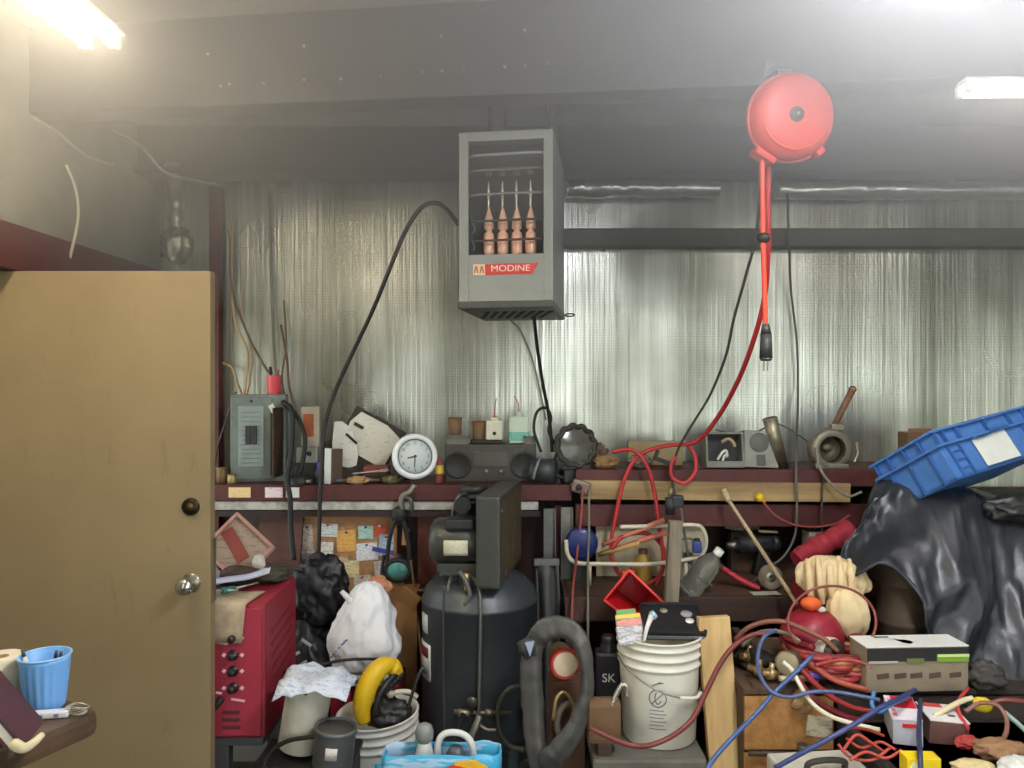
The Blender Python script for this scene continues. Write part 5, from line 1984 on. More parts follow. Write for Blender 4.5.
b.box((0, -0.004, 0.245), (0.50, 0.03, 0.012), rot=(-0.1, 0, 0))
b.done('top_edge', paint((206, 196, 168), 0.7), t)
t = thing('bottle', 'squat mustard bottle inside the red hose loop on the bench', 'bottle', bench(643, 3.46))
b = B()
b.lathe([(0, 0), (0.040, 0), (0.043, 0.006), (0.043, 0.085), (0.03, 0.11), (0.018, 0.12), (0.018, 0.128)], seg=26)
b.done('body', paint((168, 138, 56), 0.4), t)
b = B()
b.lathe([(0.020, 0.122), (0.020, 0.142), (0, 0.144)], seg=20)
b.done('cap', paint((90, 60, 40), 0.5), t)
t = thing('tape_measure', 'small orange tape measure beside the mustard bottle', 'tape measure', bench(628, 3.40))
b = B()
b.box((0, 0, 0.032), (0.06, 0.04, 0.064), bev=0.012)
b.done('case', paint((216, 92, 40), 0.45), t)
b = B()
b.box((0.03, -0.02, 0.01), (0.03, 0.012, 0.010), bev=0.002)
b.done('tape_tip', M_STEEL, t)
for i, (px0, py0, px1, py1, c) in enumerate(((602, 545, 664, 520, (206, 130, 110)), (606, 552, 668, 532, (190, 110, 92)), (598, 555, 640, 543, (176, 140, 90)))):
    a0, a1 = W(px0, py0, 3.44), W(px1, py1, 3.36)
    b = B()
    b.cyl(a0, a1, 0.010, 0.012, 12)
    tag(b.done('dowel', flat(c, 0.6)), ('topmost pinkish wooden dowel slanting behind the red hose loop', 'second pinkish dowel just under the topmost one', 'short tan dowel left of the mustard bottle')[i], 'dowel', 'dowels on the bench')
slab('post', 'grey weathered upright wooden post in front of the bench', 'post', at(668, 3.16, 0.53), (0.055, 0.04, 1.06), (0, 0.06, 0), wood((160, 150, 128), (104, 96, 80), 2, 9.0))
t = thing('block', 'speckled grey block beside the wooden post on the bench', 'block', bench(684, 3.5))
b = B()
b.box((0, 0, 0.09), (0.085, 0.06, 0.18), bev=0.004)
b.done('slab', paint((176, 170, 152), 0.8, dirt=0.8, dscale=30.0), t)
b = B()
b.box((0.01, -0.032, 0.1), (0.04, 0.006, 0.05))
b.done('dark_mark', M_DKSTEEL, t)
t = thing('plug', 'blue plastic plug hanging in the corner of the white frame', 'plug', W(697, 548, 3.36))
b = B()
b.box((0, 0, 0.005), (0.038, 0.03, 0.052), bev=0.006)
b.done('housing', paint((60, 80, 150), 0.45), t)
b = B()
b.box((0, 0, 0.036), (0.024, 0.02, 0.014), bev=0.003)
b.done('collar', M_BLACK, t)
t = thing('fitting', 'dark valve fitting on top of the grey post', 'fitting', W(670, 512, 3.2))
b = B()
b.cyl((0, 0, -0.01), (0, 0, 0.06), 0.02, seg=16)
b.box((0.03, 0, 0.045), (0.05, 0.04, 0.05), bev=0.008)
b.done('valve_body', paint((48, 50, 52), 0.5, 0.3), t)
b = B()
b.cyl((0, 0, 0.06), (0.004, 0, 0.10), 0.010, seg=12)
b.done('brass_nipple', paint((150, 136, 96), 0.4, 0.7), t)
# clear bottle
t = thing('bottle', 'clear plastic bottle lying tilted between post and pale board', 'bottle', bench(695, 3.24), (0, 0, 0))
CL = flat((200, 204, 196), 0.12, Transmission_Weight=0.85, IOR=1.3)
BM = T(-0.03, 0, 0.01) @ Matrix.Rotation(0.55, 4, 'Y') @ Matrix.Rotation(0.3, 4, 'X')
b = B()
b.lathe([(0, 0), (0.045, 0), (0.05, 0.008), (0.050, 0.05), (0.046, 0.06), (0.05, 0.07), (0.05, 0.15), (0.03, 0.19), (0.016, 0.21), (0.016, 0.225)], BM, seg=26)
b.done('body', CL, t)
b = B()
b.lathe([(0.019, 0.212), (0.019, 0.236), (0, 0.238)], BM, seg=20)
b.done('cap', flat((214, 214, 206), 0.4), t)
# red-handled pliers and other tools on the bench
t = thing('pliers', 'red-handled pliers lying on the bench below the tan rod', 'pliers', bench(742, 3.34), (0, 0, 0))
for s in (-1, 1):
    b = B()
    b.tube([Vector((-0.09, s * 0.01, 0.09)), Vector((-0.03, s * 0.022, 0.05)), Vector((0.03, s * 0.02 - 0.02, 0.02)), Vector((0.06, s * 0.018 - 0.03, 0.008))], 0.012)
    b.done('handle', paint((176, 44, 50), 0.45), t)
b = B()
b.box((-0.11, 0, 0.105), (0.06, 0.02, 0.02), rot=(0, 0.6, 0), bev=0.005)
b.done('jaws', M_DKSTEEL, t)
t = thing('grinding_disc', 'round grey-brown grinding disc leaning on the bench', 'disc', bench(772, 3.30), (-0.3, 0, 0.1))
b = B()
b.lathe([(0.008, 0.008), (0.05, 0.008), (0.054, 0.004), (0.054, -0.004), (0.008, -0.004)], T(0, 0, 0.054) @ RX, seg=32)
b.done('abrasive', paint((122, 108, 92), 0.8), t)
b = B()
b.lathe([(0.008, 0.010), (0.02, 0.010), (0.022, 0.006)], T(0, 0, 0.054) @ RX, seg=20)
b.done('flange', M_STEEL, t)
t = thing('power_drill', 'black power tool in the dark behind the tan rod', 'power tool', bench(757, 3.56))
b = B()
b.cyl((-0.09, 0, 0.14), (0.07, 0, 0.15), 0.04, 0.045, 20)
b.cyl((0.07, 0, 0.15), (0.10, 0, 0.152), 0.045, 0.03, 20)
b.done('motor_body', paint((40, 40, 42), 0.5), t)
b = B()
b.box((0.02, 0, 0.06), (0.06, 0.045, 0.12), rot=(0, 0.2, 0), bev=0.012)
b.done('grip', M_BLACK, t)
b = B()
b.cyl((-0.14, 0, 0.137), (-0.09, 0, 0.14), 0.014, 0.026, 16)
b.done('chuck', M_STEEL, t)
lump('hardware', 'tangle of small grey metal clips above the black power tool', 'hardware', at(742, 3.62, BZ + 0.19), (0.07, 0.03, 0.03), (140, 132, 112), 3, 0.5, 3.5, 0.4)
slab('board', 'short block of timber holding the metal clips at the bench back', 'block', at(742, 3.65, BZ + 0.095), (0.12, 0.06, 0.185), (0, 0, 0), wood((84, 60, 46), (50, 36, 28), 2, 7.0))
slab('ruler', 'thin pale ruler lying level above the power tool', 'ruler', at(768, 3.52, BZ + 0.21), (0.085, 0.02, 0.008), (0, 0.05, 0), flat((150, 136, 106), 0.6))
slab('paper', 'greenish white paper slip on the front edge of the bench', 'paper', bench(765, 3.24) + Vector((0, 0, 0.004)), (0.12, 0.05, 0.003), (0.0, 0, 0.1), flat((170, 174, 156), 0.7))
slab('carton', 'small cream carton at the right end of the bench', 'carton', bench(816, 3.60) + Vector((0, 0, 0.1)), (0.10, 0.08, 0.20), (0, 0, 0.1), paint((168, 156, 136), 0.8))
slab('timber', 'grey scrap of timber across the bench end under the shelf', 'timber', at(815, 3.56, EYE - (511 - 384) / FOC * 3.56), (0.14, 0.05, 0.045), (0, -0.05, 0), wood((120, 104, 84), (80, 66, 52), 0, 8.0))
t = thing('rod', 'long tan rod with knobbed end leaning from plank to red cloth', 'rod', W(726, 492, 3.42))
o = t.location
b = B()
b.tube([W(728, 499, 3.40) - o, W(760, 548, 3.25) - o, W(797, 604, 3.0) - o], 0.0085)
b.done('shaft', paint((176, 156, 120), 0.5), t)
b = B()
b.cyl(W(724, 490, 3.43) - o, W(729, 501, 3.395) - o, 0.015, 0.013, 14)
b.done('knob_end', paint((200, 184, 148), 0.5), t)
t = thing('connector', 'yellow plug on a red wire at the plank, right of centre', 'plug', W(759, 497, 3.455))
b = B()
b.lathe([(0, 0.03), (0.014, 0.028), (0.02, 0.018), (0.022, 0), (0.016, -0.012), (0, -0.014)], Matrix.Rotation(PI / 2, 4, 'X'), seg=18)
b.done('body', paint((232, 190, 40), 0.45), t)
b = B()
b.cyl((0.012, -0.01, -0.012), (0.025, -0.012, -0.022), 0.009, 0.007, 10)
b.done('strain_relief', flat((206, 150, 40), 0.5), t)
cable('wire', 'thin red wire sagging from the yellow plug to the right', [(763, 502, 3.44), (775, 515, 3.43), (792, 524, 3.42), (812, 527, 3.42), (835, 524, 3.42), (850, 515, 3.43)], 0.0045, flat((150, 70, 62), 0.6), 'wire')
cable('cable', 'grey cable curling from the cast ring tool to the tarp', [(816, 448, 3.50), (820, 468, 3.46), (832, 485, 3.42), (848, 496, 3.40), (862, 492, 3.38)], 0.006, flat((128, 122, 110), 0.6))
cable('cable', 'thin grey cable strung from the red hose over the steel tube', [(716, 430, 3.62), (745, 436, 3.7), (765, 428, 3.66), (778, 424, 3.60), (800, 436, 3.66), (815, 448, 3.7)], 0.004, flat((104, 104, 98), 0.6))
cable('cable', 'dark thin cable hanging at the right end of the plank', [(823, 470, 3.5), (822, 500, 3.45), (822, 540, 3.44)], 0.005, flat((60, 52, 46), 0.6))

# things on the right shelf
ZR2 = 1.2305
t = thing('instrument_case', 'grey open instrument case with black inside and dial, on the right shelf', 'case', at(741, 3.58, ZR2), (-0.12, 0, 0))
b = B()
b.box((-0.085, 0.0, 0.015), (0.175, 0.10, 0.03), bev=0.004)
b.box((-0.085, 0.04, 0.08), (0.175, 0.02, 0.15), bev=0.004)
for x in (-0.168, -0.002):
    b.box((x, 0.0, 0.085), (0.010, 0.10, 0.15), bev=0.003)
b.box((-0.085, 0, 0.158), (0.175, 0.10, 0.010), bev=0.003)
b.done('case_shell', paint((120, 120, 110), 0.5), t)
b = B()
b.box((-0.085, 0.02, 0.085), (0.155, 0.01, 0.13))
b.done('black_lining', M_BLACK, t)
b = B()
b.box((0.085, 0.0, 0.085), (0.16, 0.09, 0.17), rot=(0, 0.04, 0), bev=0.006)
gcp = b.done('meter_body', paint((138, 138, 128), 0.5), t)
b = B()
b.lathe([(0, 0.004), (0.040, 0.004), (0.045, 0)], T(0.075, -0.046, 0.115) @ RX, seg=30)
b.done('round_grille', paint((96, 96, 90), 0.6), gcp)
b = B()
b.box((0.08, -0.047, 0.035), (0.04, 0.004, 0.05), bev=0.002)
b.done('socket', paint((80, 80, 76), 0.5), gcp)
t = thing('hardware', 'white clip and wires lying inside the black-lined case', 'hardware', at(722, 3.54, ZR2 + 0.032))
b = B()
b.tube([(-0.02, 0, 0.01), (0.0, -0.01, 0.045), (0.02, 0, 0.05), (0.022, 0, 0.02)], 0.006)
b.tube([(0.0, -0.01, 0.005), (0.01, -0.012, 0.03), (0.025, -0.01, 0.03)], 0.006)
b.done('white_clip', flat((220, 220, 214), 0.4), t)
b = B()
b.tube([(0.0, 0.01, 0.09), (0.03, 0.0, 0.105), (0.05, 0.0, 0.09), (0.06, 0.0, 0.07)], 0.007)
b.done('beige_wire', flat((170, 150, 110), 0.6), t)
t = thing('metal_tube', 'short dull steel tube standing tilted on the right shelf', 'tube', at(782, 3.56, ZR2), (0, -0.24, 0))
b = B()
b.lathe([(0.026, 0.006), (0.031, 0.004), (0.032, 0.0), (0.033, 0.24), (0.028, 0.242), (0.027, 0.05)], seg=28)
b.done('pipe', paint((156, 148, 124), 0.35, 0.6, 0.4), t)
b = B()
b.torus((0, 0, 0.235), 0.033, 0.003, seg=28, cs=6)
b.done('rolled_rim', paint((176, 168, 144), 0.35, 0.6), t)
t = thing('ring_tool', 'cast metal ring-shaped tool with a slanting wooden handle', 'tool', at(830, 3.56, ZR2), (0, 0, -0.1))
RM = T(0, 0, 0.088) @ Matrix.Rotation(0.12, 4, 'Z') @ RX
b = B()
b.lathe([(0.062, 0.03), (0.085, 0.034), (0.098, 0.02), (0.10, -0.02), (0.085, -0.04), (0.062, -0.038), (0.062, 0.03)], RM, seg=40)
b.box((0, 0.0, 0.012), (0.15, 0.07, 0.024), bev=0.006)
b.box((0.03, 0.0, 0.19), (0.06, 0.05, 0.03), bev=0.006)
rt = b.done('cast_ring', paint((140, 132, 114), 0.45, 0.5, 0.4), t)
b = B()
b.lathe([(0, -0.03), (0.062, -0.03), (0.06, -0.028)], RM, seg=32)
b.ball((-0.01, 0.01, 0.095), 0.022, (1.2, 0.7, 0.8), 2)
b.done('inner_works', paint((110, 102, 84), 0.5, 0.4), rt)
b = B()
b.tube([(0.10, -0.02, 0.03), (0.118, -0.02, 0.07), (0.112, -0.02, 0.12)], 0.010)
b.done('side_clamp', flat((170, 164, 148), 0.3, 0.7), t)
b = B()
b.cyl((0.02, 0, 0.20), (0.105, 0.02, 0.36), 0.013, 0.016, 16)
b.ball((0.107, 0.02, 0.364), 0.0175)
b.done('wooden_handle', wood((132, 96, 70), (96, 68, 50), 2, 12.0), t)
slab('carton', 'tan strip of cardboard behind the red loops on the right shelf', 'carton', at(655, 3.68, ZR2 + 0.06), (0.26, 0.03, 0.115), (0, 0, 0), paint((160, 140, 104), 0.8))
t = thing('bracket', 'dark steel bracket lying behind the small red loop', 'bracket', at(664, 3.58, ZR2 + 0.03), (0, 0.35, 0.1))
b = B()
b.box((0, 0, 0), (0.10, 0.03, 0.02), bev=0.003)
b.done('bar', paint((70, 70, 64), 0.5, 0.4), t)
b = B()
b.box((-0.045, 0, 0.02), (0.012, 0.03, 0.04), bev=0.003)
b.done('lug', paint((70, 70, 64), 0.5, 0.4), t)
for lb, px, Y, s, c, sd in (('tan rag lump at the left end of the right shelf', 606, 3.56, (0.06, 0.04, 0.028), (150, 116, 76), 2), ('grey rag heap between the two red hose strands', 640, 3.58, (0.05, 0.03, 0.03), (112, 110, 98), 5), ('brown rag lump right beside the round work lamp', 599, 3.66, (0.04, 0.03, 0.05), (104, 84, 68), 7)):
    lump('rag', lb, 'rag', at(px, Y, ZR2), s, c, sd, 0.4, 2.6)
t = thing('carton', 'orange-brown cardboard piece on the shelf behind the blue crate', 'carton', at(914, 3.7, 1.0))
b = B()
b.box((0, 0, 0.195), (0.11, 0.10, 0.39), bev=0.004)
b.done('card_body', paint((132, 100, 74), 0.8), t)
b = B()
b.box((0, -0.05, 0.395), (0.11, 0.004, 0.03), rot=(0.4, 0, 0))
b.done('flap', paint((164, 124, 90), 0.8), t)
# ------------------------------------------------------------------ right-hand pile: what carries it
OSB = paint((186, 134, 76), 0.75, dirt=0.7, dscale=26.0, dcol=(128, 84, 46), bump=0.3)
CZ = 0.585


def plywood_crate(label, cx, w_, board, inner):
    t = thing('wooden_crate', label, 'crate', (cx, 2.88, 0))
    b = B()
    b.box((0, 0, CZ - 0.012), (w_ + 0.01, 0.54, 0.024), bev=0.002)
    b.done('lid', inner, t)
    b = B()
    b.box((0, -0.262, 0.475), (w_, 0.016, 0.19), bev=0.002)
    b.done('upper_board', board, t)
    b = B()
    b.box((0, -0.262, 0.20), (w_, 0.016, 0.33), bev=0.002)
    b.done('lower_board', board, t)
    for x in (-w_ / 2 + 0.01, w_ / 2 - 0.01):
        b = B()
        b.box((x, 0, CZ / 2 - 0.012), (0.02, 0.508, CZ - 0.03), bev=0.002)
        b.done('end_panel', inner, t)
    b = B()
    b.box((0, 0.255, CZ / 2 - 0.012), (w_ - 0.04, 0.016, CZ - 0.03))
    b.done('back_panel', inner, t)
    return t


t = plywood_crate('low plywood crate with a paper label under the red hose coil', 0.94, 0.30, OSB, paint((84, 64, 46), 0.8))
b = B()
b.box((0.10, -0.272, 0.46), (0.085, 0.003, 0.07), rot=(0, 0.1, 0))
b.done('label', printed((214, 202, 170), (130, 116, 90), 44.0, cover=0.55), t)
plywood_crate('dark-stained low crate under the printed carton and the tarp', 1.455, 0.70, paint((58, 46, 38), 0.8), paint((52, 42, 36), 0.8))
CZ += 0.001
t = thing('storage_tote', 'black tote in the bottom right corner under the small cartons', 'tote', (1.42, 2.33, 0))
NZ = 0.50
b = B()
b.box((0, 0, NZ / 2), (0.62, 0.46, NZ), bev=0.012, taper=(0.92, 0.92))
b.done('tub', paint((40, 34, 32), 0.6), t)
b = B()
b.box((0, 0, NZ - 0.012), (0.65, 0.48, 0.024), bev=0.006)
b.done('rim', paint((50, 42, 38), 0.6), t)
NZ += 0.001
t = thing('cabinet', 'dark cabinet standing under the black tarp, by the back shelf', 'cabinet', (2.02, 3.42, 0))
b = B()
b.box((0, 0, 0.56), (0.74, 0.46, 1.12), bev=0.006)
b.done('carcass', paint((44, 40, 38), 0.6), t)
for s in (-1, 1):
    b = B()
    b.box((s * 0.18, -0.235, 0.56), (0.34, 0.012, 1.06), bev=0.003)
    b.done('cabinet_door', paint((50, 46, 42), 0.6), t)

# ------------------------------------------------------------------ pale timber leaning in front
t = thing('timber', 'pale pine board leaning upright right of the white bucket', 'board', at(722, 2.72, 0.0))
b = B()
b.box((0, 0, 0.39), (0.112, 0.038, 0.80), rot=(-0.10, -0.055, 0), bev=0.003)
b.done('plank', wood((214, 182, 126), (182, 142, 90), 2, 7.0), t)
slab('board', 'dark brown board edge-on between the pine board and plywood crate', 'board', at(746, 2.86, 0.335), (0.03, 0.30, 0.67), (0, 0, 0), paint((44, 34, 28), 0.8))

# ------------------------------------------------------------------ black tarp, drum and blue crate
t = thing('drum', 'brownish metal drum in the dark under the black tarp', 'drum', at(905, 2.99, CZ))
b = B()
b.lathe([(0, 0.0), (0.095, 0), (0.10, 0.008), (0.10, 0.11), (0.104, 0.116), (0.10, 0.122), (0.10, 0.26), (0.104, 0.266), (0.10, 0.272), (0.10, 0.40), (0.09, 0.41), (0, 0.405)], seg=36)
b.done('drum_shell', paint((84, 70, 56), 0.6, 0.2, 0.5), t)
b = B()
b.torus((0, 0, 0.405), 0.097, 0.006, seg=32, cs=8)
b.done('drum_rim', paint((72, 60, 50), 0.5, 0.3), t)
cols = [[(872, 478, 3.36), (868, 488, 3.14), (849, 525, 3.06), (826, 568, 2.98)],
        [(890, 472, 3.36), (884, 483, 3.12), (868, 525, 3.02), (845, 577, 2.92)],
        [(908, 474, 3.36), (905, 484, 3.10), (893, 528, 2.98), (872, 560, 2.88)],
        [(926, 478, 3.36), (925, 488, 3.08), (921, 538, 2.92), (903, 580, 2.84)],
        [(946, 482, 3.36), (945, 494, 3.06), (945, 560, 2.86), (922, 628, 2.80)],
        [(968, 488, 3.36), (966, 501, 3.04), (968, 580, 2.84), (946, 643, 2.79)],
        [(990, 494, 3.36), (986, 508, 3.02), (986, 598, 2.82), (972, 668, 2.76)],
        [(1012, 500, 3.36), (1008, 516, 3.00), (1010, 610, 2.80), (988, 694, 2.73)],
        [(1040, 506, 3.36), (1034, 524, 3.00), (1036, 615, 2.78), (1032, 708, 2.72)],
        [(1080, 512, 3.36), (1076, 530, 3.00), (1078, 620, 2.78), (1090, 716, 2.70)]]
NU, NV = 72, 46
cs_ = [spline([W(*p) for p in c], 15) for c in cols]
cs_ = [c[:46] for c in cs_]
grid = [[None] * len(cs_[0]) for _ in range(NU + 1)]
for j in range(len(cs_[0])):
    row = spline([c[j] for c in cs_], 8)
    for i in range(len(row)):
        if i <= NU:
            u, v = i / (len(row) - 1), j / (len(cs_[0]) - 1)
            p = row[i]
            fold = 0.055 * ridge((u * 5.2 + v * 1.0, v * 0.8, 2.0), 1.0) + 0.016 * ridge((u * 11.0 - v * 4, v * 3.0, 7.0), 1.0)
            fine = 0.010 * fbm((u * 26, v * 14, 3.0), 1.0, 3)
            k = min(1.0, max(0.0, (v - 0.12) / 0.25))
            d = (fold + fine * (1.3 if u > 0.7 else 0.6)) * (0.35 + 0.65 * k)
            grid[i][j] = p + Vector((0.3 * d, -d, 0.25 * d * (1 - k)))
grid = [r for r in grid if r[0] is not None]
t = thing('tarp', 'large shiny black plastic tarp draped over the pile at right', 'tarp', W(960, 700, 2.9))
o = t.location
b = B()
b.sheet([[p - o for p in r] for r in grid], 0.003)
b.done('tarp_sheet', paint((36, 38, 43), 0.38, dirt=0.25, dcol=(78, 80, 86), dscale=5.0, bump=0.5, bscale=14.0), t)
b = B()
b.tube([r[len(r) - 1] - o for r in grid[::3]], 0.006, n=2)
b.done('tarp_hem', paint((52, 54, 60), 0.35, dirt=0.3), t)

# blue crate, corner towards us, tipped to the left
ex = Vector((0.88, 0.42, 0.15)).normalized()
ey = Vector((-0.30, 0.80, -0.48))
ey = (ey - ex * ey.dot(ex)).normalized()
ez = ex.cross(ey).normalized()
Rm = Matrix((ex, ey, ez)).transposed()
t = thing('plastic_crate', 'blue plastic crate with white paper label, tipped on the black tarp', 'crate', W(958, 480, 2.86), Rm)
BLU = paint((78, 124, 188), 0.42, dirt=0.25, dcol=(30, 70, 140))
BLD = paint((56, 98, 160), 0.45)
LX, LY, LZ = 0.60, 0.30, 0.20
b = B()
th = 0.012
b.box((LX / 2, LY / 2, th / 2), (LX, LY, th))
b.box((LX / 2, th / 2, LZ / 2), (LX, th, LZ))
b.box((LX / 2, LY - th / 2, LZ / 2), (LX, th, LZ))
b.box((th / 2, LY / 2, LZ / 2), (th, LY - 2 * th, LZ))
b.box((LX - th / 2, LY / 2, LZ / 2), (th, LY - 2 * th, LZ))
b.done('crate_body', BLU, t)
b = B()
for z in (LZ - 0.004, LZ - 0.062):
    b.box((LX / 2, -0.010, z), (LX + 0.04, 0.022, 0.010), bev=0.002)
    b.box((-0.010, LY / 2, z), (0.022, LY, 0.010), bev=0.002)
    b.box((LX / 2, LY + 0.010, z), (LX + 0.04, 0.022, 0.010), bev=0.002)
    b.box((LX + 0.010, LY / 2, z), (0.022, LY, 0.010), bev=0.002)
b.done('rim', BLU, t)
for x in (0.0, 0.05, 0.13, 0.30, 0.45, 0.55, 0.60):
    b = B()
    b.box((min(max(x, 0.004), LX - 0.004), -0.008, LZ - 0.033), (0.008, 0.020, 0.056), bev=0.001)
    b.done('rim_rib', BLD, t)
for y in (0.06, 0.14, 0.22, 0.295):
    b = B()
    b.box((-0.008, y, LZ - 0.033), (0.020, 0.008, 0.056), bev=0.001)
    b.done('rim_rib', BLD, t)
for x in (0.04, 0.105, 0.50, 0.56):
    b = B()
    b.box((x, -0.005, 0.068), (0.008, 0.012, 0.135), bev=0.001)
    b.done('side_rib', BLD, t)
for z in (0.035, 0.07, 0.105):
    b = B()
    b.box((0.072, -0.004, z), (0.062, 0.009, 0.006), bev=0.001)
    b.done('side_rib', BLD, t)
    b = B()
    b.box((0.53, -0.004, z), (0.056, 0.009, 0.006), bev=0.001)
    b.done('side_rib', BLD, t)
for y in (0.05, 0.15, 0.25):
    b = B()
    b.box((-0.005, y, 0.068), (0.012, 0.008, 0.135), bev=0.001)
    b.done('side_rib', BLD, t)
b = B()
b.prism([(0.175, LZ - 0.062), (0.21, LZ - 0.075), (0.26, LZ - 0.075), (0.285, LZ - 0.058), (0.40, LZ - 0.058), (0.40, LZ - 0.068), (0.175, LZ - 0.074)], -0.024, -0.004)
b.done('grip_lip', BLD, t)
b = B()
b.box((0.285, -0.0075, 0.078), (0.205, 0.003, 0.125))
b.done('paper_label', paint((226, 226, 218), 0.6, dirt=0.15), t)
lump('bag', 'black rubbish lump under the right end of the blue crate', 'bag', at(1016, 2.93, 1.10), (0.11, 0.06, 0.05), (34, 34, 34), 3, 0.35, 2.4, 0.45)

# ------------------------------------------------------------------ red cloth, cream gloves, orange ball
t = thing('cloth', 'rolled red cloth poking from beneath the black tarp edge', 'cloth', at(822, 3.16, CZ))
o = t.location
b = B()
b.tube([W(796, 560, 3.08) - o, W(812, 550, 3.10) - o, W(832, 540, 3.12) - o, W(850, 530, 3.14) - o], 0.046, seg=20, n=10, rfn=lambda u: 0.8 + 0.25 * u + 0.35 * fbm((u * 9, 1, 1)))
b.done('red_roll', paint((140, 26, 42), 0.8, dirt=0.4), t)
b = B()
b.ball((0.02, 0.0, 0.14), 1.0, (0.14, 0.10, 0.20), 4, lambda v: 1 + 0.12 * fbm(v, 2.2))
b.done('red_bulk', paint((130, 24, 38), 0.8, dirt=0.3), t)
t = thing('gloves', 'pair of cream work gloves flopped over the red cloth pile', 'gloves', at(832, 2.93, CZ))
o = t.location
CREAM = paint((226, 204, 160), 0.85, dirt=0.45, dscale=9.0, dcol=(190, 142, 90), bump=0.5)
def glove_lobe(px, py, Y, sx, sz, dy, rot, pleats, seed):
    def fn(v):
        ang = math.atan2(v.x, -v.y)
        k = 1 + 0.07 * fbm(v + Vector((seed, 0, 0)), 1.8)
        k += 0.055 * math.cos(ang * pleats + seed + v.z * 0.8) * (1 - abs(v.z) * 0.6)
        return k
    b = B()
    b.ball((0, 0, 0), 1.0, (sx, dy, sz), 5, fn, rot)
    for v in b.bm.verts:
        v.co.z += 0.006 * fbm((v.co.x * 40, 1, 2))
    b.bm.transform(Matrix.Translation(W(px, py, Y) - o))
    return b


glove_lobe(832, 579, 2.95, 0.138, 0.085, 0.075, (0, 0.15, 0), 13, 1).done('upper_glove', CREAM, t)
glove_lobe(848, 614, 2.88, 0.076, 0.105, 0.05, (0, -0.12, 0), 9, 4).done('lower_glove', CREAM, t)
b = B()
for k in range(5):
    x0 = 807 + k * 10.5
    b.tube([W(x0, 560 - (k % 2) * 3, 2.93) - o, W(x0 + 2, 574, 2.875) - o, W(x0 + 3, 590, 2.875) - o, W(x0 + 5, 603, 2.90) - o], 0.0115, seg=12, rfn=lambda u: 0.8 + 0.35 * math.sin(u * PI) + 0.12 * fbm((u * 5, k, 1)))
b.done('finger_folds', CREAM, t)
t = thing('ball', 'small orange foam ball beneath the cream gloves', 'ball', W(811, 609, 2.84))
b = B()
b.ball((0, 0, 0.02), 0.032, (1.15, 1, 0.8), 3, lambda v: 1 + 0.06 * fbm(v, 3))
b.done('foam', paint((232, 100, 44), 0.6), t)
b = B()
b.ball((0.035, -0.005, 0.0), 0.016, (1.1, 1, 0.7), 2)
b.done('white_tip', flat((224, 212, 200), 0.5), t)
t = thing('jug', 'red plastic jug lying beneath the gloves with black-lidded mouth', 'jug', at(812, 2.86, CZ), (0, 0, 0))
b = B()
b.ball((0, 0.0, 0.10), 1.0, (0.115, 0.10, 0.10), 4, lambda v: 1 + 0.05 * fbm(v, 2))
b.done('body', paint((150, 30, 50), 0.45, dirt=0.3), t)
MM = T(0.02, -0.10, 0.075) @ Matrix.Rotation(0.5, 4, 'Z') @ RX
b = B()
b.lathe([(0.05, -0.03), (0.052, 0.0), (0.054, 0.012), (0.050, 0.018)], MM, seg=30)
b.done('white_collar', flat((206, 196, 182), 0.5), t)
b = B()
b.lathe([(0.048, 0.015), (0.045, 0.035), (0.03, 0.042), (0, 0.043)], MM, seg=30)
b.done('black_lid', paint((60, 54, 48), 0.5), t)

# silver can, brass fittings, purple plug
t = thing('can', 'small silver can on its side amid cords at pile top', 'can', at(789, 2.72, CZ), (0, 0, 0.2))
KM = T(0, -0.02, 0.06) @ Matrix.Rotation(-0.9, 4, 'Z') @ Matrix.Rotation(PI / 2 - 0.15, 4, 'X')
b = B()
b.lathe([(0, 0.05), (0.036, 0.05), (0.041, 0.054), (0.042, 0.046), (0.040, 0.044), (0.040, -0.05), (0, -0.052)], KM, seg=30)
b.done('tin_body', paint((150, 140, 112), 0.35, 0.6, 0.4), t)
b = B()
b.lathe([(0, 0.051), (0.034, 0.051), (0.036, 0.050)], KM, seg=30)
b.done('end_disc', paint((176, 164, 134), 0.4, 0.4), t)
for i, (px, Y, a, lb) in enumerate(((748, 2.78, 0.5, 'brass pipe fitting left end of the pile, by the dark board'), (757, 2.70, -0.4, 'brass hose coupler just right of the first fitting'), (770, 2.66, 0.2, 'dull brass tee fitting in front of the silver can'))):
    t = thing('pipe_fitting', lb, 'fitting', at(px, Y, CZ + 0.02 + (0.02 if i == 0 else 0)), (0, 0.2, a))
    m = paint((150, 122, 76), 0.4, 0.6, 0.5)
    b = B()
    b.cyl((-0.035, 0, 0.012), (0.03, 0, 0.012), 0.012, 0.014, 14)
    b.done('barrel', m, t)
    b = B()
    b.cyl((-0.01, 0, 0.012), (0.012, 0, 0.012), 0.020, 0.020, 6)
    b.cyl((0, 0, 0.012), (0.0, 0, 0.05), 0.009, 0.010, 12)
    b.done('hex_nut', paint((176, 156, 116), 0.35, 0.7), t)
t = thing('brush', 'cream-handled brush lying below the silver can', 'brush', at(796, 2.64, CZ + 0.014), (0, 0.05, 0.1))
b = B()
b.cyl((-0.06, 0, 0.01), (0.05, 0, 0.012), 0.009, 0.011, 12)
b.done('handle', paint((216, 190, 150), 0.5), t)
b = B()
b.cyl((0.05, 0, 0.012), (0.075, 0, 0.014), 0.014, 0.014, 12)
b.done('ferrule', flat((220, 214, 206), 0.35, 0.4), t)
t = thing('connector', 'purple plug at the end of the blue cord', 'plug', at(814, 2.62, CZ + 0.035), (0, 0.3, 0.3))
b = B()
b.cyl((-0.03, 0, 0), (0.02, 0, 0.01), 0.012, 0.015, 12)
b.done('body', flat((80, 56, 130), 0.45), t)
b = B()
b.cyl((0.02, 0, 0.01), (0.035, 0, 0.012), 0.010, 0.010, 12)
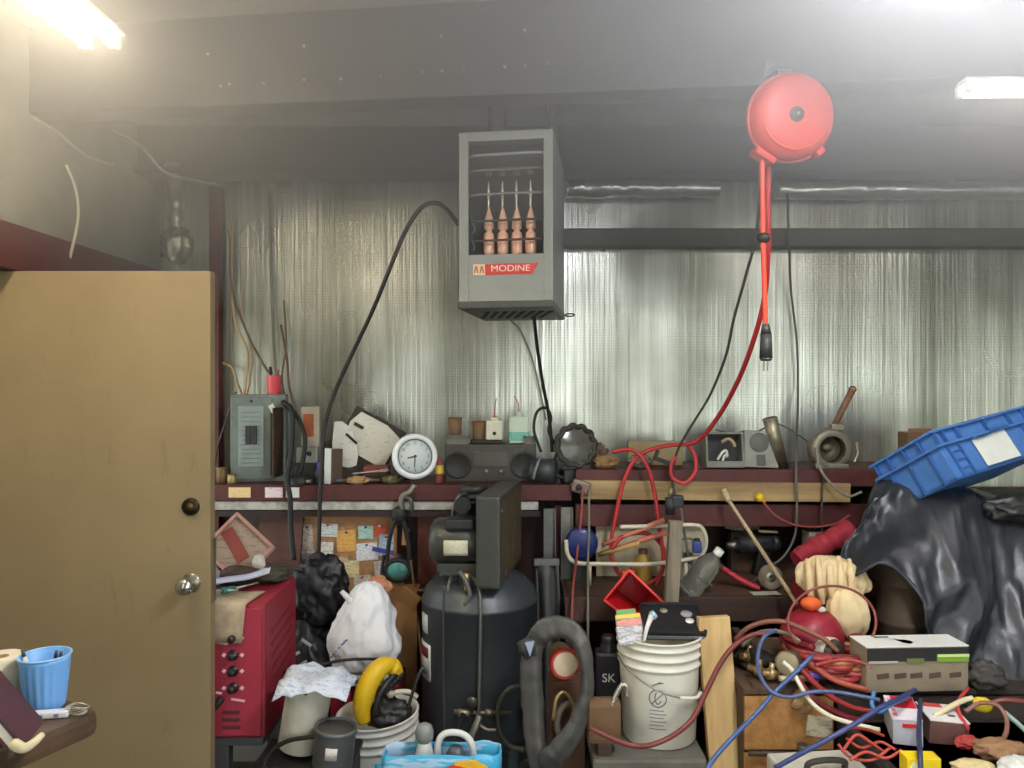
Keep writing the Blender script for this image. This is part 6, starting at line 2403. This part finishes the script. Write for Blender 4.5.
b.done('tip', flat((120, 90, 160), 0.45), t)
lump('rag', 'dark oily rag under the brass fittings at pile left', 'rag', at(756, 2.82, CZ), (0.075, 0.06, 0.03), (44, 36, 30), 3, 0.3)
lump('rag', 'tan rag below the pile beside the blue cord loop', 'rag', at(803, 2.585, CZ - 0.07), (0.035, 0.02, 0.04), (150, 116, 76), 6, 0.35)

# coil of red hose
t = thing('hose_coil', 'thick coil of red-brown hose heaped on the plywood crate', 'hose coil', at(832, 2.77, CZ))
random.seed(5)
for k, c in enumerate(((150, 44, 46), (170, 104, 70), (160, 52, 50), (120, 34, 40))):
    b = B()
    pts = []
    turns = 3
    for i in range(turns * 16 + 1):
        a = 2 * PI * i / 16 + k * 1.3
        rr = 0.150 + 0.022 * math.sin(i * 1.7 + k * 2) + random.uniform(-0.008, 0.008)
        z = 0.014 + (i / 16 + k * 0.55) * 0.022 + random.uniform(-0.004, 0.004)
        pts.append((math.cos(a) * rr, math.sin(a) * rr * 0.9, z))
    b.tube(pts, 0.0115, n=3)
    b.done('hose_turns', paint(c, 0.45, dirt=0.3), t)
strands = [((800, 668, 2.60), (822, 690, 2.585), (848, 706, 2.575), (872, 712, 2.57)), ((806, 660, 2.62), (834, 680, 2.60), (868, 690, 2.585)),
           ((796, 676, 2.60), (815, 700, 2.57), (845, 716, 2.56), (870, 722, 2.56))]
for i, s_ in enumerate(strands):
    b = B()
    b.tube([W(*p) - t.location for p in s_], 0.010)
    b.done('loose_turn', paint(((156, 48, 48), (176, 84, 66), (128, 36, 44))[i], 0.45, dirt=0.3), t)

# printed cartons
t = thing('carton', 'long white, black and green printed carton on the pile at right', 'carton', at(908, 2.645, CZ), (0, 0, 0.05))
b = B()
b.box((0, 0, 0.075), (0.352, 0.115, 0.15), bev=0.002)
bx = b.done('card_body', paint((142, 128, 108), 0.75, dirt=0.3), t)
b = B()
b.box((0, 0, 0.1515), (0.354, 0.117, 0.003))
lid = b.done('lid', flat((232, 232, 226), 0.5), t)
b = B()
b.box((0, -0.0590, 0.125), (0.35, 0.003, 0.044))
b.done('black_band', flat((34, 34, 34), 0.45), t)
b = B()
b.box((0.12, -0.0610, 0.113), (0.11, 0.003, 0.026))
b.done('green_panel', flat((120, 160, 44), 0.5), t)
b = B()
b.box((0.12, -0.0630, 0.121), (0.11, 0.003, 0.008))
b.done('pale_green_line', flat((206, 222, 150), 0.5), t)
b = B()
b.box((-0.01, -0.0610, 0.105), (0.06, 0.003, 0.016))
b.done('olive_panel', flat((104, 116, 60), 0.5), t)
b = B()
b.box((-0.12, -0.0610, 0.102), (0.10, 0.003, 0.007))
b.done('pale_line', flat((180, 172, 160), 0.5), t)
for i, x in enumerate((-0.12, -0.06, -0.005, 0.06, 0.13)):
    b = B()
    b.box((x, -0.0585, 0.055), (0.04, 0.003, 0.016), rot=(0, -0.1, 0))
    b.done('small_print', flat((84, 66, 60), 0.6), t)
b = B()
b.prism([(-0.11, -0.03), (-0.04, -0.012), (-0.03, 0.02), (-0.015, 0.035), (0.0, 0.03), (0.01, 0.005), (-0.005, -0.008), (-0.04, -0.02)], 0, 0.002, T(0, 0, 0.153) @ Matrix.Rotation(-PI / 2, 4, 'X') @ Matrix.Diagonal((1, 1, -1, 1)))
b.done('product_picture', flat((70, 72, 76), 0.5), lid)
b = B()
b.box((-0.075, 0.038, 0.1535), (0.05, 0.010, 0.002))
b.done('black_print', flat((60, 60, 60), 0.5), lid)

t = thing('carton', 'small white carton with bold red corner, bottom right pile', 'carton', at(903, 2.46, NZ), (0.10, -0.04, -0.28))
b = B()
b.box((0, 0, 0.044), (0.085, 0.15, 0.085), bev=0.002)
b.done('card_body', paint((196, 196, 206), 0.6), t)
b = B()
b.box((0, 0, 0.0875), (0.086, 0.152, 0.003))
lid = b.done('lid', flat((232, 222, 226), 0.5), t)
b = B()
b.box((0.008, 0.035, 0.0895), (0.066, 0.075, 0.002))
b.done('red_block', flat((212, 30, 48), 0.5), lid)
b = B()
for i in range(4):
    b.box((-0.03, -0.05 + i * 0.03, 0.0905), (0.012, 0.018, 0.002))
b.done('pink_print', flat((214, 120, 140), 0.5), lid)
b = B()
b.box((0.01, -0.0765, 0.07), (0.05, 0.003, 0.012))
b.done('red_stripe', flat((206, 50, 44), 0.5), t)
t = thing('carton', 'second small carton, white-topped with brown sides, beside red one', 'carton', at(940, 2.45, NZ), (0.06, 0.05, -0.12))
b = B()
b.box((0, 0, 0.038), (0.115, 0.12, 0.072), bev=0.002)
b.done('card_body', paint((110, 74, 66), 0.7), t)
b = B()
b.box((0, 0, 0.0755), (0.117, 0.122, 0.003))
lid = b.done('lid', flat((228, 224, 220), 0.5), t)
b = B()
b.box((-0.02, 0.045, 0.0775), (0.07, 0.025, 0.002))
b.done('red_corner', flat((206, 70, 70), 0.5), lid)
b = B()
b.box((0.02, -0.02, 0.0775), (0.02, 0.012, 0.002))
b.done('dark_logo', flat((80, 70, 76), 0.5), lid)
t = thing('box', 'bright yellow box at the bottom edge below red carton', 'box', at(920, 2.20, NZ), (0, 0, -0.05))
b = B()
b.box((0, 0, 0.03), (0.095, 0.05, 0.06), bev=0.003)
b.done('card_body', flat((236, 204, 24), 0.5), t)
b = B()
b.box((-0.03, -0.026, 0.03), (0.02, 0.003, 0.035), rot=(0, 0.5, 0))
b.done('white_print', flat((236, 226, 190), 0.5), t)
for lb, px, Y, z0, s, c, sd in (('crumpled tan rag in the bottom right corner', 1000, 2.30, NZ, (0.07, 0.05, 0.03), (150, 112, 78), 3), ('cream rag at the bottom edge right of yellow box', 975, 2.20, NZ, (0.06, 0.04, 0.022), (210, 190, 140), 9),
                            ('red crumpled rag right of the brown-sided carton', 968, 2.36, NZ, (0.04, 0.03, 0.02), (170, 60, 56), 4), ('white rag at the very bottom right corner', 1018, 2.18, NZ, (0.05, 0.04, 0.03), (214, 212, 206), 5), ('dark grey rag lump right of the printed carton', 985, 2.62, CZ, (0.06, 0.05, 0.05), (62, 58, 54), 7)):
    lump('rag', lb, 'rag', at(px, Y, z0), s, c, sd, 0.27, 2.4)
t = thing('plug', 'yellow cord connector lying by the tarp hem at right', 'plug', at(980, 2.48, CZ - 0.02), (0, 0.1, -0.1))
b = B()
b.lathe([(0, -0.03), (0.014, -0.028), (0.022, -0.01), (0.024, 0.015), (0.016, 0.03), (0, 0.032)], T(0, 0, 0.022) @ Matrix.Rotation(PI / 2, 4, 'Y'), seg=20)
b.done('body', paint((234, 206, 40), 0.45), t)
b = B()
b.cyl((-0.06, 0, 0.018), (-0.03, 0, 0.022), 0.010, 0.014, 14)
b.done('dark_sleeve', flat((50, 60, 70), 0.5), t)

# tool case at the bottom edge
t = thing('tool_case', 'pale grey tool case with dark handle at the bottom edge', 'case', at(822, 2.36, 0.0), (0, 0, 0.1))
b = B()
b.box((0, 0, 0.225), (0.27, 0.20, 0.45), bev=0.012)
b.done('case_shell', paint((196, 192, 178), 0.5, dirt=0.4), t)
b = B()
b.tube([(-0.06, -0.02, 0.45), (-0.055, -0.03, 0.475), (0.0, -0.03, 0.482), (0.055, -0.03, 0.475), (0.06, -0.02, 0.45)], 0.009)
b.done('carry_handle', paint((60, 56, 52), 0.5), t)
t = thing('hammer', 'hammer with dark head lying across plywood crate front', 'hammer', at(775, 2.585, 0.36))
b = B()
b.cyl((-0.09, 0, 0.02), (0.07, -0.01, 0.022), 0.009, 0.010, 12)
b.done('handle', paint((62, 48, 36), 0.6), t)
b = B()
b.cyl((0.09, -0.01, -0.01), (0.09, -0.01, 0.055), 0.016, 0.018, 14)
b.done('head', M_DKSTEEL, t)

# ------------------------------------------------------------------ cords over the pile
BLUE = flat((64, 88, 140), 0.45)
cable('cord', 'blue cord running from the purple plug down left across the pile', [(812, 656, 2.60), (795, 673, 2.58), (775, 692, 2.56), (755, 715, 2.53), (735, 735, 2.48), (715, 757, 2.44), (704, 775, 2.42)], 0.0075, BLUE, 'cord')
cable('cord', 'blue cord loop rising left of silver can and sweeping under coil', [(776, 630, 2.66), (764, 637, 2.62), (758, 655, 2.60), (760, 675, 2.58), (772, 692, 2.55), (790, 697, 2.53), (812, 692, 2.53), (835, 692, 2.52), (860, 696, 2.50), (880, 700, 2.48)], 0.0065, flat((74, 90, 130), 0.45), 'cord')
cable('cord', 'dark blue cord slanting up from the tool case to carton', [(775, 768, 2.30), (800, 754, 2.28), (830, 738, 2.28), (858, 722, 2.30), (880, 708, 2.33), (900, 698, 2.40), (915, 690, 2.5)], 0.008, flat((52, 62, 110), 0.45), 'cord')
cable('cord', 'short teal-blue cord loop in front of the printed carton', [(874, 692, 2.50), (872, 705, 2.48), (880, 712, 2.46), (892, 704, 2.46), (908, 697, 2.48)], 0.007, flat((60, 120, 170), 0.45), 'cord')
cable('cord', 'white cord curving from fittings down right to the red carton', [(783, 662, 2.62), (792, 670, 2.60), (800, 685, 2.56), (812, 703, 2.53), (830, 716, 2.48), (855, 724, 2.44), (880, 730, 2.40)], 0.0075, flat((224, 214, 190), 0.5), 'cord')
cable('cord', 'dark blue strap lying over the red-cornered carton', [(921, 700, 2.52), (920, 712, 2.40), (919, 735, 2.27), (920, 752, 2.16), (921, 775, 2.12)], 0.007, flat((50, 56, 86), 0.5), 'cord')
cable('cord', 'cream cord from the cartons up to the yellow connector', [(934, 716, 2.42), (948, 708, 2.44), (962, 701, 2.47), (972, 698, 2.48)], 0.0085, flat((216, 206, 170), 0.5), 'cord')
cable('hose', 'red-brown hose arching from the tote up over pine board to fittings', [(590, 728, 2.60), (630, 745, 2.56), (660, 742, 2.55), (690, 722, 2.60), (706, 692, 2.64), (720, 664, 2.66), (735, 645, 2.68), (752, 635, 2.70), (770, 633, 2.70)], 0.009, paint((116, 50, 46), 0.5), 'hose')
cable('hose', 'brown hose arcing over the fittings towards the red jug', [(735, 640, 2.82), (748, 628, 2.80), (765, 622, 2.78), (785, 622, 2.76), (805, 630, 2.74), (825, 640, 2.72), (838, 652, 2.70)], 0.009, paint((134, 84, 66), 0.5), 'hose')
cable('hose', 'grey-green hose arcing just under the brown arc', [(742, 646, 2.78), (756, 634, 2.76), (772, 631, 2.74), (788, 634, 2.72), (800, 642, 2.70)], 0.008, paint((112, 108, 84), 0.5), 'hose')
cable('cord', 'thin red cord slanting from jug to the printed carton', [(815, 665, 2.60), (840, 660, 2.62), (860, 662, 2.60), (872, 668, 2.58)], 0.006, flat((160, 60, 60), 0.5), 'cord')
ring = []
for k in range(23):
    a = -0.25 * PI + 2 * PI * 0.74 * k / 22 - PI * 0.02
    ring.append((832 - 44 * math.cos(a + PI), 622 - 40 * math.sin(a) * 0.9, 2.70 + 0.03 * math.sin(a)))
cable('wire', 'large open ring of brown wire hanging before the cream gloves', ring, 0.0048, flat((128, 62, 50), 0.5), 'wire', n=4)
for i, pts in enumerate(([(842, 752, 2.27), (856, 735, 2.28), (870, 742, 2.28), (884, 752, 2.27)], [(838, 744, 2.28), (850, 757, 2.26), (872, 760, 2.25), (890, 748, 2.26)], [(846, 738, 2.30), (862, 748, 2.28), (880, 742, 2.30), (896, 750, 2.27)], [(850, 760, 2.24), (866, 752, 2.25), (886, 758, 2.24), (902, 750, 2.24)], [(835, 735, 2.32), (850, 728, 2.34), (868, 730, 2.36), (884, 736, 2.36)])):
    cable('wire', 'thin orange-red wire in the tangle left of the red carton', pts, 0.0045, flat((176, 66, 52), 0.5), 'wire', 'orange-red wire tangle')
cable('cord', 'brown cord ring on the tote right of the small cartons', [(965, 712, 2.45), (980, 703, 2.45), (998, 706, 2.44), (1007, 722, 2.40), (1003, 740, 2.34), (990, 750, 2.28), (975, 752, 2.26)], 0.007, flat((136, 92, 78), 0.5), 'cord')
cable('cord', 'dark red cord running along the tarp hem to the right', [(960, 700, 2.50), (985, 704, 2.48), (1005, 700, 2.47), (1035, 703, 2.47)], 0.008, flat((120, 60, 56), 0.5), 'cord')
cable('cord', 'teal and white cord at the right edge below the hem', [(1004, 712, 2.44), (1016, 722, 2.42), (1030, 735, 2.40)], 0.008, flat((150, 176, 166), 0.5), 'cord')
cable('cord', 'red cord slanting between the cartons and cord ring', [(968, 728, 2.36), (960, 715, 2.42), (958, 702, 2.48), (968, 688, 2.56)], 0.006, flat((190, 60, 60), 0.5), 'cord')
# ------------------------------------------------------------------ table corner in the left foreground
TT = 1.0
t = thing('side_table', 'brown wooden table corner in the left foreground holding a blue cup', 'table', (-1.2, 1.30, 0))
out = [(-0.55, 0.42), (0.0, 0.40), (0.30, 0.225), (0.395, 0.175), (0.408, 0.16), (0.405, 0.14), (0.33, -0.02), (0.10, -0.45), (-0.55, -0.45)]
b = B()
b.prism([(x, y) for x, y in out], -TT, -TT + 0.042, Matrix.Rotation(PI / 2, 4, 'X') @ Matrix.Diagonal((1, 1, 1, 1)))
for v in b.bm.verts:
    v.co = Vector((v.co.x, v.co.z if False else v.co.y, v.co.z))
b.bm.transform(Matrix.Identity(4))
zs = [v.co.z for v in b.bm.verts]
ys = [v.co.y for v in b.bm.verts]
b.bm.free()
b = B()
lo = [Vector((x, y, TT - 0.042)) for x, y in out]
hi = [Vector((x, y, TT)) for x, y in out]
mid = [Vector((x * 1.008, y * 1.008, TT - 0.012)) for x, y in out]
mid2 = [Vector((x * 1.008, y * 1.008, TT - 0.030)) for x, y in out]
b.rings([lo, mid2, mid, hi])
tt = b.done('table_top', wood((84, 64, 46), (62, 46, 33), 0, 6.0, 0.5), t)
for p in tt.data.polygons:
    p.use_smooth = False
for x, y in ((0.10, 0.10), (-0.45, 0.28), (-0.45, -0.35), (0.0, -0.35)):
    b = B()
    b.box((x, y, (TT - 0.042) / 2), (0.05, 0.05, TT - 0.042), bev=0.004)
    b.done('leg', wood((70, 54, 40), (48, 36, 28), 2, 6.0), t)
# blue ribbed cup
t = thing('cup', 'ribbed light blue plastic cup of small tools, on the foreground table', 'cup', at(45, 1.478, TT + 0.0005))
R0, R1, H = 0.034, 0.0445, 0.100
b = B()
rg = []
for z in (0.0, 0.004, H * 0.25, H * 0.5, H * 0.75, H * 0.9, H):
    r = R0 + (R1 - R0) * z / H
    rg.append([Vector((math.cos(a) * r * (1 + (0.022 * math.cos(a * 18) if 0 < z < H * 0.85 else 0)), math.sin(a) * r * (1 + (0.022 * math.cos(a * 18) if 0 < z < H * 0.85 else 0)), z)) for a in [2 * PI * k / 108 for k in range(108)]])
for z in (H - 0.001, H * 0.5, 0.006):
    r = R0 + (R1 - R0) * z / H - 0.0025
    rg.append([Vector((math.cos(a) * r, math.sin(a) * r, z)) for a in [2 * PI * k / 108 for k in range(108)]])
b.rings(rg)
b.done('cup_wall', paint((110, 164, 220), 0.45, dirt=0.1), t)
b = B()
b.torus((0, 0, H), R1, 0.002, seg=48, cs=8)
b.done('lip', flat((140, 186, 230), 0.45), t)
for lb, dx, dy, hh, c, nm in (('white-ended pen leaning out of the blue cup to the left', -0.036, -0.006, 0.108, (214, 206, 190), 'pen'), ('short black pen inside the blue cup at the right rim', 0.024, 0.008, 0.099, (40, 44, 50), 'pen'), ('grey stub of a pen inside the blue cup, beside the black one', 0.012, 0.014, 0.099, (90, 100, 110), 'pen')):
    p0 = t.location + Vector((dx * 0.25, dy * 0.3, 0.008))
    pn = thing('pen', lb, 'pen', p0)
    b = B()
    b.cyl((0, 0, 0), (dx * 0.75, dy * 0.7, hh - 0.018), 0.0042, 0.0042, 10)
    b.done('barrel', flat(c, 0.4), pn)
    b = B()
    b.cyl((dx * 0.75, dy * 0.7, hh - 0.018), (dx * 0.85, dy * 0.8, hh - 0.004), 0.0036, 0.0026, 10)
    b.done('cap_end', flat((60, 56, 52), 0.4), pn)
t = thing('blister_strip', 'white strip of small packets in front of the blue cup', 'packet', at(51, 1.432, TT + 0.0005), (0, 0, 0.20))
b = B()
b.box((0, 0, 0.006), (0.062, 0.02, 0.012), bev=0.003)
b.done('packet', flat((226, 222, 224), 0.45), t)
for x in (-0.015, 0.012):
    b = B()
    b.box((x, -0.0105, 0.006), (0.008, 0.001, 0.006))
    b.done('grey_print', flat((130, 128, 140), 0.5), t)
b = B()
for k in range(5):
    q = [(math.cos(a) * (0.018 + 0.001 * k), math.sin(a) * 0.012, 0.004 + 0.0022 * k + 0.002 * math.sin(a * 2 + k)) for a in [2 * PI * j / 14 for j in range(14)]]
    b.tube(q, 0.0013, seg=6, n=3, closed=True)
b.bm.transform(Matrix.Translation(at(77, 1.447, TT + 0.0006)))
tag(b.done('wire_coil', flat((176, 168, 150), 0.3, 0.5)), 'small coil of thin clear wire beside the blue cup', 'coil')
# books
bk = W(16, 704, 1.36)
t = thing('book', 'maroon-covered book leaning over white pages at the left edge', 'book', (bk.x, bk.y, TT + 0.016), (0, 0.95, 0.25))
b = B()
b.box((-0.035, 0, 0.012), (0.13, 0.10, 0.006), bev=0.001)
b.done('front_cover', paint((66, 34, 40), 0.6, dirt=0.3), t)
b = B()
b.box((-0.036, 0, 0.002), (0.124, 0.096, 0.014))
b.done('page_block', paint((214, 208, 190), 0.7, dirt=0.2), t)
b = B()
b.box((-0.035, 0, -0.008), (0.13, 0.10, 0.006), bev=0.001)
b.done('back_cover', paint((84, 36, 46), 0.6), t)
t = thing('notebook', 'open white notebook slid under the maroon book', 'notebook', (bk.x - 0.055, bk.y - 0.045, TT + 0.006), (0, 0.75, 0.25))
b = B()
b.box((-0.04, 0, 0.004), (0.13, 0.11, 0.010), bev=0.001)
b.done('pages', paint((222, 218, 202), 0.7, dirt=0.15), t)
b = B()
b.box((-0.04, -0.0, 0.0102), (0.08, 0.06, 0.001))
b.done('green_print', printed((200, 206, 186), (110, 140, 110), 60.0), t)
b = B()
b.tube([at(14, 1.30, TT + 0.012), at(24, 1.29, TT + 0.010), at(34, 1.31, TT + 0.010), at(42, 1.33, TT + 0.014)], 0.008, rfn=lambda u: 1.2 - 0.5 * u)
tag(b.done('paper_roll', paint((206, 194, 156), 0.7)), 'cream rolled paper twist on the table edge under the books', 'paper')
t = thing('tissue_roll', 'cream crumpled tissue roll at the left edge behind the book', 'tissue', at(2, 1.50, TT + 0.0005))
b = B()
b.lathe([(0.012, 0.0), (0.036, 0.0), (0.040, 0.006), (0.042, 0.05), (0.040, 0.085), (0.034, 0.092), (0.012, 0.089)], seg=28)
b.done('paper_wrap', paint((204, 194, 170), 0.85, dirt=0.35, bump=0.8, bscale=40.0), t)
b = B()
b.lathe([(0.010, 0.0), (0.0125, 0.0), (0.0125, 0.0895), (0.010, 0.0895), (0.010, 0.0)], seg=16)
b.done('core', paint((150, 120, 84), 0.8), t)
# ------------------------------------------------------------------ added haze volume under the roof, imitating lens veil around the lamps
b = B()
y0, y1 = -2.5, 3.72
b.prism([(y0, 1.97), (y1, 1.97), (y1, ceil_z(y1) - 0.03), (y0, ceil_z(y0) - 0.03)], -LEFT - 0.02, -RIGHT + 0.02, Matrix.Rotation(PI / 2, 4, 'Z'))
hz = b.done('haze', flat((255, 255, 255)))
hm = bpy.data.materials.new('lens_veil_haze')
hm.use_nodes = True
nt = hm.node_tree
nt.nodes.clear()
out = nt.nodes.new('ShaderNodeOutputMaterial')
vsn = nt.nodes.new('ShaderNodeVolumeScatter')
vsn.inputs['Color'].default_value = (0.95, 0.95, 0.93, 1)
vsn.inputs['Density'].default_value = HAZE
vsn.inputs['Anisotropy'].default_value = 0.55
nt.links.new(vsn.outputs[0], out.inputs['Volume'])
hz.data.materials.clear()
hz.data.materials.append(hm)
hm.cycles.homogeneous_volume = True if hasattr(hm, 'cycles') and hasattr(hm.cycles, 'homogeneous_volume') else True
tag(hz, 'added haze volume under the roof imitating lens glow around the strip lights', 'haze', kind='stuff')
